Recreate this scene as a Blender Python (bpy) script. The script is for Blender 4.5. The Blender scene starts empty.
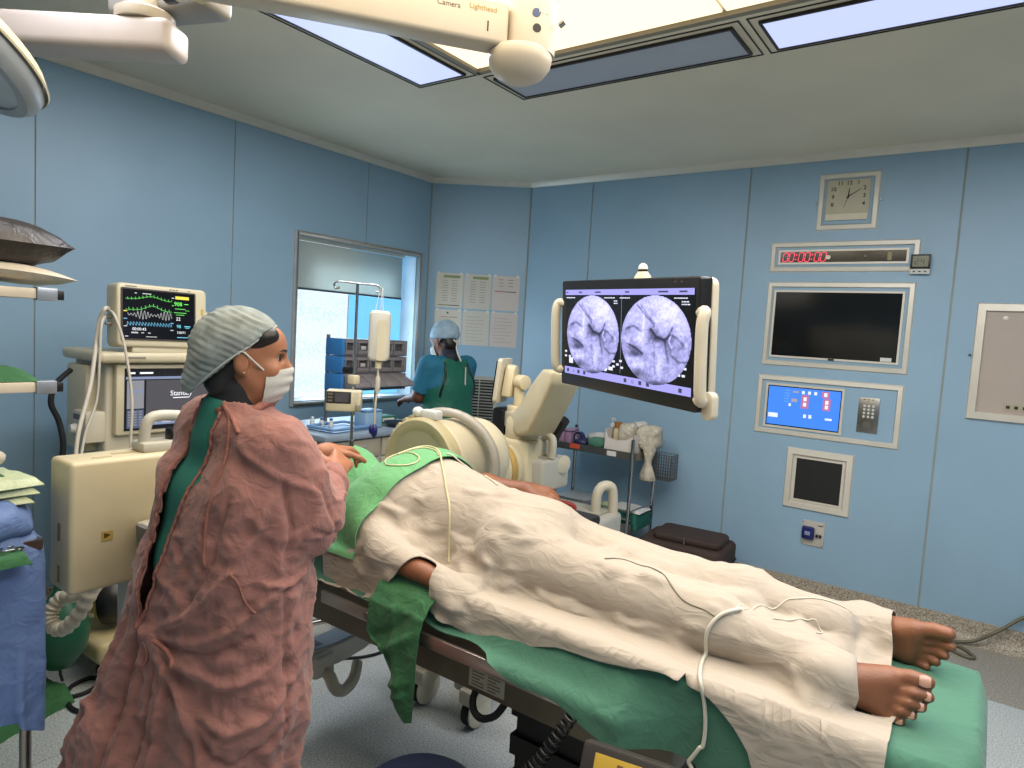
import bpy, bmesh, math, random
import numpy as np
PI = math.pi
from mathutils import Matrix, Vector
C = bpy.context.scene.collection
SC = bpy.context.scene
random.seed(7)
RNG = np.random.default_rng(7)

# ---------------------------------------------------------------- camera
YAW, PITCH, ROLL = 0.6209817, 0.0764445, 0.0599918
fw = Vector((-math.sin(YAW)*math.cos(PITCH), math.cos(YAW)*math.cos(PITCH), -math.sin(PITCH)))
rt = Vector((math.cos(YAW), math.sin(YAW), 0)); up = rt.cross(fw)
r2 = math.cos(ROLL)*rt + math.sin(ROLL)*up; u2 = -math.sin(ROLL)*rt + math.cos(ROLL)*up
cam_d = bpy.data.cameras.new('camera'); cam = bpy.data.objects.new('camera', cam_d); C.objects.link(cam)
cam_d.sensor_width = 36; cam_d.lens = 668.97/1024*36; cam_d.clip_start = 0.05
cam.matrix_world = Matrix(((r2.x, u2.x, -fw.x, 0), (r2.y, u2.y, -fw.y, 0), (r2.z, u2.z, -fw.z, 1.6), (0, 0, 0, 1)))
SC.camera = cam

# ---------------------------------------------------------------- world, exposure, light levels
w = bpy.data.worlds.new('world'); SC.world = w; w.use_nodes = True
w.node_tree.nodes['Background'].inputs[0].default_value = (0.6, 0.75, 1, 1)
w.node_tree.nodes['Background'].inputs[1].default_value = 0.3
SC.view_settings.view_transform = 'Standard'; SC.view_settings.look = 'None'
SC.view_settings.gamma = 1; SC.view_settings.use_curve_mapping = False
SC.view_settings.exposure = 0.68
try:
    SC.cycles.use_denoising = True; SC.cycles.denoiser = 'OPENIMAGEDENOISE'
    SC.cycles.max_bounces = 12; SC.cycles.diffuse_bounces = 9; SC.cycles.sample_clamp_indirect = 6
except Exception: pass
L_LAMINAR, L_STRIP, L_WINDOW = 1.02, .70, .55
def area(name, loc, sx, sy, power, col, rot=(0, 0, 0)):
    l = bpy.data.lights.new(name, 'AREA'); l.shape = 'RECTANGLE'; l.size = sx; l.size_y = sy; l.energy = power; l.color = col
    o = bpy.data.objects.new(name, l); C.objects.link(o); o.location = loc; o.rotation_euler = rot; return o
# what the ceiling fittings throw into the room
area('diffuser_lamp', (-.92, 1.34, 2.80), 2.3, 2.3, 36, (1.0, .88, .71))
for _i, (_x, _y, _sx, _sy) in enumerate(((-2.35, 1.95, .28, 1.1), (-.26, 2.78, 1.1, .28), (-2.35, .71, .28, 1.1), (.57, 1.95, .28, 1.1), (.57, .71, .28, 1.1))):
    area('strip_lamp', (_x, _y, 2.815), _sx, _sy, (14, 14, 7, 14, 14)[_i], (.86, .91, 1.0))  # the last three belong to unseen strips added as room fill
area('window_daylight', (-4.06, 3.45, 1.45), 1.1, .8, 9, (.62, .82, 1.0), (0, -PI/2, 0))
LAMINAR_COL, STRIP_COL = (1.0, .83, .54), (.56, .63, 1.0)

# ---------------------------------------------------------------- materials
def lin(c):
    return tuple((x/12.92 if x <= .04045 else ((x+.055)/1.055)**2.4) for x in c)
def hexc(r, g, b): return lin((r/255, g/255, b/255))
MATS = {}; ALBEDO = .78
def M(name, rgb, rough=.5, metal=0, var=.06, vs=8, bump=0, bs=60, emit=0, trans=0, alpha=1, spec=.5, sheen=0, det=4, aniso=None, sss=0, wr=0, ws=9):
    """a principled material: base colour with faint procedural variation and an optional fine relief"""
    if name in MATS: return MATS[name]
    m = bpy.data.materials.new(name); m.use_nodes = True; nt = m.node_tree; N = nt.nodes; L = nt.links
    b = N['Principled BSDF']; c = tuple(v*ALBEDO for v in hexc(*rgb)) if not emit else hexc(*rgb)
    b.inputs['Roughness'].default_value = rough; b.inputs['Metallic'].default_value = metal
    b.inputs['Specular IOR Level'].default_value = spec
    tc = N.new('ShaderNodeTexCoord')
    mp = N.new('ShaderNodeMapping'); L.new(tc.outputs['Object'], mp.inputs[0])
    if aniso: mp.inputs['Scale'].default_value = aniso
    if var:
        n = N.new('ShaderNodeTexNoise'); n.inputs['Scale'].default_value = vs; n.inputs['Detail'].default_value = det
        L.new(mp.outputs[0], n.inputs['Vector'])
        r = N.new('ShaderNodeMapRange'); r.inputs[1].default_value = .3; r.inputs[2].default_value = .7
        r.inputs[3].default_value = 1-var*1.6; r.inputs[4].default_value = 1+var*1.2
        L.new(n.outputs['Fac'], r.inputs[0])
        mx = N.new('ShaderNodeVectorMath'); mx.operation = 'SCALE'; mx.inputs[0].default_value = c
        L.new(r.outputs[0], mx.inputs['Scale']); L.new(mx.outputs[0], b.inputs['Base Color'])
    else: b.inputs['Base Color'].default_value = (*c, 1)
    if bump:
        n2 = N.new('ShaderNodeTexNoise'); n2.inputs['Scale'].default_value = bs; n2.inputs['Detail'].default_value = 5
        L.new(mp.outputs[0], n2.inputs['Vector'])
        bp = N.new('ShaderNodeBump'); bp.inputs['Strength'].default_value = bump; bp.inputs['Distance'].default_value = .01
        L.new(n2.outputs['Fac'], bp.inputs['Height']); L.new(bp.outputs[0], b.inputs['Normal'])
    if wr:      # crumple relief: ridged noise at two scales
        hs = []
        for sc_, am in ((ws, 1.0), (ws*3.1, .35)):
            n3 = N.new('ShaderNodeTexNoise'); n3.inputs['Scale'].default_value = sc_; n3.inputs['Detail'].default_value = 2; n3.inputs['Distortion'].default_value = .8; L.new(mp.outputs[0], n3.inputs['Vector'])
            a1 = N.new('ShaderNodeMath'); a1.operation = 'SUBTRACT'; a1.inputs[1].default_value = .5; L.new(n3.outputs['Fac'], a1.inputs[0])
            a2 = N.new('ShaderNodeMath'); a2.operation = 'ABSOLUTE'; L.new(a1.outputs[0], a2.inputs[0])
            a3 = N.new('ShaderNodeMath'); a3.operation = 'MULTIPLY'; a3.inputs[1].default_value = -am*4; L.new(a2.outputs[0], a3.inputs[0]); hs.append(a3)
        ad = N.new('ShaderNodeMath'); ad.operation = 'ADD'; L.new(hs[0].outputs[0], ad.inputs[0]); L.new(hs[1].outputs[0], ad.inputs[1])
        b2 = N.new('ShaderNodeBump'); b2.inputs['Strength'].default_value = wr; b2.inputs['Distance'].default_value = .012; L.new(ad.outputs[0], b2.inputs['Height'])
        if bump: L.new(bp.outputs[0], b2.inputs['Normal'])
        L.new(b2.outputs[0], b.inputs['Normal'])
    if emit:
        b.inputs['Emission Color'].default_value = (*c, 1); b.inputs['Emission Strength'].default_value = emit
    if trans: b.inputs['Transmission Weight'].default_value = trans
    if alpha < 1: b.inputs['Alpha'].default_value = alpha
    if sheen: b.inputs['Sheen Weight'].default_value = sheen
    if sss:
        b.inputs['Subsurface Weight'].default_value = sss; b.inputs['Subsurface Radius'].default_value = (.012, .005, .003)
    MATS[name] = m; return m
def EM(name, col, strength):
    if name in MATS: return MATS[name]
    m = bpy.data.materials.new(name); m.use_nodes = True; nt = m.node_tree
    b = nt.nodes['Principled BSDF']; b.inputs['Base Color'].default_value = (.02, .02, .02, 1); b.inputs['Roughness'].default_value = .4
    b.inputs['Emission Color'].default_value = (*col, 1); b.inputs['Emission Strength'].default_value = strength*(1 if strength in (L_LAMINAR, L_STRIP) else .82)
    MATS[name] = m; return m
def speckle(name, base, dark, light, scale, rough=.45):
    if name in MATS: return MATS[name]
    m = bpy.data.materials.new(name); m.use_nodes = True; nt = m.node_tree; N = nt.nodes; L = nt.links
    b = N['Principled BSDF']; b.inputs['Roughness'].default_value = rough
    tc = N.new('ShaderNodeTexCoord')
    n = N.new('ShaderNodeTexNoise'); n.inputs['Scale'].default_value = scale; n.inputs['Detail'].default_value = 3; n.inputs['Roughness'].default_value = .7
    L.new(tc.outputs['Object'], n.inputs['Vector'])
    cr = N.new('ShaderNodeValToRGB'); e = cr.color_ramp.elements
    e[0].position = .36; e[0].color = (*hexc(*dark), 1); e[1].position = .64; e[1].color = (*hexc(*light), 1)
    x = cr.color_ramp.elements.new(.46); x.color = (*hexc(*base), 1); x = cr.color_ramp.elements.new(.54); x.color = (*hexc(*base), 1)
    L.new(n.outputs['Fac'], cr.inputs[0])
    n2 = N.new('ShaderNodeTexNoise'); n2.inputs['Scale'].default_value = 1.3; L.new(tc.outputs['Object'], n2.inputs['Vector'])
    r = N.new('ShaderNodeMapRange'); r.inputs[3].default_value = .85; r.inputs[4].default_value = 1.12; L.new(n2.outputs['Fac'], r.inputs[0])
    mx = N.new('ShaderNodeVectorMath'); mx.operation = 'SCALE'; L.new(cr.outputs[0], mx.inputs[0]); L.new(r.outputs[0], mx.inputs['Scale'])
    L.new(mx.outputs[0], b.inputs['Base Color'])
    MATS[name] = m; return m

# ---------------------------------------------------------------- mesh builder
class MB:
    def __init__(s): s.v = []; s.f = []
    def add(s, vs, fs, X=None):
        o = len(s.v)
        for p in vs:
            p = Vector(p)
            s.v.append(tuple(X @ p) if X is not None else tuple(p))
        for f in fs: s.f.append(tuple(i+o for i in f))
        return s
    def box(s, c, d, X=None, rz=0):
        x, y, z = d[0]/2, d[1]/2, d[2]/2
        P = [(a, b, e) for e in (-z, z) for a, b in ((-x, -y), (x, -y), (x, y), (-x, y))]
        R = Matrix.Translation(c) @ Matrix.Rotation(rz, 4, 'Z')
        if X is not None: R = X @ R
        return s.add(P, [(3, 2, 1, 0), (4, 5, 6, 7), (0, 1, 5, 4), (1, 2, 6, 5), (2, 3, 7, 6), (3, 0, 4, 7)], R)
    def span(s, a, b, X=None):
        return s.box([(p+q)/2 for p, q in zip(a, b)], [abs(q-p) for p, q in zip(a, b)], X)
    def lathe(s, prof, p0=(0, 0, 0), ax=(0, 0, 1), n=24, X=None, cap=True):
        """profile of (radius, height) turned about an axis"""
        a = Vector(ax).normalized(); u = a.orthogonal().normalized(); v = a.cross(u); P = []; F = []
        for r, h in prof:
            for k in range(n):
                t = 2*PI*k/n; P.append(Vector(p0)+a*h+(u*math.cos(t)+v*math.sin(t))*r)
        for i in range(len(prof)-1):
            for k in range(n): F.append((i*n+k, i*n+(k+1) % n, (i+1)*n+(k+1) % n, (i+1)*n+k))
        if cap: F += [tuple(range(n-1, -1, -1)), tuple((len(prof)-1)*n+k for k in range(n))]
        return s.add(P, F, X)
    def cyl(s, p0, p1, r0, r1=None, n=16, X=None):
        p0 = Vector(p0); d = Vector(p1)-p0
        return s.lathe([(r0, 0), (r0 if r1 is None else r1, d.length)], p0, d, n, X)
    def tube(s, pts, r, n=8, X=None, closed=False, cap=True):
        P = [Vector(p) for p in pts]; m = len(P); V = []; F = []
        R = r if hasattr(r, '__len__') else [r]*m
        T = [((P[(i+1) % m]-P[i-1]) if closed else (P[min(i+1, m-1)]-P[max(i-1, 0)])).normalized() for i in range(m)]
        u = T[0].orthogonal().normalized()
        for i in range(m):
            u = (u-T[i]*u.dot(T[i])).normalized(); v = T[i].cross(u)
            for k in range(n):
                t = 2*PI*k/n; V.append(P[i]+(u*math.cos(t)+v*math.sin(t))*R[i])
        for i in range(m if closed else m-1):
            j = (i+1) % m
            for k in range(n): F.append((i*n+k, i*n+(k+1) % n, j*n+(k+1) % n, j*n+k))
        if cap and not closed: F += [tuple(range(n-1, -1, -1)), tuple((m-1)*n+k for k in range(n))]
        return s.add(V, F, X)
    def prism(s, poly, d, X=None):
        """polygon in local xy extruded from z=0 to z=d"""
        n = len(poly); V = [(x, y, 0) for x, y in poly]+[(x, y, d) for x, y in poly]
        F = [tuple(range(n-1, -1, -1)), tuple(range(n, 2*n))]+[(i, (i+1) % n, n+(i+1) % n, n+i) for i in range(n)]
        return s.add(V, F, X)
    def sphere(s, c, r, n=16, X=None):
        r = r if hasattr(r, '__len__') else (r, r, r); V = []; F = []; m = n//2
        for i in range(m+1):
            a = PI*i/m
            for k in range(n):
                t = 2*PI*k/n; V.append((c[0]+r[0]*math.sin(a)*math.cos(t), c[1]+r[1]*math.sin(a)*math.sin(t), c[2]-r[2]*math.cos(a)))
        for i in range(m):
            for k in range(n): F.append((i*n+k, i*n+(k+1) % n, (i+1)*n+(k+1) % n, (i+1)*n+k))
        return s.add(V, F, X)
    def grid(s, G, X=None, closed_u=False, thick=0):
        """G[j][i] points -> sheet; thick gives it a back and edges"""
        G = np.asarray(G, float); ny, nx = G.shape[:2]; V = G.reshape(-1, 3)
        F = []
        for j in range(ny-1):
            for i in range(nx if closed_u else nx-1):
                i2 = (i+1) % nx; F.append((j*nx+i, j*nx+i2, (j+1)*nx+i2, (j+1)*nx+i))
        if thick:
            nr = grid_normals(G).reshape(-1, 3); o = len(V)
            V = np.concatenate([V, V-nr*thick]); B = [tuple(o+k for k in f[::-1]) for f in F]
            E = []
            for i in range(nx-1): E += [(i+1, i, o+i, o+i+1), ((ny-1)*nx+i, (ny-1)*nx+i+1, o+(ny-1)*nx+i+1, o+(ny-1)*nx+i)]
            if not closed_u:
                for j in range(ny-1): E += [(j*nx, (j+1)*nx, o+(j+1)*nx, o+j*nx), ((j+1)*nx+nx-1, j*nx+nx-1, o+j*nx+nx-1, o+(j+1)*nx+nx-1)]
            F = F+B+E
        return s.add(V, F, X)
def grid_normals(G):
    du = np.gradient(G, axis=1); dv = np.gradient(G, axis=0); n = np.cross(du, dv)
    return n/np.maximum(np.linalg.norm(n, axis=2, keepdims=True), 1e-9)
def rrect(w, h, r, n=5):
    P = []
    for cx, cy, a0 in ((w/2-r, h/2-r, 0), (-w/2+r, h/2-r, PI/2), (-w/2+r, -h/2+r, PI), (w/2-r, -h/2+r, 1.5*PI)):
        for k in range(n+1):
            a = a0+PI/2*k/n; P.append((cx+r*math.cos(a), cy+r*math.sin(a)))
    return P
def catmull(P, k=8, closed=False):
    P = [np.array(p, float) for p in P]; n = len(P); out = []
    for i in range(n if closed else n-1):
        p = [P[(i+d) % n] if closed else P[min(max(i+d, 0), n-1)] for d in (-1, 0, 1, 2)]
        for j in range(k):
            t = j/k
            out.append(.5*((2*p[1])+(-p[0]+p[2])*t+(2*p[0]-5*p[1]+4*p[2]-p[3])*t*t+(-p[0]+3*p[1]-3*p[2]+p[3])*t**3))
    if not closed: out.append(P[-1])
    return out
def frame(o, x, y):
    x = Vector(x).normalized(); y = Vector(y); z = x.cross(y).normalized(); y = z.cross(x)
    return Matrix(((x.x, y.x, z.x, o[0]), (x.y, y.y, z.y, o[1]), (x.z, y.z, z.z, o[2]), (0, 0, 0, 1)))

def obj(name, mb, mat, parent=None, bev=0, seg=2, smooth=35, world=False):
    """links a mesh builder (or raw verts/faces) as ONE mesh object"""
    me = bpy.data.meshes.new(name); V, F = (mb.v, mb.f) if isinstance(mb, MB) else mb
    me.from_pydata([tuple(p) for p in V], [], [tuple(f) for f in F]); me.update()
    if bev:
        bm = bmesh.new(); bm.from_mesh(me); bmesh.ops.remove_doubles(bm, verts=bm.verts, dist=1e-6)
        E = [e for e in bm.edges if len(e.link_faces) == 2 and e.calc_face_angle(0) > .6]
        if E: bmesh.ops.bevel(bm, geom=E, offset=bev, segments=seg, profile=.5, affect='EDGES', clamp_overlap=True)
        bm.to_mesh(me); bm.free()
    if smooth:
        me.polygons.foreach_set('use_smooth', [True]*len(me.polygons))
        if smooth < 170: me.set_sharp_from_angle(angle=math.radians(smooth))
    if mat: me.materials.append(mat)
    o = bpy.data.objects.new(name, me); C.objects.link(o)
    if parent is not None:
        o.parent = parent
        if world: me.transform(world_of(parent).inverted())
    return o
def world_of(o):
    m = o.matrix_basis.copy()
    while o.parent: o = o.parent; m = o.matrix_basis @ m
    return m
def tag(o, label=None, cat=None, group=None, kind=None):
    if label: o['label'] = label
    if cat: o['category'] = cat
    if group: o['group'] = group
    if kind: o['kind'] = kind
    return o
def thing(name, label, cat, loc=(0, 0, 0), rz=0, group=None, rot=None):
    o = bpy.data.objects.new(name, None); C.objects.link(o); o.empty_display_size = .05
    o.location = loc; o.rotation_euler = rot if rot is not None else (0, 0, rz)
    return tag(o, label, cat, group)
def struct(name, mb, mat, bev=0, parent=None, smooth=35):
    o = obj(name, mb, mat, parent, bev, smooth=smooth)
    o['kind'] = 'structure'; return o
def copy_tree(o, parent=None):
    c = o.copy(); C.objects.link(c); c.parent = parent
    for ch in list(o.children): copy_tree(ch, c)
    return c
def text(name, s, size, X, mat, parent=None, depth=.0006, align='CENTER', world=False, bold=0):
    cu = bpy.data.curves.new('t', 'FONT'); cu.body = s; cu.size = size; cu.extrude = depth; cu.align_x = align; cu.align_y = 'CENTER'
    cu.resolution_u = 3; cu.offset = bold
    o = bpy.data.objects.new('t', cu); C.objects.link(o); bpy.context.view_layer.update()
    me = bpy.data.meshes.new_from_object(o.evaluated_get(bpy.context.evaluated_depsgraph_get())); bpy.data.objects.remove(o)
    me.transform(X)
    V = [tuple(v.co) for v in me.vertices]; F = [tuple(p.vertices) for p in me.polygons]; bpy.data.meshes.remove(me)
    return obj(name, (V, F), mat, parent, smooth=0, world=world)

WHITE_PLASTIC = M('ivory_plastic', (222, 212, 188), .42, var=.03)
CREAM = M('cream_enamel', (226, 213, 180), .4, var=.05, vs=5)
STEEL = M('brushed_steel', (168, 166, 160), .3, 1, var=.08, vs=30, aniso=(1, 1, 20))
CHROME = M('chrome', (200, 200, 200), .15, 1, var=0)
BLACK = M('black_plastic', (20, 20, 22), .4, var=.1)
RUBBER = M('black_rubber', (16, 16, 17), .75, var=.1)
ALU = M('silver_trim', (236, 228, 212), .4, .15, var=.03)
DARKGLASS = M('dark_glass', (9, 9, 11), .12, var=0, spec=.6)
WHITE = M('white_plastic', (232, 230, 224), .45, var=.02)
BLUEPANEL = M('blue_wall_panel', (158, 190, 212), .42, var=.035, vs=2, bump=.05, bs=140)
# ---------------------------------------------------------------- organic surfaces: a small signed-distance sculptor
class SDF:
    """smooth union of round cones and ellipsoids, meshed by surface nets"""
    def __init__(s, lo, hi, h):
        s.lo = np.array(lo, float); s.h = h
        s.n = np.ceil((np.array(hi)-s.lo)/h).astype(int)+1
        s.D = np.full(tuple(s.n), .06, np.float32)
        s.ax = [s.lo[i]+h*np.arange(s.n[i]) for i in range(3)]
    def _win(s, lo, hi, m):
        a = np.clip(np.floor((np.array(lo)-m-s.lo)/s.h).astype(int), 0, s.n); b = np.clip(np.ceil((np.array(hi)+m-s.lo)/s.h).astype(int)+1, 0, s.n)
        if (b <= a).any(): return None, None
        sl = tuple(slice(a[i], b[i]) for i in range(3))
        g = np.meshgrid(*[s.ax[i][sl[i]] for i in range(3)], indexing='ij')
        return sl, np.stack(g, -1)
    def _comb(s, sl, d, k, op):
        D = s.D[sl]; d = d.astype(np.float32)
        if op == 'add':
            h = np.clip(.5+.5*(D-d)/k, 0, 1); s.D[sl] = D*(1-h)+d*h-k*h*(1-h)
        else:
            h = np.clip(.5-.5*(D+d)/k, 0, 1); s.D[sl] = D*(1-h)-d*h+k*h*(1-h)
    def cone(s, a, b, ra, rb, k=.02, op='add'):
        a = np.array(a, float); b = np.array(b, float); r = max(ra, rb)
        sl, P = s._win(np.minimum(a, b)-r, np.maximum(a, b)+r, k+.04)
        if sl is None: return s
        ab = b-a; t = np.clip(((P-a)@ab)/max(ab@ab, 1e-9), 0, 1)
        d = np.linalg.norm(P-a-t[..., None]*ab, axis=-1)-(ra+(rb-ra)*t)
        s._comb(sl, d, k, op); return s
    def chain(s, pts, rs, k=.02):
        for i in range(len(pts)-1): s.cone(pts[i], pts[i+1], rs[i], rs[i+1], k)
        return s
    def ell(s, c, r, k=.02, R=None, op='add'):
        c = np.array(c, float); r = np.array(r, float); m = r.max()
        sl, P = s._win(c-m, c+m, k+.04)
        if sl is None: return s
        q = P-c
        if R is not None: q = q@np.array(R)
        k0 = np.linalg.norm(q/r, axis=-1); k1 = np.linalg.norm(q/r**2, axis=-1)
        s._comb(sl, k0*(k0-1)/np.maximum(k1, 1e-6), k, op); return s
    def mesh(s):
        return surface_nets(s.D, s.lo, s.h)
def surface_nets(D, lo, h):
    nx, ny, nz = D.shape; S = D < 0
    cnt = np.zeros((nx-1, ny-1, nz-1), np.int8)
    for i in (0, 1):
        for j in (0, 1):
            for k in (0, 1): cnt += S[i:nx-1+i, j:ny-1+j, k:nz-1+k]
    act = (cnt > 0) & (cnt < 8); idx = np.full(act.shape, -1, np.int64); A = np.argwhere(act); idx[act] = np.arange(len(A))
    P = np.zeros((len(A), 3)); W = np.zeros(len(A))
    for ax in range(3):
        for u in (0, 1):
            for v in (0, 1):
                o = [0, 0, 0]; o[(ax+1) % 3] = u; o[(ax+2) % 3] = v; e = list(o); e[ax] = 1
                d0 = D[A[:, 0]+o[0], A[:, 1]+o[1], A[:, 2]+o[2]]; d1 = D[A[:, 0]+e[0], A[:, 1]+e[1], A[:, 2]+e[2]]
                m = (d0 < 0) != (d1 < 0); t = np.where(m, d0/np.where(m, d0-d1, 1), 0)
                p = np.tile(np.array(o, float), (len(A), 1)); p[:, ax] += t
                P[m] += p[m]; W[m] += 1
    V = (A+P/W[:, None])*h+np.array(lo); F = []
    for ax in range(3):
        a, b = (ax+1) % 3, (ax+2) % 3
        s0 = [slice(None)]*3; s1 = [slice(None)]*3; s0[ax] = slice(0, D.shape[ax]-1); s1[ax] = slice(1, None)
        for q in (a, b): s0[q] = slice(1, D.shape[q]-1); s1[q] = slice(1, D.shape[q]-1)
        X = S[tuple(s0)] != S[tuple(s1)]; E = np.argwhere(X); inside = S[tuple(s0)][X]
        E[:, a] += 1; E[:, b] += 1
        def g(da, db):
            e = E.copy(); e[:, a] += da; e[:, b] += db; return idx[e[:, 0], e[:, 1], e[:, 2]]
        q = np.stack([g(-1, -1), g(0, -1), g(0, 0), g(-1, 0)], 1); q[~inside] = q[~inside][:, ::-1]; F.append(q)
    F = np.concatenate(F); return V, F[(F >= 0).all(1)]
def vnormals(V, F):
    n = np.zeros_like(V); f = np.cross(V[F[:, 2]]-V[F[:, 0]], V[F[:, 3]]-V[F[:, 1]])
    for i in range(4): np.add.at(n, F[:, i], f)
    return n/np.maximum(np.linalg.norm(n, axis=1, keepdims=True), 1e-12)
def relax(V, F, it=2, lam=.5):
    e = np.concatenate([F[:, [0, 1]], F[:, [1, 2]], F[:, [2, 3]], F[:, [3, 0]]]); V = V.copy()
    for _ in range(it):
        s = np.zeros_like(V); c = np.zeros(len(V)); np.add.at(s, e[:, 0], V[e[:, 1]]); np.add.at(s, e[:, 1], V[e[:, 0]])
        np.add.at(c, e[:, 0], 1); np.add.at(c, e[:, 1], 1); V += lam*(s/np.maximum(c, 1)[:, None]-V)
    return V
def segdist(P, a, b):
    a = np.array(a, float); b = np.array(b, float); ab = b-a; t = np.clip((P-a)@ab/max(ab@ab, 1e-12), 0, 1)
    return np.linalg.norm(P-a-t[:, None]*ab, axis=1), t
def folds(P, S):
    """sum of crease strokes: (polyline, width, height[, taper])"""
    d = np.zeros(len(P))
    for pts, wd, h in S:
        best = np.full(len(P), 9.)
        T = np.zeros(len(P)); n = len(pts)-1
        for i in range(n):
            q, t = segdist(P, pts[i], pts[i+1]); m = q < best; best = np.where(m, q, best); T = np.where(m, (i+t)/n, T)
        d += h*np.exp(-(best/wd)**2)*np.minimum(1, 4*np.minimum(T, 1-T)+.25)
    return d
_perm = np.random.default_rng(3).permutation(512)
def vnoise(P, sc, seed=0):
    """smooth value noise in -1..1"""
    p = np.asarray(P, float)*sc+seed*17.3; i = np.floor(p).astype(int); f = p-i; f = f*f*(3-2*f); out = 0
    for a in (0, 1):
        for b in (0, 1):
            for c in (0, 1):
                hsh = _perm[(_perm[(_perm[(i[..., 0]+a) & 255]+i[..., 1]+b) & 255]+i[..., 2]+c) & 255]/255.5-1
                out = out+hsh*(f[..., 0] if a else 1-f[..., 0])*(f[..., 1] if b else 1-f[..., 1])*(f[..., 2] if c else 1-f[..., 2])
    return out
def fbm(P, sc, o=3, seed=0):
    return sum(vnoise(P, sc*2**k, seed+k)/2**k for k in range(o))

# ---------------------------------------------------------------- cloth: position based, small and vectorised
class Cloth:
    def __init__(s, G, stretch=1.0, bend=.15):
        s.ny, s.nx = G.shape[:2]; s.P = G.reshape(-1, 3).astype(float).copy(); s.V = np.zeros_like(s.P); s.wt = np.ones(len(s.P))
        I = np.arange(s.ny*s.nx).reshape(s.ny, s.nx); s.C = []
        def put(a, b, st, k):
            a = a.ravel(); b = b.ravel(); s.C.append((a, b, np.linalg.norm(s.P[a]-s.P[b], axis=1)*st, k))
        for o in (0, 1):
            put(I[:, o:-1:2], I[:, o+1::2], stretch, 1); put(I[o:-1:2, :], I[o+1::2, :], stretch, 1)
            put(I[o:-1:2, :-1], I[o+1::2, 1:], stretch, .5); put(I[o:-1:2, 1:], I[o+1::2, :-1], stretch, .5)
        for o in range(4):
            a = I[:, :-2]; b = I[:, 2:]; put(a[:, o::4], b[:, o::4], stretch, bend); a = I[:-2]; b = I[2:]; put(a[o::4], b[o::4], stretch, bend)
    def step(s, collide, n=60, it=6, dt=.016, g=-9.8, damp=.92):
        for _ in range(n):
            s.V[:, 2] += g*dt*(s.wt > 0); s.V *= damp; Q = s.P+s.V*dt*(s.wt > 0)[:, None]
            for _k in range(it):
                for a, b, L, k in s.C:
                    d = Q[b]-Q[a]; l = np.maximum(np.linalg.norm(d, axis=1), 1e-9); wa, wb = s.wt[a], s.wt[b]; ws = np.maximum(wa+wb, 1e-9)
                    c = (k*(l-L)/l/ws)[:, None]*d; Q[a] += c*wa[:, None]; Q[b] -= c*wb[:, None]
            Q = collide(Q, s.P); s.V = (Q-s.P)/dt; s.P = Q
        return s
    def grid(s): return s.P.reshape(s.ny, s.nx, 3)
# ================================================================ the room
TOP = 2.836
SEAM = M('grey_green_sealant', (160, 170, 164), .6)
WALLBASE = M('wall_backing', (96, 108, 112), .7)
FLOOR = speckle('speckled_floor_vinyl', (182, 186, 184), (104, 116, 130), (218, 217, 206), 150)
SKIRT = speckle('terrazzo_skirting', (158, 146, 128), (92, 80, 68), (204, 196, 180), 120, .5)
CEIL = M('ceiling_paint', (246, 234, 208), .6, var=.05, vs=1.2, bump=.03, bs=30)
CHx = Vector((.69, .45, 0)).normalized()               # along the cut corner
# floor: base slab with welded sheets
b = MB(); b.span((-4.1, -2.0, -.12), (2.6, 4.8, -.004)); fl = struct('floor', b, SEAM)
for i in range(5):
    for j in range(3):
        x0, y0 = -3.9+i*1.32, -2.06+j*2.18
        b = MB(); b.span((x0+.0015, y0+.0015, -.004), (min(x0+1.32, 2.5)-.0015, min(y0+2.18, 3.86)-.0015, 0)); obj('floor_sheet', b, FLOOR, fl)
BORDER = speckle('terrazzo_border', (150, 143, 132), (112, 102, 90), (184, 178, 166), 120, .5)
for i in range(4): x0 = -3.9+i*1.6; b = MB(); b.span((x0+.0015, 3.8615, -.004), (x0+1.5985, 4.62, 0)); obj('floor_border', b, BORDER, fl)
b = MB(); b.span((-4.1, -2.0, TOP), (2.6, 4.8, TOP+.1)); ceil = struct('ceiling', b, CEIL)
# left wall with the window opening
WY0, WY1, WZ0, WZ1 = 2.86, 4.04, 1.03, 2.175
def wall_with_hole(mb, x0, x1, y0, y1, z0, z1):
    if y1 <= WY0 or y0 >= WY1: mb.span((x0, y0, z0), (x1, y1, z1)); return
    a, c = max(y0, WY0), min(y1, WY1)
    if y0 < WY0: mb.span((x0, y0, z0), (x1, WY0, z1))
    if y1 > WY1: mb.span((x0, WY1, z0), (x1, y1, z1))
    mb.span((x0, a, z0), (x1, c, WZ0)); mb.span((x0, a, WZ1), (x1, c, z1))
b = MB(); wall_with_hole(b, -4.10, -3.905, -2.0, 4.8, 0, TOP); wl = struct('wall_left', b, SEAM)
ys = [-1.9, -.84, .234, 1.324, 2.379, 3.459, 4.144]
for i in range(len(ys)-1):
    b = MB(); wall_with_hole(b, -3.905, -3.9, ys[i]+.004, ys[i+1]-.004, .1, 2.795); obj('wall_panel', b, BLUEPANEL, wl)
# right wall
b = MB(); b.span((-4.1, 4.605, 0), (2.6, 4.8, TOP)); wr = struct('wall_right', b, SEAM)
xs = [-3.205, -2.63, -1.43, -.23, .97, 2.17, 2.5]
for i in range(len(xs)-1):
    b = MB(); b.span((xs[i]+.006, 4.6, .1), (xs[i+1]-.006, 4.605, 2.795)); obj('wall_panel', b, BLUEPANEL, wr)
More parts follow.
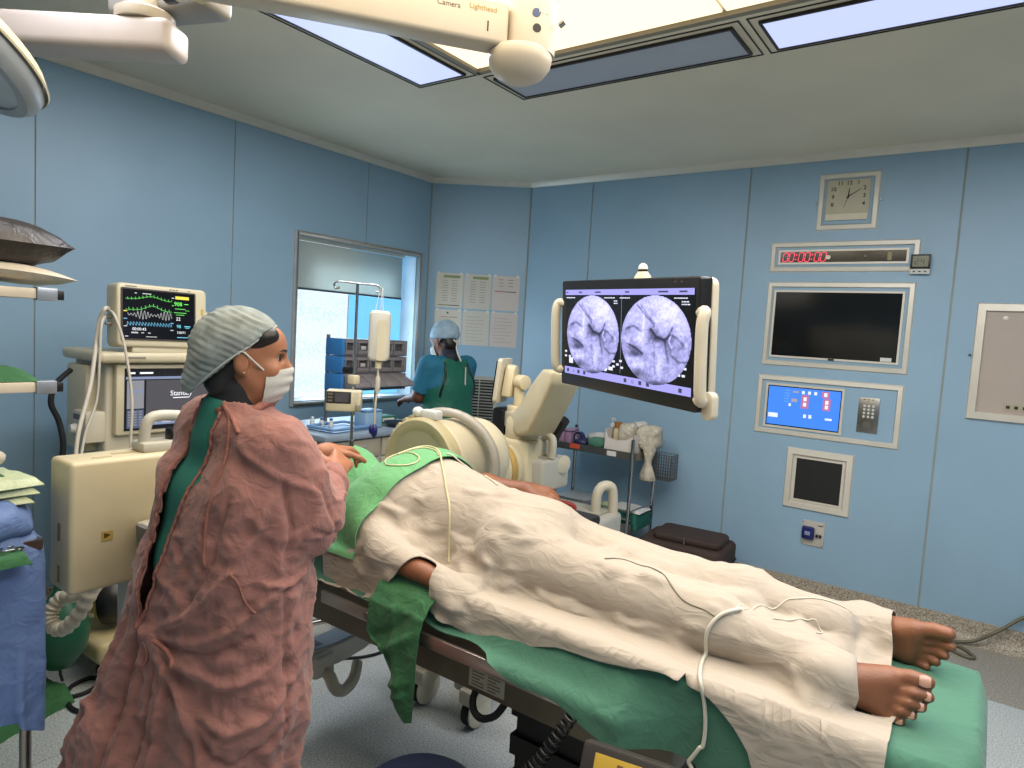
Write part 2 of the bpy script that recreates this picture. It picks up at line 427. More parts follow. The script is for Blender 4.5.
# cut corner
XC = frame((-3.9, 4.15, 0), CHx, (0, 0, 1)); CHL = math.hypot(.69, .45)     # local x along, y up, z towards the room
if (XC.to_3x3() @ Vector((0, 0, 1))).dot(Vector((1, -1, 0))) < 0: raise RuntimeError('corner frame')
b = MB(); b.span((-.05, 0, -.08), (CHL+.05, TOP, -.005), XC); wc = struct('wall_corner', b, SEAM)
b = MB(); b.span((.006, .1, -.005), (CHL-.006, 2.795, 0), XC); obj('wall_panel', b, BLUEPANEL, wc)
# the walls behind the camera
b = MB(); b.span((-4.1, -2.0, 0), (2.6, -1.9, TOP)); wb = struct('wall_back', b, SEAM)
for i in range(5):
    b = MB(); b.span((-3.88+i*1.26, -1.9, .1), (-3.88+i*1.26+1.25, -1.885, 2.795)); obj('wall_panel', b, BLUEPANEL, wb)
b = MB(); b.span((2.5, -2.0, 0), (2.6, 4.8, TOP)); wn = struct('wall_near', b, SEAM)
for i in range(5):
    b = MB(); b.span((2.485, -1.88+i*1.29, .1), (2.5, -1.88+i*1.29+1.28, 2.795)); obj('wall_panel', b, BLUEPANEL, wn)
# coved terrazzo skirting: profile (out, up)
PROF = [(0, 0), (.075, 0), (.045, .012), (.026, .035), (.02, .06), (.018, .125), (0, .125)]
def skirting(name, o, x, L):
    x = Vector(x).normalized(); out = Vector((x.y, -x.x, 0))
    X = frame(o, out, (0, 0, 1)); b = MB()
    n = max(1, int(L/1.2)); st = struct(name, MB().span((-.001, -.001, -.001), (.001, .001, .001)), SKIRT)
    bm = MB(); V = []
    for u in (0, L):
        for a, h in PROF: V.append(Vector(o)+x*u+out*a+Vector((0, 0, h)))
    k = len(PROF); bm.add(V, [tuple(range(k)), tuple(range(2*k-1, k-1, -1))]+[(i, k+i, k+(i+1) % k, (i+1) % k) for i in range(k)])
    bpy.data.objects.remove(st); return struct(name, bm, SKIRT, smooth=50)
skirting('baseboard_right', (-3.2, 4.6, 0), (1, 0, 0), 5.7)
skirting('baseboard_corner', (-3.9, 4.15, 0), CHx, CHL)
skirting('baseboard_left', (-3.9, -1.88, 0), (0, 1, 0), 6.03)
# ceiling trim (cove strip)
TRIMP = [(0, 0), (.0, -.043), (.012, -.043), (.03, -.02), (.036, 0)]
def ctrim(name, o, x, L):
    x = Vector(x).normalized(); out = Vector((x.y, -x.x, 0)); V = []; k = len(TRIMP)
    for u in (0, L):
        for a, h in TRIMP: V.append(Vector(o)+x*u+out*a+Vector((0, 0, TOP+h)))
    bm = MB().add(V, [tuple(range(k)), tuple(range(2*k-1, k-1, -1))]+[(i, k+i, k+(i+1) % k, (i+1) % k) for i in range(k)])
    struct(name, bm, ALU)
ctrim('trim_1', (-3.2, 4.6, 0), (1, 0, 0), 5.7); ctrim('trim_2', (-3.9, 4.15, 0), CHx, CHL); ctrim('trim_3', (-3.9, -1.88, 0), (0, 1, 0), 6.03)

# ---- window
FRAME = M('grey_window_frame', (190, 190, 186), .4, .2)
REVEAL = M('white_reveal', (232, 240, 244), .5)
b = MB(); t = .03
b.span((-3.93, WY0-t, WZ0-t), (-3.885, WY0, WZ1+t)); b.span((-3.93, WY1, WZ0-t), (-3.885, WY1+t, WZ1+t))
b.span((-3.93, WY0, WZ1), (-3.885, WY1, WZ1+t)); b.span((-3.93, WY0, WZ0-t), (-3.885, WY1, WZ0))
win = struct('window_1', b, FRAME, bev=.003)
b = MB(); d = -4.11
b.span((d, WY0-.01, WZ0-.01), (-3.93, WY0+.004, WZ1+.01)); b.span((d, WY1-.004, WZ0-.01), (-3.93, WY1+.01, WZ1+.01))
b.span((d, WY0, WZ1-.004), (-3.93, WY1, WZ1+.01)); b.span((d, WY0, WZ0-.01), (-3.93, WY1, WZ0+.004)); obj('window_reveal', b, REVEAL, win)
def window_light(name, col, st, pattern=False):
    m = bpy.data.materials.new(name); m.use_nodes = True; nt = m.node_tree; N = nt.nodes; L = nt.links; bs = N['Principled BSDF']
    bs.inputs['Base Color'].default_value = (*[c*.5 for c in col], 1); bs.inputs['Roughness'].default_value = .25
    bs.inputs['Emission Strength'].default_value = st; bs.inputs['Emission Color'].default_value = (*col, 1)
    if pattern:
        tc = N.new('ShaderNodeTexCoord'); mp = N.new('ShaderNodeMapping'); mp.inputs['Scale'].default_value = (1, 1, 1.0); L.new(tc.outputs['Object'], mp.inputs[0])
        vo = N.new('ShaderNodeTexVoronoi'); vo.feature = 'DISTANCE_TO_EDGE'; vo.inputs['Scale'].default_value = 34; L.new(mp.outputs[0], vo.inputs['Vector'])
        wv = N.new('ShaderNodeTexWave'); wv.inputs['Scale'].default_value = 1.1; wv.bands_direction = 'Z'; wv.inputs['Distortion'].default_value = 3; L.new(mp.outputs[0], wv.inputs['Vector'])
        mu = N.new('ShaderNodeMath'); mu.operation = 'MULTIPLY_ADD'; L.new(wv.outputs['Fac'], mu.inputs[0]); mu.inputs[1].default_value = .10; L.new(vo.outputs['Distance'], mu.inputs[2])
        cr = N.new('ShaderNodeValToRGB'); e = cr.color_ramp.elements; e[0].position = .02; e[0].color = (.56, .74, .86, 1); e[1].position = .22; e[1].color = (.86, .95, 1.0, 1)
        L.new(mu.outputs[0], cr.inputs[0]); L.new(cr.outputs[0], bs.inputs['Emission Color'])
    return m
PY = 3.47
b = MB(); b.span((-4.10, WY0+.10, WZ0+.004), (-4.085, PY, WZ1)); obj('window_pane', b, window_light('patterned_privacy_glass', (.8, .88, .92), L_WINDOW, True), win)
b = MB(); b.span((-4.10, PY, WZ0+.004), (-4.085, WY1, WZ1)); obj('window_pane', b, window_light('blue_film_glass', (.20, .62, 1.05), L_WINDOW), win)
b = MB(); b.span((-4.10, WY0, WZ0+.004), (-4.085, WY0+.10, WZ1)); obj('window_pane', b, window_light('pale_glass_edge', (.55, .85, 1.0), L_WINDOW), win)
b = MB(); b.span((-4.088, PY-.004, WZ0), (-4.08, PY+.004, WZ1)); obj('window_mullion', b, REVEAL, win)
bl = thing('roller_blind', 'grey roller blind drawn a third down behind the window frame', 'blind', (-3.97, 3.42, 2.17))
b = MB(); b.span((-.004, -.5, -.345), (0, .5, -.02)); b2 = MB(); b2.cyl((0, -.51, -.0), (0, .51, -.0), .018)
bm_ = M('blind_fabric', (186, 188, 182), .8, var=.03, bump=.1, bs=200); _n = bm_.node_tree; _t = _n.nodes.new('ShaderNodeBsdfTranslucent'); _t.inputs[0].default_value = (.62, .64, .60, 1); _x = _n.nodes.new('ShaderNodeMixShader'); _x.inputs[0].default_value = .5
_n.links.new(_n.nodes['Principled BSDF'].outputs[0], _x.inputs[1]); _n.links.new(_t.outputs[0], _x.inputs[2]); _n.links.new(_x.outputs[0], _n.nodes['Material Output'].inputs[0])
obj('blind_fabric', b, bm_, bl); obj('blind_roller', b2, ALU, bl)
b = MB(); b.span((-.008, -.5, -.357), (.006, .5, -.343)); obj('bottom_bar', b, M('dark_bar', (70, 84, 100), .4), bl)

# ---- ceiling lights
DFRAME = M('dark_light_frame', (48, 42, 38), .5); LFRAME = M('light_surround', (150, 142, 128), .5)
def strip(label, x0, y0, x1, y1, lit, nm='ceiling_light'):
    t = thing(nm, label, 'light', ((x0+x1)/2, (y0+y1)/2, TOP), group=None); w, h = (x1-x0)/2, (y1-y0)/2
    def ring(w, h, t_, z0, z1):
        b = MB(); b.span((-w, -h, z0), (w, -h+t_, z1)); b.span((-w, h-t_, z0), (w, h, z1)); b.span((-w, -h+t_, z0), (-w+t_, h-t_, z1)); b.span((w-t_, -h+t_, z0), (w, h-t_, z1)); return b
    obj('frame', ring(w, h, .011, -.012, 0), DFRAME, t); obj('outer_frame', ring(w+.036, h+.036, .005, -.004, 0), DFRAME, t)
    b = MB(); b.span((-w+.011, -h+.011, -.008), (w-.011, h-.011, -.002))
    obj('diffuser', b, EM('strip_diffuser', STRIP_COL, L_STRIP) if lit else M('unlit_diffuser', (190, 192, 204), .35, var=.02), t)
strip('lit white strip light nearest the window wall, beside the yellow ceiling diffuser', -2.505, 1.36, -2.2, 2.54, True)
strip('unlit grey strip light between the two lit ones, behind the ivory ceiling arm', -2.115, 2.645, -.945, 2.92, False)
strip('lit white strip light at the upper right, above the wall clock', -.845, 2.645, .32, 2.92, True)
strip('unseen strip light added as fill on the near left of the yellow ceiling diffuser', -2.505, .12, -2.2, 1.3, True)  # this strip and the next two are out of view, added as fill
strip('unseen strip light added as fill on the far right of the yellow ceiling diffuser', .42, 1.36, .72, 2.54, True)
strip('unseen strip light added as fill on the near right of the yellow ceiling diffuser', .42, .12, .72, 1.3, True)
lam = thing('ceiling_diffuser', 'large glowing yellow laminar airflow diffuser panel in the ceiling', 'light', (-.92, 1.34, TOP))
b = MB(); W, H = 1.19, 1.18
for sx in (-1, 1): b.box((sx*W, 0, -.012), (.03, 2*H+.03, .024)); b.box((0, sx*H, -.012), (2*W, .03, .024))
obj('frame', b, M('diffuser_frame', (150, 140, 120), .5), lam)
LAMM = EM('laminar_screen', LAMINAR_COL, L_LAMINAR)
for i in range(2):
    for j in range(2):
        b = MB(); b.span((-W+.015+i*1.175+.004, -H+.015+j*1.165+.004, -.012), (-W+.015+(i+1)*1.175-.012, -H+.015+(j+1)*1.165-.012, -.004)); obj('screen_panel', b, LAMM, lam)
# ================================================================ things on the walls
def WR(x, z, d=0): return frame((x, 4.6-d, z), (1, 0, 0), (0, 0, 1))          # local x right, y up, z into the room
def bevel_frame(x0, z0, x1, z1, wd=.036, dp=.016):
    """mitred wall frame with a sloping face"""
    b = MB(); c = [(x0, z0), (x1, z0), (x1, z1), (x0, z1)]; ins = [(x0+wd, z0+wd), (x1-wd, z0+wd), (x1-wd, z1-wd), (x0+wd, z1-wd)]
    mid = [(x0+.007, z0+.007), (x1-.007, z0+.007), (x1-.007, z1-.007), (x0+.007, z1-.007)]; m2 = [(x0+wd-.006, z0+wd-.006), (x1-wd+.006, z0+wd-.006), (x1-wd+.006, z1-wd+.006), (x0+wd-.006, z1-wd+.006)]
    V = [(p[0], 4.6, p[1]) for p in c]+[(p[0], 4.6-dp*.7, p[1]) for p in mid]+[(p[0], 4.6-dp, p[1]) for p in m2]+[(p[0], 4.6, p[1]) for p in ins]
    F = []
    for i in range(4):
        j = (i+1) % 4
        for k in range(3): F.append((k*4+i, k*4+j, k*4+4+j, k*4+4+i))
        F.append((12+i, 12+j, j, i))
    b.add(V, F); return b
def ring(x0, z0, x1, z1, wd, dp, y=4.6):
    b = MB(); b.span((x0, y-dp, z0), (x1, y, z0+wd)); b.span((x0, y-dp, z1-wd), (x1, y, z1)); b.span((x0, y-dp, z0+wd), (x0+wd, y, z1-wd)); b.span((x1-wd, y-dp, z0+wd), (x1, y, z1-wd)); return b
def plate(x0, z0, x1, z1, d0, d1): return MB().span((x0, 4.6-d1, z0), (x1, 4.6-d0, z1))
INK = M('print_ink', (40, 38, 36), .6, var=0)
# clock
t = thing('wall_clock', 'square white framed wall clock with cream dial high on the right wall', 'clock', (-.823, 4.6, 2.357))
obj('frame', bevel_frame(-.996, 2.357, -.65, 2.707), ALU, t, world=True)
obj('backing', plate(-.955, 2.395, -.69, 2.67, .0, .004), BLUEPANEL, t, world=True)
obj('dial', plate(-.945, 2.425, -.703, 2.662, .004, .012), M('cream_dial', (206, 196, 168), .5, var=.03), t, bev=.002, world=True)
obj('paper_strip', plate(-.943, 2.418, -.706, 2.456, .012, .0145), M('paper_strip', (240, 228, 200), .6), t, world=True)
cx, cz = -.822, 2.56
for s_, a in (('11', 120), ('12', 90), ('1', 60), ('2', 30), ('3', 0), ('4', -30), ('8', 210), ('9', 180), ('10', 150)):
    ca, sa = math.cos(math.radians(a)), math.sin(math.radians(a)); r = .088/max(abs(ca), abs(sa), .8)
    text('numeral', s_, .034, WR(cx+r*ca*1.0, cz+r*sa*.93, .0125), INK, t, world=True, bold=.0004)
def hand(ang, L, wd, back=.012):
    a = math.radians(90-ang); X = frame((cx, 4.6-.0145, cz), (math.cos(a), 0, math.sin(a)), (-math.sin(a), 0, math.cos(a)))
    return MB().prism([(-back, -wd/2), (L, -wd/4), (L, wd/4), (-back, wd/2)], .0012, X)
obj('hour_hand', hand(4, .05, .008), INK, t, world=True); obj('minute_hand', hand(58, .082, .006), INK, t, world=True); obj('second_hand', hand(198, .07, .0022), INK, t, world=True)
for s in (-1, 1): b = MB(); b.cyl((cx+s*.182, 4.6, 2.53), (cx+s*.182, 4.588, 2.53), .006); obj('clip', b, STEEL, t, world=True)
# timer
t = thing('wall_timer', 'wide framed digital timer with red digits on black below the wall clock', 'timer', (-.833, 4.6, 2.098))
obj('frame', bevel_frame(-1.257, 2.098, -.409, 2.291), ALU, t, world=True)
obj('backing', plate(-1.21, 2.14, -.45, 2.25, 0, .003), BLUEPANEL, t, world=True)
obj('inner_frame', ring(-1.205, 2.148, -.465, 2.24, .012, .01), ALU, t, world=True)
obj('display', plate(-1.194, 2.158, -.475, 2.23, .003, .008), DARKGLASS, t, world=True)
RED = EM('red_led', (1.0, .05, .12), 1.1)
def seven(ch, x, z, h, X0, d=.0085):
    """one seven-segment digit as thin bars"""
    segs = {'0': 'abcdef', '1': 'bc', '2': 'abged', '3': 'abgcd', '4': 'fgbc', '5': 'afgcd', '6': 'afgedc', '7': 'abc', '8': 'abcdefg', '9': 'abcdfg'}[ch]; wd = h*.5; q = h*.085; b = MB(); sh = .12
    P = {'a': ((0, h), (wd, h)), 'b': ((wd, h), (wd, h/2)), 'c': ((wd, h/2), (wd, 0)), 'd': ((0, 0), (wd, 0)), 'e': ((0, h/2), (0, 0)), 'f': ((0, h), (0, h/2)), 'g': ((0, h/2), (wd, h/2))}
    for s_ in segs:
        (x0, y0), (x1, y1) = P[s_]
        x0 += y0*sh; x1 += y1*sh
        if abs(y1-y0) < 1e-6: pts = [(x0+q*.6, y0-q/2), (x1-q*.6, y0-q/2), (x1-q*.6, y0+q/2), (x0+q*.6, y0+q/2)]
        else: pts = [(x0-q/2, y0-q*.5), (x1-q/2, y1+q*.5), (x1+q/2, y1+q*.5), (x0+q/2, y0-q*.5)]
        b.prism(pts, .0008, WR(x, z, d) if X0 is None else X0 @ Matrix.Translation((x, z, 0)))
    return b
x = -1.178
for k, ch in enumerate('00:00:00'):
    if ch == ':':
        b = MB(); b.box((x+.005, 4.6-.0088, 2.18), (.007, .001, .008)); b.box((x+.008, 4.6-.0088, 2.208), (.007, .001, .008)); obj('colon', b, RED, t, world=True); x += .02
    else: obj('digit', seven(ch, x, 2.166, .056, None), RED, t, world=True); x += .0375
b = MB(); b.lathe([(.011, 0), (.014, .001), (.014, .002), (.009, .002), (.009, .0005)], (-.905, 4.592, 2.19), (0, -1, 0), 16); obj('knob', b, STEEL, t, world=True)
b = MB(); b.box((-.695, 4.5915, 2.196), (.014, .001, .014)); obj('indicator', b, M('grey_print', (120, 120, 120), .5), t, world=True)
b = MB(); b.box((-.565, 4.5912, 2.193), (.022, .0016, .05)); obj('tape', b, M('tan_tape', (168, 150, 112), .6), t, world=True)
# little thermometer clock on the timer's corner
t = thing('digital_thermometer', 'small black and white digital thermometer stuck on the timer frame corner', 'thermometer', (-.4, 4.582, 2.083))
obj('housing', plate(-.452, 2.083, -.35, 2.197, .018, .03), WHITE, t, bev=.004, world=True); obj('bezel', plate(-.452, 2.112, -.35, 2.197, .028, .032), BLACK, t, bev=.003, world=True)
obj('display', plate(-.441, 2.125, -.362, 2.187, .032, .0328), M('lcd_grey', (128, 128, 104), .3, var=.1, vs=80), t, world=True)
for k in range(3): b = MB(); b.box((-.43+k*.028, 4.5685, 2.097), (.012, .002, .006)); obj('button', b, INK, t, world=True)
for k, ch in enumerate('24'): obj('digit', seven(ch, -.43+k*.03, 2.14, .03, None, .0329), INK, t, world=True)
# big wall screen
t = thing('wall_screen', 'large switched-off black television set in a pale wall frame', 'television', (-.834, 4.6, 1.489))
obj('frame', bevel_frame(-1.257, 1.489, -.411, 2.036), ALU, t, world=True)
obj('backing', plate(-1.215, 1.53, -.45, 2.0, 0, .003), BLUEPANEL, t, world=True)
obj('inner_frame', ring(-1.21, 1.545, -.463, 1.982, .012, .012), ALU, t, world=True)
obj('screen', plate(-1.198, 1.557, -.475, 1.97, .003, .009), DARKGLASS, t, world=True)
obj('sticker', plate(-.56, 1.56, -.5, 1.583, .009, .0098), WHITE, t, world=True); obj('logo_badge', plate(-.85, 1.545, -.815, 1.556, .012, .0135), BLACK, t, world=True)
# theatre control panel
t = thing('control_panel', 'wall control panel with bright blue touchscreen and steel keypad', 'control panel', (-.84, 4.6, 1.037))
obj('frame', bevel_frame(-1.268, 1.037, -.417, 1.425), ALU, t, world=True)
obj('backing', plate(-1.23, 1.07, -.455, 1.39, 0, .003), BLUEPANEL, t, world=True)
obj('screen_frame', ring(-1.21, 1.082, -.735, 1.374, .014, .01), ALU, t, world=True)
sb = obj('screen', plate(-1.196, 1.096, -.749, 1.36, .003, .006), DARKGLASS, t, world=True)
BLUES = EM('blue_screen', (.035, .20, .82), 1.0); SCRW = EM('screen_white', (.75, .8, .95), .9); SCRR = EM('screen_red', (.55, .16, .3), .8); SCRT = EM('screen_tan', (.4, .33, .33), .7)
obj('blue_area', plate(-1.19, 1.103, -.755, 1.353, .006, .0068), BLUES, sb, world=True)
def sp(x0, z0, x1, z1, m, d=.0068, nm='screen_icon'): obj(nm, plate(x0, z0, x1, z1, d, d+.0006), m, sb, world=True)
for k in range(3): sp(-.985+k*.037, 1.318, -.968+k*.037, 1.338, SCRW)
for x0, z0, z1 in ((-.985, 1.225, 1.312), (-.855, 1.225, 1.30), (-.865, 1.305, 1.345)):
    sp(x0, z0, x0+.045, z1, SCRR)
    for q in ((.3, .7) if z1-z0 > .05 else (.5,)): sp(x0+.013, z0+(z1-z0)*q-.012, x0+.032, z0+(z1-z0)*q+.012, SCRW, .0075)
sp(-1.04, 1.322, -1.005, 1.333, SCRT); sp(-1.045, 1.262, -1.01, 1.283, SCRT); sp(-1.06, 1.232, -1.046, 1.25, SCRW)
for k in range(2): sp(-.965+k*.032, 1.165, -.948+k*.032, 1.188, SCRW)
sp(-.835, 1.165, -.795, 1.178, SCRW); sp(-1.182, 1.15, -1.122, 1.178, SCRW)
text('screen_lettering', 'i', .02, WR(-1.172, 1.164, .0076), SCRR, sb, .0003, world=True)
for k in range(5): sp(-1.09, 1.26+k*.018, -1.06, 1.263+k*.018, EM('screen_pale', (.2, .42, .9), .9))
kp = obj('keypad', plate(-.652, 1.118, -.537, 1.334, .003, .008), STEEL, t, bev=.001, world=True)
for r in range(4):
    for c_ in range(3):
        b = MB(); b.cyl((-.618+c_*.024, 4.592, 1.283-r*.022), (-.618+c_*.024, 4.588, 1.283-r*.022), .0075, n=10); obj('key', b, WHITE, kp, world=True)
b = MB(); b.lathe([(.022, 0), (.024, .001), (.012, .0015)], (-.597, 4.592, 1.165), (0, -1, 0), 16); obj('speaker', b, M('dull_steel', (120, 116, 108), .5, .6), kp, world=True)
for k in range(3): b = MB(); b.box((-.62+k*.022, 4.5915, 1.322), (.012, .001, .004)); obj('slot', b, INK, kp, world=True)
# small black panel
t = thing('wall_speaker', 'small square black screen in a pale sloping frame above the power socket', 'panel', (-.845, 4.6, .572))
obj('frame', bevel_frame(-1.043, .572, -.645, .966, .045, .02), ALU, t, world=True); obj('backing', plate(-1.0, .61, -.69, .93, 0, .004), ALU, t, world=True)
obj('inner_frame', ring(-.99, .625, -.695, .915, .012, .01), ALU, t, world=True); obj('screen', plate(-.978, .637, -.707, .903, .004, .008), M('matt_black', (24, 23, 24), .55, var=.15, vs=20), t, world=True)
# socket
t = thing('power_socket', 'white wall power outlet plate with a dark blue round plug', 'socket', (-.84, 4.6, .349))
obj('plate', plate(-.908, .349, -.774, .51, 0, .008), M('socket_plate', (206, 198, 186), .4), t, bev=.003, world=True)
b = MB(); b.span((-.905, 4.565, .39), (-.83, 4.592, .475)); obj('blue_plug', b, M('navy_plastic', (24, 34, 110), .35), t, bev=.012, world=True)
b = MB(); b.span((-.885, 4.561, .42), (-.852, 4.565, .445)); obj('plug_label', b, M('pale_label', (150, 160, 190), .5), t, bev=.001, world=True)
for k in range(2): b = MB(); b.span((-.822+k*.02, 4.578, .412), (-.808+k*.02, 4.592, .43)); obj('switch', b, BLACK, t, bev=.002, world=True)
for sx, sz in ((-.9, .36), (-.782, .36), (-.9, .5), (-.782, .5)): b = MB(); b.cyl((sx, 4.592, sz), (sx, 4.59, sz), .004, n=8); obj('screw', b, STEEL, t, world=True)
b = MB(); b.box((-.8, 4.591, .487), (.03, .001, .006)); obj('printed_mark', b, INK, t, world=True)
# x-ray viewing box at the right edge
t = thing('xray_viewer', 'blank pale viewing box in a white frame at the right edge of the picture', 'light box', (.36, 4.6, 1.268))
obj('frame', bevel_frame(-.106, 1.268, .84, 1.925, .05, .03), ALU, t, world=True); obj('screen', plate(-.06, 1.315, .79, 1.88, 0, .012), M('opal_screen', (196, 180, 166), .4, var=.02), t, world=True)
lb = obj('control_label', plate(.062, 1.335, .3, 1.372, .012, .015), M('label_tan', (190, 178, 150), .5), t, world=True)
for k in range(6): b = MB(); b.box((.084+k*.037, 4.584, 1.354), (.017, .003, .016)); obj('button', b, INK, lb, world=True)
for k in range(2): b = MB(); b.lathe([(.013, 0), (.013, .004), (.006, .006)], (.03+k*.12, 4.588, 1.84), (0, -1, 0), 12); obj('film_clip', b, ALU, t, world=True)
b = MB(); b.box((-.115, 4.59, 1.63), (.012, .012, .008)); obj('hinge_screw', b, INK, t, world=True)

# ---- notices on the cut corner: 3 x 2 sheets
PAPER = [M('notice_paper_%d' % k, c, .7, var=.02) for k, c in enumerate(((222, 214, 196), (216, 208, 194), (218, 206, 198)))]
GREYT = M('grey_text', (150, 142, 138), .7); GREENT = M('green_heading', (150, 160, 110), .7); REDT = M('red_text', (190, 130, 124), .7); DKT = M('dark_text', (84, 84, 90), .7)
place = ['top left', 'top middle', 'top right', 'bottom left', 'bottom middle', 'bottom right']
feat = ['two printed columns', 'a green heading bar', 'a red rule', 'a short red line', 'faint plain lines', 'faint text lines']
for r in range(2):
    for c_ in range(3):
        k = r*3+c_; x0 = .075+c_*.236; y1 = 2.065-r*.3; w_, h_ = .226, .288
        if r: y1 -= .003
        t = thing('paper_notice', '%s of six paper notices on the corner wall, with %s' % (place[k], feat[k]), 'notice', XC @ Vector((x0+w_/2, y1-h_, .002)), group=None)
        def pp(a, e, f, g, m, d=.0022, nm='printed_line'): obj(nm, MB().span((x0+a, y1-g, d), (x0+f, y1-e, d+.0005), XC), m, t, world=True)
        pp(0, 0, w_, h_, PAPER[k % 3], .001, 'sheet')
        if k in (0, 1):
            pp(.06 if k == 0 else .07, .018, .2, .04, GREENT); 
            for i in range(9):
                for cc in (.05, .13): pp(cc, .06+i*.021, cc+.05, .064+i*.021, GREYT)
            if k == 0: pp(.02, .262, .12, .27, GREENT); pp(.11, .264, .2, .27, DKT)
        elif k == 2:
            for i in range(3):
                for cc in (.05, .13): pp(cc, .03+i*.026, cc+.04, .036+i*.026, REDT if i == 0 else GREENT)
            pp(.02, .125, .11, .134, REDT); pp(.11, .127, .2, .134, DKT)
        else:
            if k == 3: pp(.1, .02, .115, .035, DKT); pp(.05, .06, .19, .066, REDT)
            for i in range(8): pp(.03, .05+i*.028+(.03 if k == 3 else 0), .03+(.15 if i % 3 else .11), .0525+i*.028+(.03 if k == 3 else 0), GREYT)
        for q in ((.02, .0), (w_-.02, .0)): pp(q[0]-.01, -.008, q[0]+.01, .012, M('clear_tape', (232, 232, 228), .2), .0024, 'tape')
# ---- return-air grille on the cut corner
t = thing('air_grille', 'white louvred return air grille low on the corner wall behind the man', 'vent', XC @ Vector((.48, .55, 0)))
GX0, GX1, GZ0, GZ1 = .33, .64, .55, 1.22
b = MB(); wd = .03
b.span((GX0, GZ0, 0), (GX0+wd, GZ1, .02), XC); b.span((GX1-wd, GZ0, 0), (GX1, GZ1, .02), XC); b.span((GX0+wd, GZ0, 0), (GX1-wd, GZ0+wd, .02), XC); b.span((GX0+wd, GZ1-wd, 0), (GX1-wd, GZ1, .02), XC)
obj('frame', b, M('grille_enamel', (186, 184, 172), .45), t, world=True)
obj('backing', MB().span((GX0+wd, GZ0+wd, .001), (GX1-wd, GZ1-wd, .003), XC), M('grille_dark', (34, 32, 30), .7), t, world=True)
for k in range(24):
    z = GZ0+.045+k*.0252
    obj('slat', MB().box((0, 0, 0), (GX1-GX0-2*wd, .012, .003), XC @ Matrix.Translation(((GX0+GX1)/2, z, .011)) @ Matrix.Rotation(.6, 4, 'X')), MATS['grille_enamel'], t, world=True)
b = MB().box(((GX0+GX1)/2, (GZ0+GZ1)/2, .016), (.008, GZ1-GZ0-2*wd, .006), XC); obj('mullion', b, MATS['grille_enamel'], t, world=True)
# ================================================================ operating table
PADZ, PY0, PY1, PX0, PX1 = .868, 1.385, 1.905, -2.12, .05
OLIVE = M('olive_metal', (112, 102, 82), .45, .3, var=.1, vs=6)
tb = thing('operating_table', 'long operating table with olive frame and steel side rails under the patient', 'operating table', (-.95, 1.645, 0))
b = MB(); b.span((PX0, PY0, .80), (PX1, PY1, PADZ)); obj('mattress', b, M('black_foam', (22, 22, 24), .6), tb, bev=.034, seg=4, world=True)
for x0, x1 in ((-2.1, -1.66), (-1.65, -1.02), (-1.01, -.46), (-.45, .04)):
    b = MB(); b.span((x0, PY0+.01, .765), (x1, PY1-.01, .799)); obj('table_section', b, M('dark_table_top', (40, 38, 38), .5), tb, bev=.004, world=True)
for y, d in ((1.33, -1), (1.955, 1)):
    for x0, x1 in ((-2.05, -1.67), (-1.63, -.60)):
        b = MB(); b.span((x0, y-.006, .728), (x1, y+.006, .766)); r = obj('side_rail', b, M('rail_steel', (186, 170, 158), .3, .9, var=.05), tb, bev=.003, world=True)
        for q in (.2, .8):
            x = x0+(x1-x0)*q
            b = MB(); b.lathe([(.013, 0), (.013, .004), (.007, .006)], (x, y+d*.006, .747), (0, d, 0), 14); obj('rail_bolt', b, STEEL, r, world=True)
            b = MB(); b.cyl((x, y-d*.005, .747), (x, y-d*.06, .747), .012); obj('rail_spacer', b, STEEL, r, world=True)
b = MB(); b.span((-1.64, 1.94, .945), (-1.06, 2.07, .985)); obj('arm_board', b, M('black_foam', (22, 22, 24), .6), tb, bev=.015, world=True); b = MB(); b.span((-1.36, 1.95, .74), (-1.32, 2.0, .946)); obj('arm_board_post', b, STEEL, tb, world=True)
b = MB(); b.span((-1.96, 1.40, .615), (-.5, 1.89, .764)); fr = obj('frame_beam', b, OLIVE, tb, bev=.006, world=True)
b = MB(); b.span((-.5, 1.45, .69), (.0, 1.84, .764)); obj('leg_section_frame', b, OLIVE, tb, bev=.005, world=True)
rp = obj('rating_plate', MB().span((-1.085, 1.3965, .632), (-.965, 1.4, .70)), M('pale_rating_plate', (186, 180, 158), .45), tb, bev=.001, world=True)
b = MB()
XP = frame((-1.025, 1.3962, .666), (1, 0, 0), (0, 0, 1))
for k in range(6):
    for c_ in range(2): b.span((-.05+c_*.055, .018-k*.009, 0), (-.05+c_*.055+(.042 if (k+c_) % 3 else .028), .021-k*.009, .0004), XP)
b.span((-.02, .026, 0), (.05, .028, .0004), XP); obj('plate_print', b, M('plate_ink', (96, 90, 76), .6), rp, world=True)
b = MB(); n = 9
for i in range(n):
    z0 = .12+i*.055; b.span((-.98+(i % 2)*.012, 1.46+(i % 2)*.012, z0), (-.52-(i % 2)*.012, 1.84-(i % 2)*.012, z0+.055))
obj('bellows', b, M('black_bellows', (14, 13, 14), .7), tb, world=True)
b = MB(); b.span((-1.2, 1.42, .03), (-.3, 1.88, .12)); obj('base', b, M('dark_base', (34, 33, 35), .5), tb, bev=.02, world=True)
for x in (-1.12, -.38):
    for y in (1.46, 1.84): b = MB(); b.cyl((x, y-.02, .03), (x, y+.02, .03), .03); obj('caster', b, RUBBER, tb, bev=.004, world=True)

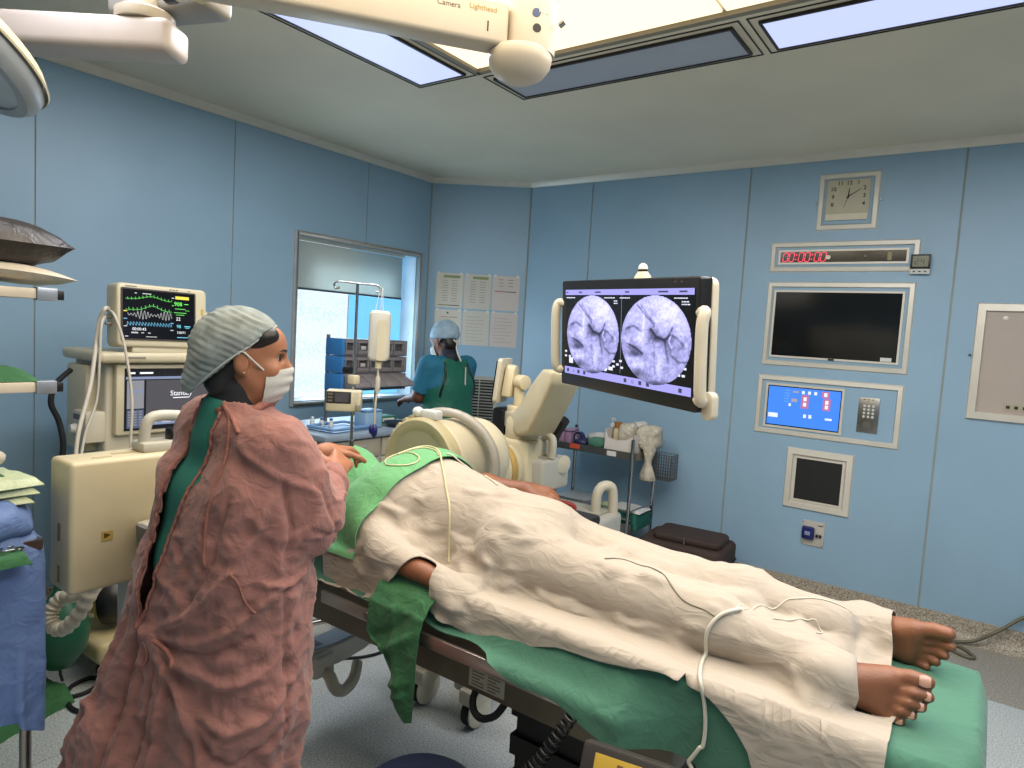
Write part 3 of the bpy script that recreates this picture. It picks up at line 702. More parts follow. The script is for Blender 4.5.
# ================================================================ patient
SKIN = M('brown_skin', (150, 96, 66), .5, var=.10, vs=14, bump=.12, bs=220, sss=.08)
def foot(S, heel, d, wd, sc=1.0, k=.006):
    """foot from the heel: d to the toes, wd from big toe to small toe side"""
    d = np.array(d, float); d /= np.linalg.norm(d); wd = np.array(wd, float); wd -= d*(wd@d); wd /= np.linalg.norm(wd)
    n = np.cross(d, wd); n *= 1
    return d, wd, n
def foot_build(S, heel, d, wd, n, sc=1.0, ankle=None):
    d = np.array(d, float); d /= np.linalg.norm(d); wd = np.array(wd, float); wd -= d*(wd@d); wd /= np.linalg.norm(wd)
    n = np.array(n, float); n -= d*(n@d)+wd*(n@wd); n /= np.linalg.norm(n)
    L = lambda x, y, z: np.array(heel)+sc*(x*d+y*wd+z*n)
    r = lambda v: v*sc
    S.cone(L(.03, 0, .032), L(.06, 0, .05), r(.031), r(.033), .02)
    S.cone(L(.05, 0, .06), ankle, r(.035), .036, .025)
    S.cone(L(.035, .003, .03), L(.165, -.026, .026), r(.028), r(.023), .02); S.cone(L(.035, .006, .026), L(.15, .03, .02), r(.026), r(.018), .02)
    S.cone(L(.06, -.004, .065), L(.15, -.016, .034), r(.033), r(.022), .03); S.cone(L(.07, .008, .05), L(.155, .012, .026), r(.028), r(.019), .025)
    S.cone(L(.17, -.03, .02), L(.15, .032, .018), r(.019), r(.016), .012)
    toes = [((.172, -.034, .021), (.205, -.037, .022), (.232, -.036, .018), .0165, .0165, .0150), ((.176, -.009, .021), (.212, -.009, .028), (.236, -.009, .014), .0118, .0108, .0112),
            ((.172, .010, .020), (.203, .012, .027), (.224, .013, .013), .0110, .0100, .0106), ((.163, .026, .019), (.190, .030, .024), (.208, .032, .012), .0105, .0095, .0102), ((.150, .040, .017), (.172, .046, .021), (.188, .048, .012), .0105, .0093, .0100)]
    for a, b_, c, r0, r1, r2 in toes:
        S.cone(L(*a), L(*b_), r(r0), r(r1), .005); S.cone(L(*b_), L(*c), r(r1), r(r2), .003)
    return L, toes
def hand_build(S, wrist, f, back, thumb, curl=(.3, .3, .3, .3), sc=1.0, spread=.0, tc=.35):
    """hand: f along the palm, back = back-of-hand normal, thumb = side the thumb leaves from; each finger is three phalanges"""
    f = np.array(f, float); f /= np.linalg.norm(f); bk = np.array(back, float); bk -= f*(bk@f); bk /= np.linalg.norm(bk)
    th = np.cross(bk, f); th *= np.sign(th@np.array(thumb, float)) or 1
    W = np.array(wrist, float); L = lambda x, y, z: W+sc*(x*f+y*th+z*bk)
    S.cone(L(-.02, 0, 0), L(.02, 0, 0), .023*sc, .025*sc, .015)
    for y, y2 in ((.016, .028), (.006, .010), (-.006, -.010), (-.014, -.027)): S.cone(L(.015, y, 0), L(.085, y2, 0), .018*sc, .0125*sc, .012)
    lens = (.068, .076, .070, .055); ys = (.029, .0105, -.010, -.028)
    for i in range(4):
        p = L(.088-.006*abs(i-1), ys[i], 0); a = 0; rr = .0098*sc
        for j, q in enumerate((.46, .30, .24)):
            a += curl[i]*(.8, 1.2, .7)[j]; sp = spread*(1.5-i)
            dr = f*math.cos(a)*math.cos(sp)+th*math.sin(sp)-bk*math.sin(a); e = p+dr*lens[i]*q*sc
            S.cone(p, e, rr, rr*.9, .004 if j else .007); p = e; rr *= .9
    p = L(.018, .022, -.006)
    for j, (ln, r0, r1, a) in enumerate(((.045, .0155, .0125, .75), (.034, .0115, .0105, .45), (.028, .0105, .0085, .45-tc))):
        dr = f*math.cos(a)+th*math.sin(a)-bk*(.25+tc*.5*j); dr /= np.linalg.norm(dr); e = p+dr*ln*sc
        S.cone(p, e, r0*sc, r1*sc, .008 if j == 0 else .003); p = e
PAT = [((-1.05, 1.66, .985), (-1.30, 1.66, .99), .115, .118), ((-1.30, 1.66, .995), (-1.56, 1.66, 1.01), .12, .14), ((-1.40, 1.68, 1.02), (-1.54, 1.71, 1.04), .11, .115),
       ((-1.56, 1.58, 1.01), (-1.56, 1.76, 1.015), .12, .12), ((-1.62, 1.52, .985), (-1.62, 1.80, .985), .085, .085), ((-1.08, 1.58, .97), (-1.08, 1.745, .97), .105, .105),
       ((-1.60, 1.66, 1.0), (-1.74, 1.66, 1.005), .085, .06), ((-1.74, 1.66, 1.0), (-1.80, 1.66, 1.0), .058, .058),
       # legs
       ((-1.05, 1.575, .958), (-.63, 1.56, .945), .086, .058), ((-.63, 1.56, .952), (-.48, 1.55, .945), .056, .056), ((-.48, 1.55, .943), (-.25, 1.535, .928), .055, .036),
       ((-1.05, 1.745, .958), (-.63, 1.755, .945), .086, .058), ((-.63, 1.755, .942), (-.48, 1.768, .952), .056, .056), ((-.48, 1.768, .95), (-.25, 1.775, .935), .055, .036),
       # right arm along the table edge, left arm out on the far side
       ((-1.62, 1.48, .985), (-1.43, 1.405, .918), .052, .045), ((-1.43, 1.405, .914), (-1.19, 1.39, .892), .044, .027),
       ((-1.60, 1.83, .985), (-1.51, 1.98, 1.015), .052, .045), ((-1.51, 1.98, 1.015), (-1.33, 2.0, 1.03), .043, .030)]
PS = SDF((-2.06, 1.30, .84), (.02, 2.12, 1.24), .005)
for a, b_, ra, rb in PAT: PS.cone(a, b_, ra, rb, .035)
# head, face up, turned a little to the near side
HC = np.array((-1.905, 1.66, 1.005))
PS.ell(HC, (.105, .078, .09), .02); PS.ell(HC+(.045, 0, .02), (.075, .062, .072), .03); PS.ell(HC+(.085, 0, .045), (.03, .028, .03), .02); PS.cone(HC+(.01, 0, .085), HC+(.04, 0, .112), .010, .014, .012)
PS.ell(HC+(.062, 0, .092), (.012, .024, .010), .008)
for s in (-1, 1):
    PS.ell(HC+(.0, s*.032, .09), (.014, .017, .012), .012, op='sub'); PS.ell(HC+(.0, s*.032, .078), (.012, .013, .012), .004); PS.ell(HC+(.005, s*.08, .0), (.03, .01, .02), .008)
LF = foot_build(PS, (-.268, 1.545, .897), (.95, -.07, .12), (-.05, -.42, -.9), (.1, -.86, .4), .98, (-.30, 1.538, .93))
RF = foot_build(PS, (-.262, 1.785, .913), (.97, .0, .10), (-.02, .12, -.98), (0, .98, .1), 1.04, (-.30, 1.774, .937))
hand_build(PS, (-1.19, 1.39, .888), (1, -.14, -.34), (.05, -.75, .65), (.1, .5, 1), (.35, .4, .4, .45))
hand_build(PS, (-1.335, 2.0, 1.033), (1, -.10, .02), (.0, -.35, .94), (0, -1, -.3), (.25, .25, .3, .35))
V, F = PS.mesh(); V = relax(V, F, 2, .45)
pt = obj('person', (V, F), SKIN, smooth=180)
tag(pt, 'patient lying under sheets on the operating table, bare feet showing', 'person')
NAIL = M('toe_nail', (206, 160, 136), .3, var=.04)
for (L, toes), near in ((LF, True), (RF, False)):
    for i, (a, b_, c, r0, r1, r2) in enumerate(toes):
        if not near: continue
        p = L(c[0]-.004, c[1], c[2]+r2*.80); q = L(c[0]+.006, c[1], c[2]+r2*.62); dd = (q-p)/np.linalg.norm(q-p); ww = L(0, 1, 0)-L(0, 0, 0); ww /= np.linalg.norm(ww); nn = np.cross(dd, ww)
        if nn@(L(0, 0, 1)-L(0, 0, 0)) < 0: nn = -nn
        G = []
        for u in np.linspace(-1, 1, 7):
            G.append([p+dd*(.008*u*(1.25 if i == 0 else .75)+.002)+ww*(r2*.72*v*(1-.25*u*u))+nn*(r2*.16*(1-v*v)-.0006*u+.0006) for v in np.linspace(-1, 1, 7)])
        obj('toenail', MB().grid(np.array(G), thick=-.0016), NAIL, pt, smooth=60)

# ---------------------------------------------------------------- sheets
def box_push(Q, lo, hi, r):
    """keeps points out of a box grown by r"""
    lo = np.array(lo)-r; hi = np.array(hi)+r; ins = ((Q > lo) & (Q < hi)).all(1); hit = np.zeros(len(Q), bool)
    if ins.any():
        q = Q[ins]; dl = q-lo; dh = hi-q; dl[:, 2] = 9; D = np.concatenate([dl, dh], 1); k = D.argmin(1); row = np.arange(len(q)); ax = k % 3
        q[row, ax] = np.where(k < 3, lo[ax], hi[ax]); Q[ins] = q; hit[ins] = True
    return hit
def cone_push(Q, prims, r):
    hit = np.zeros(len(Q), bool)
    for a, b_, ra, rb in prims:
        a = np.array(a); ab = np.array(b_)-a; t = np.clip((Q-a)@ab/(ab@ab), 0, 1); c = a+t[:, None]*ab; d = Q-c; l = np.linalg.norm(d, axis=1); R = ra+(rb-ra)*t+r; m = l < R
        if m.any(): Q[m] = c[m]+d[m]/np.maximum(l[m], 1e-6)[:, None]*R[m][:, None]; hit |= m
    return hit
def sdf_push(Q, S, r):
    g = (Q-S.lo)/S.h; n = S.n; ok = ((g > 1) & (g < n-3)).all(1); hit = np.zeros(len(Q), bool)
    if not ok.any(): return hit
    q = g[ok]; i = q.astype(int); f = q-i; D = S.D; v = 0; gr = np.zeros((len(q), 3))
    for a in (0, 1):
        for b in (0, 1):
            for c in (0, 1):
                d = D[i[:, 0]+a, i[:, 1]+b, i[:, 2]+c]; wa = f[:, 0] if a else 1-f[:, 0]; wb = f[:, 1] if b else 1-f[:, 1]; wc = f[:, 2] if c else 1-f[:, 2]
                v = v+d*wa*wb*wc; gr[:, 0] += d*(1 if a else -1)*wb*wc; gr[:, 1] += d*(1 if b else -1)*wa*wc; gr[:, 2] += d*(1 if c else -1)*wa*wb
    m = v < r; gr /= np.maximum(np.linalg.norm(gr, axis=1, keepdims=True), 1e-6); idx = np.flatnonzero(ok)[m]
    Q[idx] += gr[m]*np.minimum(r-v[m], .04)[:, None]; hit[idx] = True; return hit
def collider(boxes, prims, r, fr=.8, floor=.002, sdf=None):
    def push(Q):
        hit = np.zeros(len(Q), bool)
        if prims: hit |= cone_push(Q, prims, r)
        if sdf is not None: hit |= sdf_push(Q, sdf, r)
        for lo, hi in boxes: hit |= box_push(Q, lo, hi, r)
        return hit
    def f(Q, P):
        hit = push(Q.copy()); Q[hit] = P[hit]+(Q[hit]-P[hit])*(1-fr); push(Q)
        m = Q[:, 2] < floor; Q[m, 2] = floor; return Q
    return f
TABLE = [((PX0, PY0, .5), (PX1, PY1, PADZ)), ((-2.05, 1.312, .5), (-.60, 1.36, .774)), ((-2.05, 1.95, .5), (-.60, 1.962, .766))]
def grid_of(x0, x1, ylo, yhi, z, nx, ny, mid=None):
    """plan grid; ylo / yhi are functions of x"""
    G = np.zeros((ny, nx, 3)); xs = np.linspace(x0, x1, nx)
    for i, x in enumerate(xs):
        y0, y1 = ylo(x), yhi(x)
        G[:, i, 0] = x; G[:, i, 1] = np.linspace(y0, y1, ny) if mid is None else np.concatenate([np.linspace(y0, mid, ny//2, endpoint=False), np.linspace(mid, y1, ny-ny//2)]); G[:, i, 2] = z
    return G
def upsample(G, k=2):
    ny, nx = G.shape[:2]; a = np.linspace(0, nx-1, (nx-1)*k+1); i = np.minimum(a.astype(int), nx-2); t = (a-i)[None, :, None]; H = G[:, i]*(1-t)+G[:, i+1]*t
    a = np.linspace(0, ny-1, (ny-1)*k+1); i = np.minimum(a.astype(int), ny-2); t = (a-i)[:, None, None]; return H[i]*(1-t)+H[i+1]*t
def blur(G, it=1):
    for _ in range(it):
        H = G.copy(); H[1:-1, 1:-1] = (G[1:-1, 1:-1]*2+G[:-2, 1:-1]+G[2:, 1:-1]+G[1:-1, :-2]+G[1:-1, 2:])/6; G = H
    return G
def sheet(name, G, mat, label, cat, thick=.003, strokes=(), noise=(0, 1), group=None, it=1, rip=None, clear=None):
    G = upsample(G, 2); G = blur(G, it); N = grid_normals(G)
    if N[..., 2].mean() < 0: N = -N; flip = True
    else: flip = False
    P = G.reshape(-1, 3); d = folds(P, strokes) if strokes else np.zeros(len(P))
    if noise[0]: d = d+noise[0]*fbm(P, noise[1], 3)
    if rip is not None: d = d+rip(P)
    if clear: d = np.where(P[:, 1] < 1.45, np.maximum(d, 0), d)
    P = P+N.reshape(-1, 3)*d[:, None]
    if clear:
        for _ in range(4): clear(P)
        P = blur(P.reshape(G.shape), 1).reshape(-1, 3); clear(P)
    G = P.reshape(G.shape)
    if flip: G = G[:, ::-1]
    o = obj(name, MB().grid(G, thick=thick), mat, smooth=80); tag(o, label, cat, group); return o
TEAL = M('teal_cotton', (74, 128, 104), .85, var=.06, vs=5, bump=.06, bs=300, sheen=.15, wr=.3, ws=7)
GREEN = M('green_cotton', (110, 178, 118), .85, var=.05, vs=6, bump=.06, bs=300, sheen=.15, wr=.3, ws=8)
DGREEN = M('dark_green_cotton', (52, 112, 66), .85, var=.08, vs=7, bump=.08, bs=260, sheen=.1, wr=.4, ws=9)
LINEN = M('white_linen', (192, 179, 163), .85, var=.03, vs=4, bump=.05, bs=300, sheen=.1, wr=.42, ws=7, aniso=(.45, 1, 1))
# teal sheet over the mattress
def ip(xs, ys): return lambda x: float(np.interp(x, xs, ys))
lo = ip((-1.9, -1.55, -1.2, -1.0, -.87, -.69, -.56, -.42, -.3, .4), (1.30, 1.30, 1.305, 1.285, 1.27, 1.235, 1.24, 1.25, .98, .98))
G = grid_of(-1.80, .42, lo, lambda x: 2.08, .90, 90, 46)
G[..., 1] += .012*np.sin(G[..., 0]*23)*(G[..., 1] < 1.45); G[..., 2] += .01*fbm(G, 4, 2, 5)
cl = Cloth(G, 1.015, .08); cl.step(collider(TABLE, [], .009), 55, 5)
TEALG = cl.grid()
TSH = sheet('table_sheet', TEALG, TEAL, 'teal cotton sheet covering the operating table mattress and hanging over its foot end', 'sheet', noise=(.0025, 9), clear=lambda P: box_push(P, *TABLE[0], .009))
# white drape over the patient
lo = ip((-1.62, -1.5, -1.43, -1.3, -1.21, -1.16, -1.1, -1.0, -.9, -.8, -.5, -.44, -.34, -.14), (1.26, 1.26, 1.30, 1.375, 1.375, 1.275, 1.305, 1.325, 1.335, 1.36, 1.375, 1.37, 1.33, 1.0))
G = grid_of(-1.69, -.115, lo, lambda x: float(np.interp(x, (-1.69, -1.6, -1.52, -1.2, -1.0, -.5, -.1), (2.05, 1.95, 1.85, 1.84, 2.1, 2.08, 1.98))), 1.2, 84, 66, 1.60)
G[..., 0] += np.interp(G[..., 1], (1.3, 1.6, 1.85), (.03, .0, -.045))*np.clip((G[..., 0]+.5)/.35, 0, 1)
G[..., 2] = 1.19-.16*np.clip((G[..., 0]+1.5)/1.3, 0, 1); G[..., 2] += .02*fbm(G*np.array((.5, 1.2, 1)), 5, 3, 9)
cl = Cloth(G, 1.05, .03)
cl.step(collider(TABLE, [], .009, sdf=PS, fr=.6), 80, 6)
WG = cl.grid()
GA = (-1.235, 1.478, .97)
CREASE = [([GA, (-1.437, 1.40, .94), (-1.62, 1.37, .86)], .016, .016), ([(-1.28, 1.47, .975), (-1.44, 1.43, .965), (-1.58, 1.40, .92)], .010, -.008),
          ([(-1.58, 1.444, 1.04), (-1.345, 1.495, 1.017), GA], .020, .014), ([(-1.52, 1.43, 1.0), (-1.35, 1.46, .985), GA], .012, -.010),
          ([GA, (-1.207, 1.42, .93), (-1.2, 1.395, .88)], .014, .020), ([GA, (-1.08, 1.413, .952), (-.98, 1.408, .917), (-.80, 1.378, .86)], .012, -.014),
          ([GA, (-1.05, 1.44, .965), (-.94, 1.43, .94)], .014, .012), ([GA, (-1.14, 1.40, .93), (-1.07, 1.37, .89)], .012, .012), ([(-1.19, 1.40, .92), (-1.10, 1.37, .88), (-1.0, 1.38, .88)], .010, -.008),
          ([(-1.231, 1.545, 1.047), (-1.026, 1.514, 1.054), (-.78, 1.528, 1.027), (-.505, 1.514, 1.003)], .022, .010), ([(-1.22, 1.58, 1.089), (-.857, 1.671, 1.03), (-.755, 1.717, 1.03)], .025, .009),
          ([(-1.15, 1.60, 1.07), (-.9, 1.63, 1.04), (-.6, 1.65, 1.01)], .022, -.012), ([(-.937, 1.488, .997), (-.80, 1.476, .93), (-.70, 1.46, .92)], .018, -.012),
          ([(-.86, 1.47, .96), (-.69, 1.47, .95), (-.53, 1.47, .92)], .016, .012), ([(-.9, 1.42, .91), (-.72, 1.42, .89), (-.56, 1.43, .88)], .014, .010),
          ([(-.634, 1.517, 1.016), (-.52, 1.47, .95), (-.45, 1.40, .86)], .014, .012), ([(-.44, 1.475, .94), (-.38, 1.42, .88), (-.327, 1.385, .82)], .012, .014), ([(-.48, 1.468, .93), (-.46, 1.39, .85), (-.459, 1.376, .75)], .012, .012),
          ([(-.41, 1.512, .985), (-.36, 1.46, .92), (-.28, 1.39, .83)], .012, -.010), ([(-.301, 1.51, .974), (-.26, 1.44, .90), (-.238, 1.378, .80)], .013, .014), ([(-.188, 1.66, .955), (-.2, 1.50, .95), (-.186, 1.385, .82)], .011, .011),
          ([(-.366, 1.688, .967), (-.30, 1.60, .95), (-.24, 1.50, .95)], .014, .010), ([(-.5, 1.7, .99), (-.4, 1.62, .96), (-.33, 1.5, .95)], .014, -.010), ([(-.235, 1.62, .95), (-.225, 1.48, .95), (-.215, 1.385, .8)], .010, -.008),
          ([(-1.45, 1.72, 1.15), (-1.30, 1.66, 1.09), (-1.10, 1.60, 1.06)], .018, .008), ([(-1.56, 1.55, 1.10), (-1.42, 1.52, 1.06), (-1.27, 1.5, 1.0)], .014, .010), ([(-1.5, 1.8, 1.14), (-1.3, 1.78, 1.08), (-1.05, 1.78, 1.05)], .02, .010)]
SK = np.array(Matrix.Rotation(.7, 3, 'Z') @ Matrix.Diagonal((.5, 1.5, 1.5)).to_3x3())
SK2 = np.array(Matrix.Rotation(-.5, 3, 'Z') @ Matrix.Diagonal((.4, 1.4, 1.4)).to_3x3())
def long_folds(P):
    q = P*np.array((1.0, 2.6, 2.6)); n = fbm(q, 5, 2, 21); n2 = fbm(P*np.array((1.6, 1.2, 1.2)) @ SK, 7, 2, 55); m = fbm(P, 16, 2, 4)
    return .010*(1-2.6*np.abs(n))+.0085*(1-3*np.abs(n2))+.0042*(1-3.2*np.abs(fbm(P @ SK2, 15, 2, 91)))+.0012*m-.006
WDR = sheet('white_drape', WG, LINEN, 'large creased white sheet draped over the patient from chest to ankles', 'sheet', strokes=CREASE, rip=long_folds, clear=lambda P: (box_push(P, *TABLE[0], .021), sdf_push(P, PS, .013)))
# ---- green drape over the patient's chest and head
G = grid_of(-2.06, -1.53, ip((-2.06, -1.8, -1.535), (1.33, 1.33, 1.29)), lambda x: float(np.interp(x, (-1.85, -1.7, -1.5), (2.0, 1.9, 1.84))), 1.24, 34, 50)
G[..., 0] += np.interp(G[..., 1], (1.3, 1.45, 1.6, 1.9), (-.03, .04, .09, .12))*np.clip((G[..., 0]+2.06)/.4, 0, 1)
G[..., 2] += .015*fbm(G, 6, 2, 31)
PILLOW = [((-2.08, 1.48, .86), (-1.80, 1.84, .915))]
b = MB(); b.span((-2.08, 1.48, .868), (-1.80, 1.84, .915)); o = obj('head_rest', b, BLACK, bev=.02); tag(o, 'low black pad under the head end of the green drape', 'head rest')
cl = Cloth(G, 1.03, .05); cl.step(collider(TABLE+PILLOW, [], .028, sdf=PS, fr=.6), 70, 6)
GG = cl.grid()
gs = [([(-1.60, 1.80, 1.15), (-1.72, 1.72, 1.08), (-1.80, 1.60, 1.03)], .016, .016), ([(-1.62, 1.62, 1.14), (-1.70, 1.58, 1.08), (-1.78, 1.50, 1.0)], .014, .012), ([(-1.68, 1.84, 1.09), (-1.74, 1.78, 1.06), (-1.80, 1.74, 1.06)], .012, .016), ([(-1.6, 1.46, 1.05), (-1.68, 1.44, 1.02), (-1.78, 1.42, .96)], .012, .010)]
GDR = sheet('green_drape', GG, GREEN, 'bright green cloth drape over the patient\'s chest and head beside the round detector', 'sheet', strokes=gs, noise=(.004, 7), clear=lambda P: sdf_push(P, PS, .026))
# ---- dark green cloth hanging over the side rail
nu, nv = 15, 30; G = np.zeros((nv, nu, 3))
for j in range(nv):
    for i in range(nu):
        u, v = i/(nu-1), j/(nv-1); xl = -1.395+.006*v+.13*max(0, v-.62)/.38*(1 if v > .62 else 0)*(1-u); xr = -1.178-.03*v
        s_ = -.01+v*(.01+np.interp(u, (0, .3, .6, .85, 1), (.23, .27, .32, .36, .35)))
        y, z = (1.372-min(s_, 0)*1-.0, (.862)) if s_ < 0 else (1.372-.066*min(1, (s_+.01)/.06), (.862)-s_)
        if s_ >= 0 and s_ < .03: z = (.862)-s_*.6
        G[j, i] = (xl+(xr-xl)*u, y, z)
        if s_ > .05: G[j, i, 1] -= .012*(.5+.5*math.sin(u*7+v*4))*min(1, (s_-.05)/.1)
hs = [([(-1.38, 1.30, .66), (-1.30, 1.30, .70), (-1.20, 1.30, .77)], .014, .014), ([(-1.39, 1.30, .70), (-1.30, 1.30, .75), (-1.22, 1.30, .82)], .010, -.008), ([(-1.36, 1.30, .60), (-1.28, 1.3, .60), (-1.22, 1.3, .63)], .012, .012), ([(-1.33, 1.3, .56), (-1.27, 1.3, .57), (-1.22, 1.3, .59)], .01, .009), ([(-1.3, 1.3, .84), (-1.28, 1.3, .70), (-1.24, 1.3, .55)], .014, .009)]
sheet('green_towel', G, DGREEN, 'dark green pointed cloth hanging over the side rail of the table', 'towel', strokes=hs, noise=(.002, 14))
# ================================================================ the nurse in the pink gown
def blur_line(P, it):
    P = np.array(P)
    for _ in range(it): P[1:-1] = (P[:-2]+P[1:-1]*2+P[2:])/4
    return P
# body frame: she faces the table (+Y), head turned to her right (towards +X)
FSKIN = M('warm_brown_skin', (176, 116, 82), .48, var=.06, vs=10, bump=.05, bs=260, sss=.1)
HAIR = M('black_hair', (22, 17, 15), .5, var=.3, vs=60, aniso=(1, 1, 8))
HO = np.array((-1.478, .932, 1.502))                      # ear level, middle of the head
hf = np.array((.60, .80, -.02)); hf /= np.linalg.norm(hf); hl = np.array((-hf[1], hf[0], 0)); hl /= np.linalg.norm(hl); hu = np.cross(hf, hl)
HR = np.stack([hf, hl, hu], 1)
def H(x, y, z): return HO+x*hf+y*hl+z*hu
WS = SDF((-1.85, .66, .0), (-1.10, 1.46, 1.68), .006)
# legs, pelvis, torso
for s in (-1, 1):
    WS.chain([(-1.51+s*.075, .94, .84), (-1.51+s*.08, .94, .46), (-1.51+s*.08, .92, .08)], (.078, .055, .04), .03)
    WS.cone((-1.5+s*.10, .90, .04), (-1.5+s*.115, 1.08, .03), .038, .03, .03)
WS.cone((-1.55, .94, .90), (-1.46, .94, .90), .115, .115, .05); WS.cone((-1.51, .945, .95), (-1.5, .945, 1.15), .115, .115, .06)
WS.cone((-1.59, .945, 1.18), (-1.41, .945, 1.18), .105, .105, .05); WS.cone((-1.62, .93, 1.31), (-1.38, .93, 1.31), .06, .06, .06)
WS.chain([(-1.5, .925, 1.32), (-1.48, .935, 1.42), (-1.472, .94, 1.48)], (.06, .052, .055), .03)
# arms: right arm is the near one
RS, RE, RW = (-1.335, .945, 1.305), (-1.328, 1.035, 1.125), (-1.445, 1.205, 1.185)
LS, LE, LW = (-1.655, .97, 1.30), (-1.72, 1.16, 1.135), (-1.625, 1.32, 1.205)
WS.chain([RS, RE, RW], (.052, .040, .026), .03); WS.chain([LS, LE, LW], (.052, .040, .026), .03)
hand_build(WS, RW, (-.55, .78, .30), (.50, .35, .79), (-.6, -.3, .6), (.35, .5, .6, .7), .95, .02, .25)
hand_build(WS, LW, (-.15, .97, -.10), (-.25, .1, .95), (.9, .2, .2), (.45, .6, .7, .8), .95, .03, .3)
# head
WS.ell(H(-.012, 0, .045), (.098, .076, .088), .02, HR); WS.ell(H(.045, 0, -.005), (.062, .060, .088), .03, HR); WS.ell(H(.055, 0, -.055), (.048, .048, .048), .03, HR)
WS.cone(H(.01, -.045, -.035), H(.06, -.025, -.085), .022, .02, .03); WS.cone(H(.01, .045, -.035), H(.06, .025, -.085), .022, .02, .03); WS.ell(H(.078, 0, -.092), (.018, .02, .016), .02, HR)
WS.ell(H(.066, 0, .055), (.035, .058, .04), .03, HR)                              # brow and forehead
WS.cone(H(.098, 0, .018), H(.117, 0, -.012), .008, .0115, .012); WS.ell(H(.114, 0, -.018), (.010, .014, .008), .006, HR)
for s in (-1, 1):
    WS.ell(H(.090, s*.031, .016), (.017, .019, .012), .010, HR, 'sub'); WS.ell(H(.076, s*.031, .016), (.0130, .0145, .0118), .003, HR)
    WS.ell(H(.066, s*.046, -.018), (.026, .018, .022), .02, HR)                    # cheek
    WS.cone(H(.100, s*.016, .036), H(.086, s*.045, .034), .006, .005, .008)        # brow ridge
    WS.ell(H(-.004, s*.078, .002), (.021, .011, .033), .004, HR); WS.ell(H(.004, s*.090, .004), (.011, .007, .020), .004, HR, 'sub'); WS.ell(H(.004, s*.076, -.028), (.008, .006, .009), .004, HR)
    WS.cone(H(.012, s*.076, .002), H(.010, s*.078, -.008), .005, .004, .004)
WS.ell(H(.098, 0, -.052), (.010, .022, .006), .005, HR); WS.ell(H(.096, 0, -.064), (.010, .018, .006), .005, HR)
V, F = WS.mesh(); V = relax(V, F, 2, .4)
nurse = obj('person', (V, F), FSKIN, smooth=180)
tag(nurse, 'woman in a long pink gown, hair cap and mask at the table head', 'person')
EYEW = M('eye_white', (196, 184, 172), .2, var=0); IRIS = M('dark_iris', (32, 20, 14), .15, var=0)
for s in (-1, 1):
    e = obj('eye', MB().sphere((0, 0, 0), .0115, 16, Matrix.Translation(H(.0822, s*.0325, .016))), EYEW, nurse, smooth=180)
    g = H(.0822, s*.0325, .016); d = hf*.93+hl*s*.22-hu*.02; d /= np.linalg.norm(d)
    obj('iris', MB().lathe([(.0074, -.0012), (.0064, .0008), (.0001, .0020)], g+d*.0102, d, 14), IRIS, e, smooth=180)
    # lids, lashes and brow
    b = MB(); P = [H(.0830+.0117*math.cos(a)*math.cos(.75), s*(.0325)+.0135*math.sin(a), .016+.0078*math.cos(a)**1.0) for a in np.linspace(-1.45, 1.45, 11)]; b.tube(P, [.0006]+[.0016]*9+[.0006], 6); obj('eyelashes', b, HAIR, nurse, smooth=180)
    b = MB(); P = []
    for k in range(9): q_ = H(.102-.0005*k-.00045*k*k, s*(.012+.0049*k), .0345+.0018*k-.00024*k*k); P.append(V[np.argmin(((V-q_)**2).sum(1))]*.6+q_*.4+hf*.0022+hl*s*.0012)
    b.tube(P, [.0012, .0026, .0031, .0032, .003, .0028, .0022, .0017, .0008], 6); obj('eyebrow', b, HAIR, nurse, smooth=180)
b = MB().sphere((0, 0, 0), .003, 8, Matrix.Translation(H(.004, -.083, -.026))); obj('ear_stud', b, CHROME, nurse, smooth=180)
# hair under the cap: a shell round temple and nape
S = SDF(HO-.2, HO+.2, .006)
S.ell(H(-.014, 0, .046), (.101, .079, .089), .015, HR); S.ell(H(-.055, 0, -.02), (.062, .066, .062), .03, HR); S.cone(H(-.058, -.035, -.068), H(-.058, .035, -.068), .032, .032, .03)
[S.ell(H(.034, s*.044, .074), (.054, .037, .037), .012, HR) for s in (-1, 1)]; S.ell(H(.094, 0, .0), (.055, .11, .060), .012, HR, 'sub'); S.ell(H(.035, -.085, -.01), (.045, .03, .05), .012, HR, 'sub'); S.ell(H(.035, .085, -.01), (.045, .03, .05), .012, HR, 'sub')
E0 = (H(.078, 0, .105)-H(-.135, 0, -.090)); E0 /= np.linalg.norm(E0); n0 = np.cross(hl, E0); n0 /= np.linalg.norm(n0); n0 = n0 if n0@hf > 0 else -n0
g = np.stack(np.meshgrid(*S.ax, indexing='ij'), -1); S.D = (S.D+.012*np.clip(.5-((g-H(.078, 0, .105))@n0-.001)/.008, 0, 1)).astype(np.float32)
V, F = S.mesh(); V = relax(V, F, 2); obj('hair', (V, F), HAIR, nurse, smooth=180)
# bouffant cap: pleated, sagging at the back
CAPM = M('cap_gauze', (158, 168, 164), .8, var=.12, vs=40, bump=.2, bs=220, alpha=.8)
S = SDF(HO-.26, HO+.26, .005)
S.ell(H(-.018, 0, .052), (.113, .091, .097), .02, HR); S.ell(H(-.070, 0, .005), (.062, .078, .070), .05, HR); S.ell(H(-.105, 0, -.045), (.042, .060, .045), .04, HR); S.ell(H(-.128, 0, -.075), (.022, .042, .022), .025, HR)
E_ = (H(.078, 0, .105)-H(-.135, 0, -.090)); E_ /= np.linalg.norm(E_); nrm = np.cross(hl, E_); nrm /= np.linalg.norm(nrm)
if nrm@hf < 0: nrm = -nrm
g = np.stack(np.meshgrid(*S.ax, indexing='ij'), -1)
crv = (g-H(.078, 0, .105))@nrm
S.D = np.maximum(S.D, crv.astype(np.float32))
V, F = S.mesh(); V = relax(V, F, 3); N = vnormals(V, F)
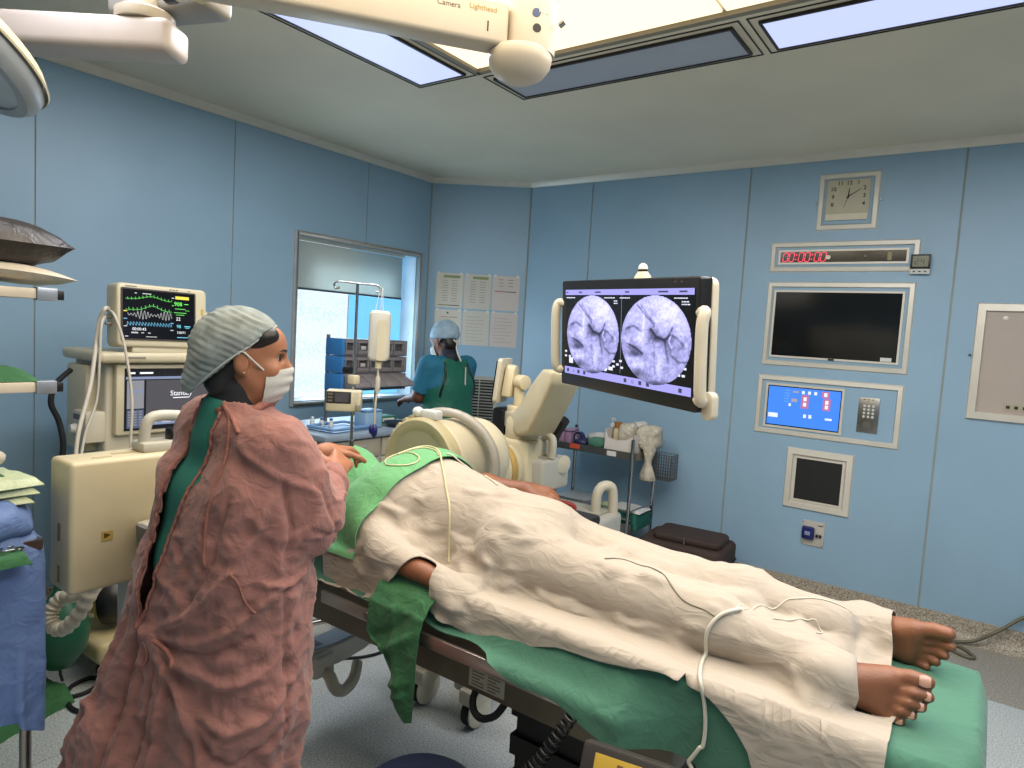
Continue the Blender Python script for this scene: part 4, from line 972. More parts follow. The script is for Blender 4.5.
q = (V-HO); a = np.arctan2(q@hl, q@hu*1.0); along = q@(hf*.35+hu*.94)
V = V+N*(.003+(.0012+.0014*vnoise(V, 30, 15))*np.sin(along*390+2.6*vnoise(V, 18, 12))*np.clip((.09-(q@hf))/.05, 0, 1)+.004*fbm(V, 22, 2, 8))[:, None]
cap = obj('hair_cap', (V, F), CAPM, nurse, smooth=180)
# elastic edge of the cap
ed = []
for t in np.linspace(-PI, PI, 48, endpoint=False):
    base = H(.078, 0, .105)*(.5+.5*math.cos(t))+H(-.135, 0, -.090)*(.5-.5*math.cos(t)); yy = math.sin(t)*(.094 if abs(t) < 2 else .088)
    sag = .014*math.sin((.5-.5*math.cos(t))*PI); p_ = base+hl*yy; ed.append(V[np.argmin(((V-p_)**2).sum(1))]+(nrm*.001))
b = MB().tube(blur_line(ed+ed[:1], 3)[:-1], .003, 6, closed=True); obj('cap_elastic', b, M('cap_edge', (196, 202, 196), .8, bump=.2, bs=200), cap, smooth=180)
# mask over nose tip to chin
MASK = M('mask_cloth', (206, 204, 196), .85, var=.03, bump=.15, bs=260)
ny, nx = 22, 30; G = np.zeros((ny, nx, 3))
for j in range(ny):
    v = j/(ny-1)
    for i in range(nx):
        u = 2*i/(nx-1)-1; a = u*1.25
        zz = -.012-.10*v; rx = np.interp(v, (0, .15, .4, .7, .9, 1), (.124, .128, .124, .114, .098, .078)); ry = np.interp(v, (0, .3, .7, 1), (.062, .066, .062, .05))
        rx -= .035*(1-math.cos(a))*.2
        pl_ = .0025*math.sin(v*22)*(math.cos(a)**2)
        x = .018+(rx-.018)*math.cos(a)**.8 if math.cos(a) > 0 else .018
        G[j, i] = H(x+pl_, ry*math.sin(a)/.95, zz-.012*abs(u)**2+.004*math.cos(a))
m = obj('face_mask', MB().grid(G, thick=.0015), MASK, nurse, smooth=80)
for s in (-1, 1):
    i = 0 if (G[0, 0]-HO)@hl*s > 0 else nx-1
    b = MB(); b.tube(catmull([G[0, i], (G[0, i]+H(.004, s*.082, .028))/2+hl*s*.004, H(.0, s*.088, .03), H(-.012, s*.09, .022)], 5), .0028, 6); b.tube(catmull([G[-1, i], H(.02, s*.073, -.07), H(-.01, s*.074, -.05), H(-.02, s*.08, -.02)], 5), .002, 6) if False else None
    obj('mask_loop', b, MASK, m, smooth=180)
# teal scrub top seen through the open back
TEALS = M('teal_scrubs', (40, 122, 106), .8, var=.06, bump=.12, bs=240)
S = SDF((-1.82, .68, .62), (-1.18, 1.2, 1.45), .009)
S.cone((-1.55, .945, .98), (-1.47, .945, .98), .138, .138, .05); S.cone((-1.55, .945, 1.0), (-1.52, .945, 1.15), .138, .134, .06); S.cone((-1.56, .93, .86), (-1.55, .94, 1.0), .125, .135, .05); S.cone((-1.59, .95, 1.16), (-1.41, .95, 1.16), .122, .122, .05); S.cone((-1.60, .935, 1.29), (-1.40, .935, 1.29), .056, .056, .05); S.cone((-1.5, .915, 1.31), (-1.49, .92, 1.365), .078, .072, .04)
V, F = S.mesh(); V = relax(V, F, 2); obj('scrub_top', (V, F), TEALS, nurse, smooth=180)
S = SDF((-1.65, .78, 1.25), (-1.33, 1.08, 1.48), .006); S.cone((-1.487, .925, 1.385), (-1.483, .922, 1.42), .068, .058, .02)
V, F = S.mesh(); obj('dark_collar', (relax(V, F, 2), F), M('black_collar', (24, 24, 28), .8), nurse, smooth=180)
# ---- the gown
GOWN = M('pink_gown_cotton', (162, 110, 100), .88, var=.08, vs=7, bump=.08, bs=260, sheen=.2, wr=.45, ws=7)
S = SDF((-2.02, .50, .22), (-1.06, 1.42, 1.46), .007)
S.cone((-1.60, .935, 1.31), (-1.40, .935, 1.31), .082, .082, .05)
LV = [((-1.595, .95, 1.17), (-1.405, .955, 1.17), .145), ((-1.61, .93, .95), (-1.445, .95, .95), .155), ((-1.68, .89, .66), (-1.445, .945, .66), .160), ((-1.705, .85, .5), (-1.475, .935, .5), .17), ((-1.73, .80, .22), (-1.50, .92, .22), .185)]
for (a0, a1, ra), (b0, b1, rb) in zip(LV[:-1], LV[1:]):
    for t in (0, .33, .67, 1): S.cone(np.array(a0)*(1-t)+np.array(a1)*t, np.array(b0)*(1-t)+np.array(b1)*t, ra, rb, .03)
S.chain([RS, tuple(np.array(RE)+(.012, .0, -.012)), tuple(np.array(RW)*.9+np.array(RE)*.1)], (.080, .070, .044), .03); S.chain([LS, LE, tuple(np.array(LW)*.9+np.array(LE)*.1)], (.088, .080, .050), .035)
S.cone((-1.5, .925, 1.33), (-1.49, .93, 1.385), .088, .080, .03)
V, F = S.mesh(); V = relax(V, F, 3, .5)
keep = ~((V[F].mean(1)[:, 2] < .245) | (V[F].mean(1)[:, 2] > 1.40))
# open neck
c = V[F].mean(1); keep &= ~((np.hypot(c[:, 0]+1.487, c[:, 1]-.935) < .068) & (c[:, 2] > 1.36))
# open cuffs
for w_, e_ in ((RW, RE), (LW, LE)):
    ax = np.array(w_)-np.array(e_); L = np.linalg.norm(ax); ax = ax/L; t = (c-np.array(e_))@ax; dd = np.linalg.norm(c-np.array(e_)-t[:, None]*ax, axis=1); keep &= ~((t > L*.905) & (dd < .07) & (t < L*1.3))
# the back slit: a long lens from the neck to below the waist, closing at the tie
def slit_half(z): return np.interp(z, (.70, .845, .90, 1.0, 1.15, 1.28, 1.37, 1.42), (-.01, .0, .016, .026, .038, .050, .052, .04))
SX = lambda z: np.interp(z, (.6, .84, 1.1, 1.25, 1.38), (-1.60, -1.59, -1.548, -1.515, -1.487))
keep &= ~((np.abs(c[:, 0]-SX(c[:, 2])) < slit_half(c[:, 2])) & (c[:, 1] < .90) & (c[:, 2] > .845))
N = vnormals(V, F)
WAIST = (-1.585, .785, .845)
GS = [  # creases: diagonal pulls from the back tie, folds round the hip, the arm and the skirt
    ([WAIST, (-1.40, .765, .93), (-1.29, .82, 1.06), (-1.25, .87, 1.2)], .020, .016), ([WAIST, (-1.38, .765, .86), (-1.27, .83, .92), (-1.24, .95, 1.0)], .020, .014), ([WAIST, (-1.40, .76, .79), (-1.28, .80, .77), (-1.22, .90, .80)], .022, .018),
    ([WAIST, (-1.44, .755, .74), (-1.36, .75, .60), (-1.29, .77, .42)], .022, .020), ([(-1.45, .76, .9), (-1.36, .77, 1.05), (-1.33, .80, 1.22)], .014, -.012), ([(-1.44, .76, .83), (-1.33, .78, .84), (-1.25, .86, .88)], .014, -.012),
    ([(-1.38, .76, .70), (-1.28, .80, .66), (-1.22, .90, .70), (-1.22, .98, .76)], .020, .018), ([(-1.36, .75, .62), (-1.27, .80, .57), (-1.22, .90, .60), (-1.22, .98, .66)], .018, -.014), ([(-1.40, .745, .52), (-1.29, .77, .47), (-1.22, .86, .48), (-1.20, .97, .54)], .020, .018), ([(-1.36, .74, .46), (-1.28, .77, .42), (-1.21, .88, .42)], .014, -.010),
    ([(-1.24, .93, 1.02), (-1.235, .95, .80), (-1.225, .96, .55)], .012, -.014), ([(-1.27, .86, 1.0), (-1.235, .94, .985), (-1.235, 1.02, 1.0)], .012, .016),
    ([(-1.56, .75, .84), (-1.60, .74, .6), (-1.63, .68, .3)], .014, .024), ([(-1.60, .77, .9), (-1.64, .76, .6), (-1.69, .72, .3)], .013, -.020), ([(-1.52, .745, .8), (-1.54, .71, .55), (-1.55, .66, .28)], .012, -.022), ([(-1.48, .74, .78), (-1.49, .70, .5), (-1.48, .66, .28)], .014, .022), ([(-1.66, .80, .9), (-1.72, .79, .6), (-1.76, .77, .3)], .015, .018),
    ([(-1.36, .86, 1.32), (-1.29, .90, 1.25), (-1.22, 1.0, 1.2)], .014, .010), ([(-1.22, .99, 1.23), (-1.19, 1.06, 1.16), (-1.21, 1.10, 1.07)], .013, -.010), ([(-1.27, .98, 1.12), (-1.20, 1.07, 1.06), (-1.27, 1.14, 1.06)], .012, -.010), ([(-1.24, 1.02, 1.27), (-1.22, 1.09, 1.2), (-1.30, 1.17, 1.18)], .012, .009),
    ([(-1.30, 1.13, 1.12), (-1.33, 1.12, 1.2), (-1.36, 1.10, 1.24)], .010, .009), ([(-1.36, 1.18, 1.14), (-1.38, 1.16, 1.22), (-1.42, 1.14, 1.25)], .009, -.008), ([(-1.24, .90, 1.24), (-1.24, .93, 1.12), (-1.26, .93, 1.04)], .012, -.014)]
RSK = np.array(Matrix.Rotation(.6, 3, 'Y') @ Matrix.Rotation(.5, 3, 'X'))
# strokes are written near the surface: snap each to it before displacing
def snap(S_):
    out = []
    for pts, wd, h in S_:
        q = []
        for p in catmull(pts, 5): q.append(V[np.argmin(((V-p)**2).sum(1))])
        out.append((q, wd*.55, h*.8))
    return out
d = folds(V, snap(GS)); ang = np.arctan2(V[:, 1]-.93, V[:, 0]+1.5)
low = np.clip((.9-V[:, 2])/.6, 0, 1)
d += low*.010*np.sin(ang*11+2*np.sin(V[:, 2]*3))+.0072*(1-2.8*np.abs(fbm(V*np.array((1, 1, .6))@RSK, 8, 2, 40)))+.0045*(1-2.8*np.abs(fbm(V@RSK, 21, 2, 44)))*np.clip((1.2-V[:, 2])/.3+.4, .4, 1)
V = V+N*(d-.003)[:, None]
F = F[keep]; used = np.unique(F); rm = np.full(len(V), -1); rm[used] = np.arange(len(used)); GV, GF = V[used], rm[F]
gown = obj('surgical_gown', (GV, GF), GOWN, nurse, smooth=180)
m = gown.modifiers.new('cloth_thickness', 'SOLIDIFY'); m.thickness = .004; m.offset = -1
# gathered hems along the slit, neck band and ties
def rim(s):
    P = []
    for z in np.linspace(1.375, .85, 60):
        x = SX(z)+s*(slit_half(z)+.002); k = np.argmin((GV[:, 0]-x)**2*1.0+(GV[:, 2]-z)**2+(GV[:, 1] > .9)*9); P.append(GV[k]+np.array((.0, -.003, 0)))
    return [np.array(p) for p in blur_line(P, 2)]
HEM = M('gown_hem', (166, 108, 94), .9, var=.15, vs=30, bump=.4, bs=160)
for s in (-1, 1):
    P = catmull(rim(s), 3); R = [.0036 for i in range(len(P))]; obj('gathered_edge', MB().tube([p+np.array((.0012*math.sin(i*.8), -.001*abs(math.sin(i*.55)), 0)) for i, p in enumerate(P)], R, 7), HEM, gown, smooth=180)
P = [(-1.487+.078*math.cos(a)*1.02, .935+.074*math.sin(a), 1.385+.012*math.sin(a)+.006*math.sin(a*5)) for a in np.linspace(-PI/2+.35, 1.5*PI-.35, 40)]
obj('neck_band', MB().tube(P, .0105, 8), HEM, gown, smooth=180)
def surf(p, off=.0015):
    k = np.argmin(((GV-np.array(p))**2).sum(1)); q = GV[k]-np.array((-1.5, .94, GV[k][2])); q /= np.linalg.norm(q); return GV[k]+q*off
for pts, r in (([(-1.42, .86, 1.385), (-1.40, .85, 1.35), (-1.385, .82, 1.25), (-1.39, .80, 1.14), (-1.385, .79, 1.03)], .004), ([(-1.44, .87, 1.39), (-1.40, .86, 1.37), (-1.36, .85, 1.345)], .0055), ([(-1.585, .785, .845), (-1.46, .765, .82), (-1.45, .76, .79)], .006), ([(-1.585, .785, .845), (-1.54, .77, .82), (-1.56, .76, .77), (-1.60, .75, .72)], .004), ([(-1.30, .80, 1.05), (-1.27, .815, 1.0), (-1.255, .83, .94)], .0025)):
    P = [surf(p) for p in catmull(pts, 6)]; obj('tie', MB().tube(blur_line(P, 2), r, 6), HEM, gown, smooth=180)
obj('tie_knot', MB().sphere(surf(WAIST), (.014, .012, .011), 10), HEM, gown, smooth=180)

# the head is a little smaller than first sculpted: one smooth scale about the chin
PIV = H(.085, 0, -.085)
for o in [nurse]+[c for c in nurse.children_recursive if c.name.split('.')[0] in ('eye', 'iris', 'eyelashes', 'eyebrow', 'ear_stud', 'hair', 'hair_cap', 'cap_elastic', 'face_mask', 'mask_loop')]:
    A = np.empty(len(o.data.vertices)*3); o.data.vertices.foreach_get('co', A); A = A.reshape(-1, 3)
    wt = np.clip((A[:, 2]-1.36)/.06, 0, 1)[:, None] if o is nurse else 1.0
    A = PIV+(A-PIV)*(1-.115*wt); o.data.vertices.foreach_set('co', A.ravel()); o.data.update()
# ================================================================ the man at the far cart
MS = SDF((-3.85, 3.2, .0), (-2.9, 4.1, 1.68), .008)
mx, my = -3.26, 3.735
MF = np.array((-.97, .10, 0)); MF /= np.linalg.norm(MF); MLn = np.array((-MF[1], MF[0], 0))       # facing the window wall; MLn to his left... points -Y
if MLn[1] > 0: MLn = -MLn
def B3(f, l, z): return np.array((mx, my, 0))+f*MF+l*MLn+np.array((0, 0, z))
for s in (-1, 1):
    MS.chain([B3(0, s*.09, .85), B3(.02, s*.10, .46), B3(0, s*.10, .08)], (.082, .056, .042), .03); MS.cone(B3(-.03, s*.10, .04), B3(.15, s*.11, .03), .04, .032, .03)
MS.cone(B3(0, -.07, .92), B3(0, .07, .92), .12, .12, .05); MS.cone(B3(0, 0, .95), B3(0, 0, 1.15), .13, .12, .06); MS.cone(B3(.0, -.09, 1.2), B3(.0, .09, 1.2), .105, .105, .05); MS.cone(B3(-.01, -.13, 1.335), B3(-.01, .13, 1.335), .06, .06, .06)
MS.chain([B3(-.01, 0, 1.34), B3(.02, 0, 1.42), B3(.04, 0, 1.47)], (.06, .054, .055), .03)
mLS, mLE, mLW = B3(0, .19, 1.33), B3(.07, .215, 1.10), B3(.28, .13, 1.06); mRS, mRE, mRW = B3(0, -.19, 1.33), B3(.07, -.215, 1.10), B3(.28, -.13, 1.06)
MS.chain([mLS, mLE, mLW], (.054, .042, .028), .03); MS.chain([mRS, mRE, mRW], (.054, .042, .028), .03)
hand_build(MS, mLW, MF*.95+np.array((0, 0, -.25)), (0, -.3, .95), (0, 1, .2), (.4, .45, .5, .5)); hand_build(MS, mRW, MF*.95+np.array((0, 0, -.25)), (0, .3, .95), (0, -1, .2), (.4, .45, .5, .5))
# head bowed towards the cart
kf = MF*.90+MLn*.12+np.array((0, 0, -.40)); kf /= np.linalg.norm(kf); kl = MLn-kf*(MLn@kf); kl /= np.linalg.norm(kl); ku = np.cross(kf, kl)
if ku[2] < 0: ku = -ku
KR = np.stack([kf, kl, ku], 1); KO = B3(.055, 0, 1.50)
def K(x, y, z): return KO+x*kf+y*kl+z*ku
MS.ell(K(-.012, 0, .045), (.098, .076, .088), .02, KR); MS.ell(K(.045, 0, -.005), (.06, .06, .09), .03, KR); MS.ell(K(.058, 0, -.06), (.048, .048, .048), .03, KR); MS.ell(K(.08, 0, -.095), (.018, .02, .016), .02, KR)
MS.cone(K(.098, 0, .02), K(.12, 0, -.014), .009, .013, .012); MS.ell(K(.066, 0, .055), (.035, .058, .04), .03, KR)
for s in (-1, 1): MS.ell(K(.09, s*.031, .016), (.016, .017, .011), .012, KR, 'sub'); MS.ell(K(.078, s*.031, .016), (.0135, .0145, .0125), .003, KR); MS.ell(K(-.004, s*.078, .002), (.020, .011, .032), .004, KR)
MS.ell(K(.098, 0, -.056), (.010, .024, .010), .006, KR)
V, F = MS.mesh(); V = relax(V, F, 2, .4)
man = tag(obj('person', (V, F), M('deep_brown_skin', (120, 72, 48), .5, var=.06, vs=10), smooth=180), 'man in blue scrubs and green apron at the drug cart, back turned', 'person')
for s in (-1, 1): obj('eye', MB().sphere((0, 0, 0), .0115, 10, Matrix.Translation(K(.0795, s*.031, .016))), IRIS, man, smooth=180)
S = SDF(KO-.2, KO+.2, .007); S.ell(K(-.016, 0, .048), (.101, .080, .090), .015, KR); S.ell(K(-.05, 0, -.03), (.055, .066, .06), .03, KR); S.ell(K(.085, 0, .0), (.055, .11, .075), .012, KR, 'sub'); S.ell(K(.03, .085, -.01), (.04, .03, .05), .012, KR, 'sub'); S.ell(K(.03, -.085, -.01), (.04, .03, .05), .012, KR, 'sub')
V, F = S.mesh(); obj('hair', (relax(V, F, 2), F), HAIR, man, smooth=180)
S = SDF(KO-.22, KO+.22, .006); S.ell(K(-.022, 0, .052), (.118, .094, .105), .02, KR); g = np.stack(np.meshgrid(*S.ax, indexing='ij'), -1); nn = kf*.38-ku*1.0; nn /= np.linalg.norm(nn); S.D = np.maximum(S.D, ((g-K(-.0, 0, .026))@nn).astype(np.float32))
V, F = S.mesh(); V = relax(V, F, 2); V = V+vnormals(V, F)*(.005*(1-2*np.abs(fbm(V, 14, 2, 90))))[:, None]; obj('hair_cap', (V, F), M('pale_blue_cap', (164, 188, 204), .8, var=.08, vs=20), man, smooth=180)
b = MB(); b.tube(catmull([K(-.10, -.02, -.02), K(-.112, .0, -.04), K(-.10, .02, -.02), K(-.112, .0, -.05), K(-.105, .015, -.10), K(-.13, .03, -.2)], 5), .007, 6); obj('cap_tie', b, M('white_tie', (224, 220, 212), .8), man, smooth=60)
ny, nx = 12, 18; G = np.zeros((ny, nx, 3))
for j in range(ny):
    for i in range(nx): v = j/(ny-1); a = (2*i/(nx-1)-1)*1.3; G[j, i] = K(.015+(np.interp(v, (0, .3, .7, 1), (.116, .122, .108, .08)))*math.cos(a)**.8, .066*math.sin(a), -.012-.10*v)
mk = obj('face_mask', MB().grid(G, thick=.0015), MASK, man, smooth=80); b = MB(); b.tube(catmull([K(.02, .07, -.03), K(-.02, .082, .0), K(-.07, .06, .02)], 5), .003, 6); obj('mask_loop', b, MASK, mk, smooth=60)
# blue scrub shirt with short sleeves
SCRB = M('blue_scrubs', (34, 118, 148), .8, var=.06, wr=.3)
S = SDF((-3.8, 3.25, .5), (-2.95, 4.1, 1.48), .010)
S.cone(B3(0, -.08, .8), B3(0, .08, .8), .140, .140, .05); S.cone(B3(0, -.04, .95), B3(0, -.04, 1.15), .14, .135, .06); S.cone(B3(0, .04, .95), B3(0, .04, 1.15), .14, .135, .06); S.cone(B3(0, -.09, 1.2), B3(0, .09, 1.2), .122, .122, .05); S.cone(B3(-.01, -.14, 1.325), B3(-.01, .14, 1.325), .078, .078, .05)
for a, e_ in ((mLS, mLE), (mRS, mRE)): S.cone(a, a+(e_-a)*.80, .078, .070, .03)
V, F = S.mesh(); V = relax(V, F, 2); c = V[F].mean(1); k_ = np.ones(len(F), bool)
for a, e_ in ((mLS, mLE), (mRS, mRE)): d_ = (e_-a)/np.linalg.norm(e_-a); t_ = (c-a)@d_; dist = np.linalg.norm(c-a-t_[:, None]*d_, axis=1); k_ &= ~((t_ > np.linalg.norm(e_-a)*.82) & (dist < .1) & (t_ < .5) & (np.abs((c-np.array((mx, my, 0)))@MLn) > .17))
obj('scrub_shirt', (V, F[k_]), SCRB, man, smooth=180)
S = SDF((-3.7, 3.3, .03), (-2.95, 4.1, .85), .011)
for s in (-1, 1): S.chain([B3(0, s*.08, .80), B3(.01, s*.10, .45), B3(0, s*.10, .10)], (.11, .085, .075), .03)
V, F = S.mesh(); obj('trousers', (relax(V, F, 2), F), SCRB, man, smooth=180)
# green lead apron: front and back panel with black binding
S = SDF((-3.8, 3.25, .45), (-2.95, 4.1, 1.46), .010)
S.cone(B3(0, -.07, .62), B3(0, .07, .62), .168, .168, .05); S.cone(B3(0, -.05, .95), B3(0, -.05, 1.15), .158, .152, .06); S.cone(B3(0, .05, .95), B3(0, .05, 1.15), .158, .152, .06); S.cone(B3(0, -.08, 1.2), B3(0, .08, 1.2), .138, .138, .05); S.cone(B3(-.01, -.09, 1.345), B3(-.01, .09, 1.345), .078, .078, .05); S.cone(B3(0, -.07, .62), B3(0, -.05, .95), .165, .158, .04); S.cone(B3(0, .07, .62), B3(0, .05, .95), .165, .158, .04)
V, F = S.mesh(); V = relax(V, F, 2); c = V[F].mean(1); lat = np.abs((c-np.array((mx, my, 0)))@MLn); k_ = (c[:, 2] < 1.385) & (c[:, 2] > .5) & ~((lat > np.interp(c[:, 2], (1.1, 1.2, 1.3, 1.4), (.30, .165, .135, .125))))
AP = obj('lead_apron', (V, F[k_]), M('green_lead_apron', (28, 110, 88), .55, var=.06, wr=.2), man, smooth=180)
for s in (-1, 1):
    P = []
    for z in np.linspace(1.11, 1.375, 16): l_ = np.interp(z, (1.1, 1.2, 1.3, 1.4), (.20, .165, .135, .125)); q = B3(-.14, s*l_, z); P.append(V[np.argmin(((V-q)**2).sum(1))])
    obj('black_binding', MB().tube(blur_line(P, 2), .009, 6), BLACK, AP, smooth=60)
S = SDF(B3(0, 0, 1.42)-.16, B3(0, 0, 1.42)+.16, .007); S.cone(B3(-.01, 0, 1.385), B3(.015, 0, 1.425), .078, .062, .02); V, F = S.mesh(); obj('thyroid_collar', (relax(V, F, 2), F), M('navy_collar', (26, 30, 44), .7), man, smooth=180)
b = MB(); q = B3(-.155, -.03, 1.33); b.tube([q, q+np.array((0, 0, -.05)), q+np.array((.004, 0, -.13))], .005, 6); obj('tie_string', b, MATS['white_tie'], AP, smooth=60)
# ================================================================ mobile C-arm
CX = -1.93                                              # the C hangs in this plane
ca = thing('c_arm', 'cream mobile x-ray C-arm with round detector drum and beige tube housing', 'x-ray machine', (-1.93, 2.85, 0))
BEIGE = M('beige_housing', (226, 212, 176), .42, var=.05, vs=6); GREYB = M('pale_grey_housing', (204, 200, 186), .42, var=.04); YRING = M('yellow_ring', (196, 160, 84), .5)
# tube housing on the near side
b = MB(); b.span((-2.14, .765, .80), (-2.0, 1.17, 1.175)); tu = obj('tube_housing', b, BEIGE, ca, bev=.014, seg=3, world=True)
b = MB(); X = frame((-1.9985, .86, .955), (0, 1, 0), (0, 0, 1)); b.box((0, 0, 0), (.03, .027, .001), X); w_ = obj('warning_label', b, M('yellow_label', (206, 176, 96), .5), tu, world=True)
b = MB(); b.prism([(-.009, -.008), (.009, 0), (-.009, .008)], .0006, X @ Matrix.Translation((0, .002, .0006))); obj('warning_sign', b, M('label_ink', (96, 70, 24), .5), w_, world=True)
b = MB(); b.box((-2.07, .95, 1.1755), (.02, .10, .001)); b.box((-2.04, .86, 1.1755), (.012, .05, .001)); obj('engraved_marks', b, M('faint_marks', (196, 178, 138), .5), tu, world=True)
b = MB(); b.span((-2.115, .97, 1.172), (-2.03, 1.22, 1.205)); obj('tube_collar', b, GREYB, ca, bev=.012, world=True)
b = MB(); hpts = catmull([(-2.07, .99, 1.20), (-2.07, 1.0, 1.262), (-2.07, 1.035, 1.28), (-2.07, 1.12, 1.272), (-2.07, 1.155, 1.25), (-2.07, 1.16, 1.19)], 6); b.tube(hpts, .017, 10); obj('tube_handle', b, GREYB, ca, smooth=60, world=True)
b = MB(); b.span((-2.085, 1.06, 1.20), (-2.05, 1.11, 1.24)); obj('handle_switch', b, BLACK, ca, bev=.006, world=True)
for z in (.85, .97): b = MB(); b.box((-2.07, .7645, z), (.016, .002, .05)); obj('scuff_plate', b, M('scuffed_paint', (150, 136, 108), .6, var=.2, vs=40), tu, world=True)
# the C
CY, CZ, CR = 1.615, 1.02, .685
def arc_band(r0, r1, x0, x1, a0, a1, n=48):
    b = MB(); V = []; F = []
    for i in range(n+1):
        a = a0+(a1-a0)*i/n
        for r, x in ((r0, x0), (r0, x1), (r1, x1), (r1, x0)): V.append((x, CY+r*math.cos(a), CZ+r*math.sin(a)))
    for i in range(n):
        for k in range(4): F.append((i*4+k, i*4+(k+1) % 4, i*4+4+(k+1) % 4, i*4+4+k))
    F += [(3, 2, 1, 0), tuple(n*4+k for k in range(4))]; return b.add(V, F)
A0, A1 = math.radians(183), math.radians(365)
arc = obj('c_arc', arc_band(CR-.075, CR, CX-.06, CX+.06, A0, A1), GREYB, ca, bev=.008, smooth=40, world=True)
obj('inner_track', arc_band(CR-.079, CR-.073, CX-.045, CX+.045, A0, A1), M('blue_lit_track', (176, 192, 210), .35, .2), arc, smooth=40, world=True)  # blue light on the arc's inner side, put into the track colour
obj('outer_rail', arc_band(CR-.005, CR+.012, CX-.03, CX+.03, A0, A1), M('track_grey', (130, 130, 126), .4, .3), arc, smooth=40, world=True)
b = MB(); a = math.radians(263)
for q in (0,): X = frame((CX, CY+(CR-.0805)*math.cos(a), CZ+(CR-.0805)*math.sin(a)), (0, -math.sin(a), math.cos(a)), (1, 0, 0)); b.box((0, 0, 0), (.05, .045, .001), X)
obj('track_label', b, M('blue_print', (120, 136, 170), .5), arc, world=True)
b = MB(); b.tube(catmull([(CX+.07, 1.53, .36), (CX+.10, 1.54, .33), (CX+.10, 1.57, .27), (CX+.08, 1.63, .235), (CX+.05, 1.70, .24), (CX, 1.76, .26)], 7), .022, 10); obj('arc_handle', b, M('warm_grey_handle', (206, 196, 174), .45), ca, smooth=60, world=True)
b = MB(); b.span((CX+.055, 1.48, .33), (CX+.095, 1.57, .41)); obj('arc_clamp', b, GREYB, ca, bev=.012, world=True)
b = MB(); b.span((-2.10, .93, .62), (-1.98, 1.02, .85)); obj('tube_bracket', b, GREYB, ca, bev=.012, world=True)
# detector drum
DX, DZ = -1.94, 1.01
b = MB(); b.lathe([(.150, .006), (.165, -.002), (.198, -.002), (.208, .008), (.210, .045), (.200, .058), (.196, .066)], (DX, 2.06, DZ), (0, 1, 0), 56); obj('drum_rim', b, M('olive_cream_rim', (196, 182, 142), .4), ca, smooth=40, world=True)
b = MB(); b.lathe([(.001, .0), (.152, .0), (.152, .008), (.001, .008)], (DX, 2.062, DZ), (0, 1, 0), 48); obj('drum_face', b, M('drum_face_grey', (178, 170, 138), .5, var=.03), ca, smooth=30, world=True)
b = MB(); b.lathe([(.196, 0), (.198, .012), (.190, .03), (.190, .19), (.182, .20), (.182, .215), (.188, .225), (.186, .31), (.178, .35), (.155, .39), (.11, .415), (.05, .425)], (DX, 2.125, DZ), (0, 1, 0), 56); obj('drum_body', b, M('drum_cream', (230, 218, 186), .38, var=.03), ca, smooth=40, world=True)
P = [(DX+.262*math.cos(t)*.93, 2.235+.09*math.cos(t)*.6, DZ-.01+.232*math.sin(t)) for t in np.linspace(-.75, PI+.5, 30)]
obj('drum_handle', MB().tube(P, .021, 10), M('light_grey_tube', (186, 180, 168), .4), ca, smooth=60, world=True)
b = MB()
for k in range(5):
    a = 1.9+k*.22; b.box((0, 0, 0), (.03, .03, .022), frame((DX+.212*math.cos(a), 2.095, DZ+.212*math.sin(a)), (-math.sin(a), 0, math.cos(a)), (0, 1, 0)))
obj('rim_lugs', b, MATS['olive_cream_rim'], ca, bev=.003, world=True)['kind'] = 'stuff'
b = MB(); b.sphere((DX-.05, 2.1, DZ+.225), (.03, .022, .024), 12); b.box((DX+.02, 2.11, DZ+.222), (.09, .05, .04)); o = obj('camera_cap', b, WHITE, ca, bev=.01, world=True)
b = MB(); b.box((DX+.165, 2.38, DZ-.085), (.004, .05, .05), rz=0); obj('drum_label', b, M('pale_drum_label', (222, 218, 204), .4), ca, world=True)
# pivot, column, chassis
KX, KY = -1.96, 2.86
b = MB(); b.lathe([(.03, 0), (.10, .01), (.125, .06), (.13, .13), (.115, .17)], (-1.95, 2.52, .93), (.1, .75, 0), 32); obj('swivel_joint', b, BEIGE, ca, smooth=40, world=True)
b = MB(); b.lathe([(.132, 0), (.136, .008), (.136, .03), (.131, .04)], (-1.94, 2.60, .93), (.1, .75, 0), 36); obj('swivel_ring', b, YRING, ca, smooth=40, world=True)
b = MB(); b.tube(catmull([(-1.87, 2.52, .99), (-1.85, 2.52, 1.0), (-1.835, 2.535, .97), (-1.835, 2.55, .93)], 5), .008, 8); obj('brake_lever', b, M('brass_lever', (120, 96, 52), .4, .5), ca, smooth=60, world=True)
b = MB(); b.add(*(lambda: ([(-.17, -.12, .72), (.13, -.12, .72), (.13, .14, .72), (-.17, .14, .72), (-.12, -.10, 1.06), (.10, -.10, 1.06), (.10, .11, 1.06), (-.12, .11, 1.06)], [(3, 2, 1, 0), (4, 5, 6, 7), (0, 1, 5, 4), (1, 2, 6, 5), (2, 3, 7, 6), (3, 0, 4, 7)]))(), Matrix.Translation((KX, KY, 0)))
obj('column', b, BEIGE, ca, bev=.02, seg=3, world=True)
b = MB(); b.span((-2.0, 2.80, .80), (-1.78, 3.06, .965)); hb = obj('arm_housing', b, GREYB, ca, bev=.018, seg=3, world=True)
b = MB(); b.span((-1.97, 2.797, .806), (-1.80, 2.80, .816)); obj('green_stripe', b, M('green_stripe', (80, 150, 100), .5), hb, world=True)
b = MB(); b.span((-1.92, 2.86, .963), (-1.81, 2.99, .975)); obj('top_recess', b, M('recess_grey', (176, 168, 148), .5), hb, bev=.004, world=True)
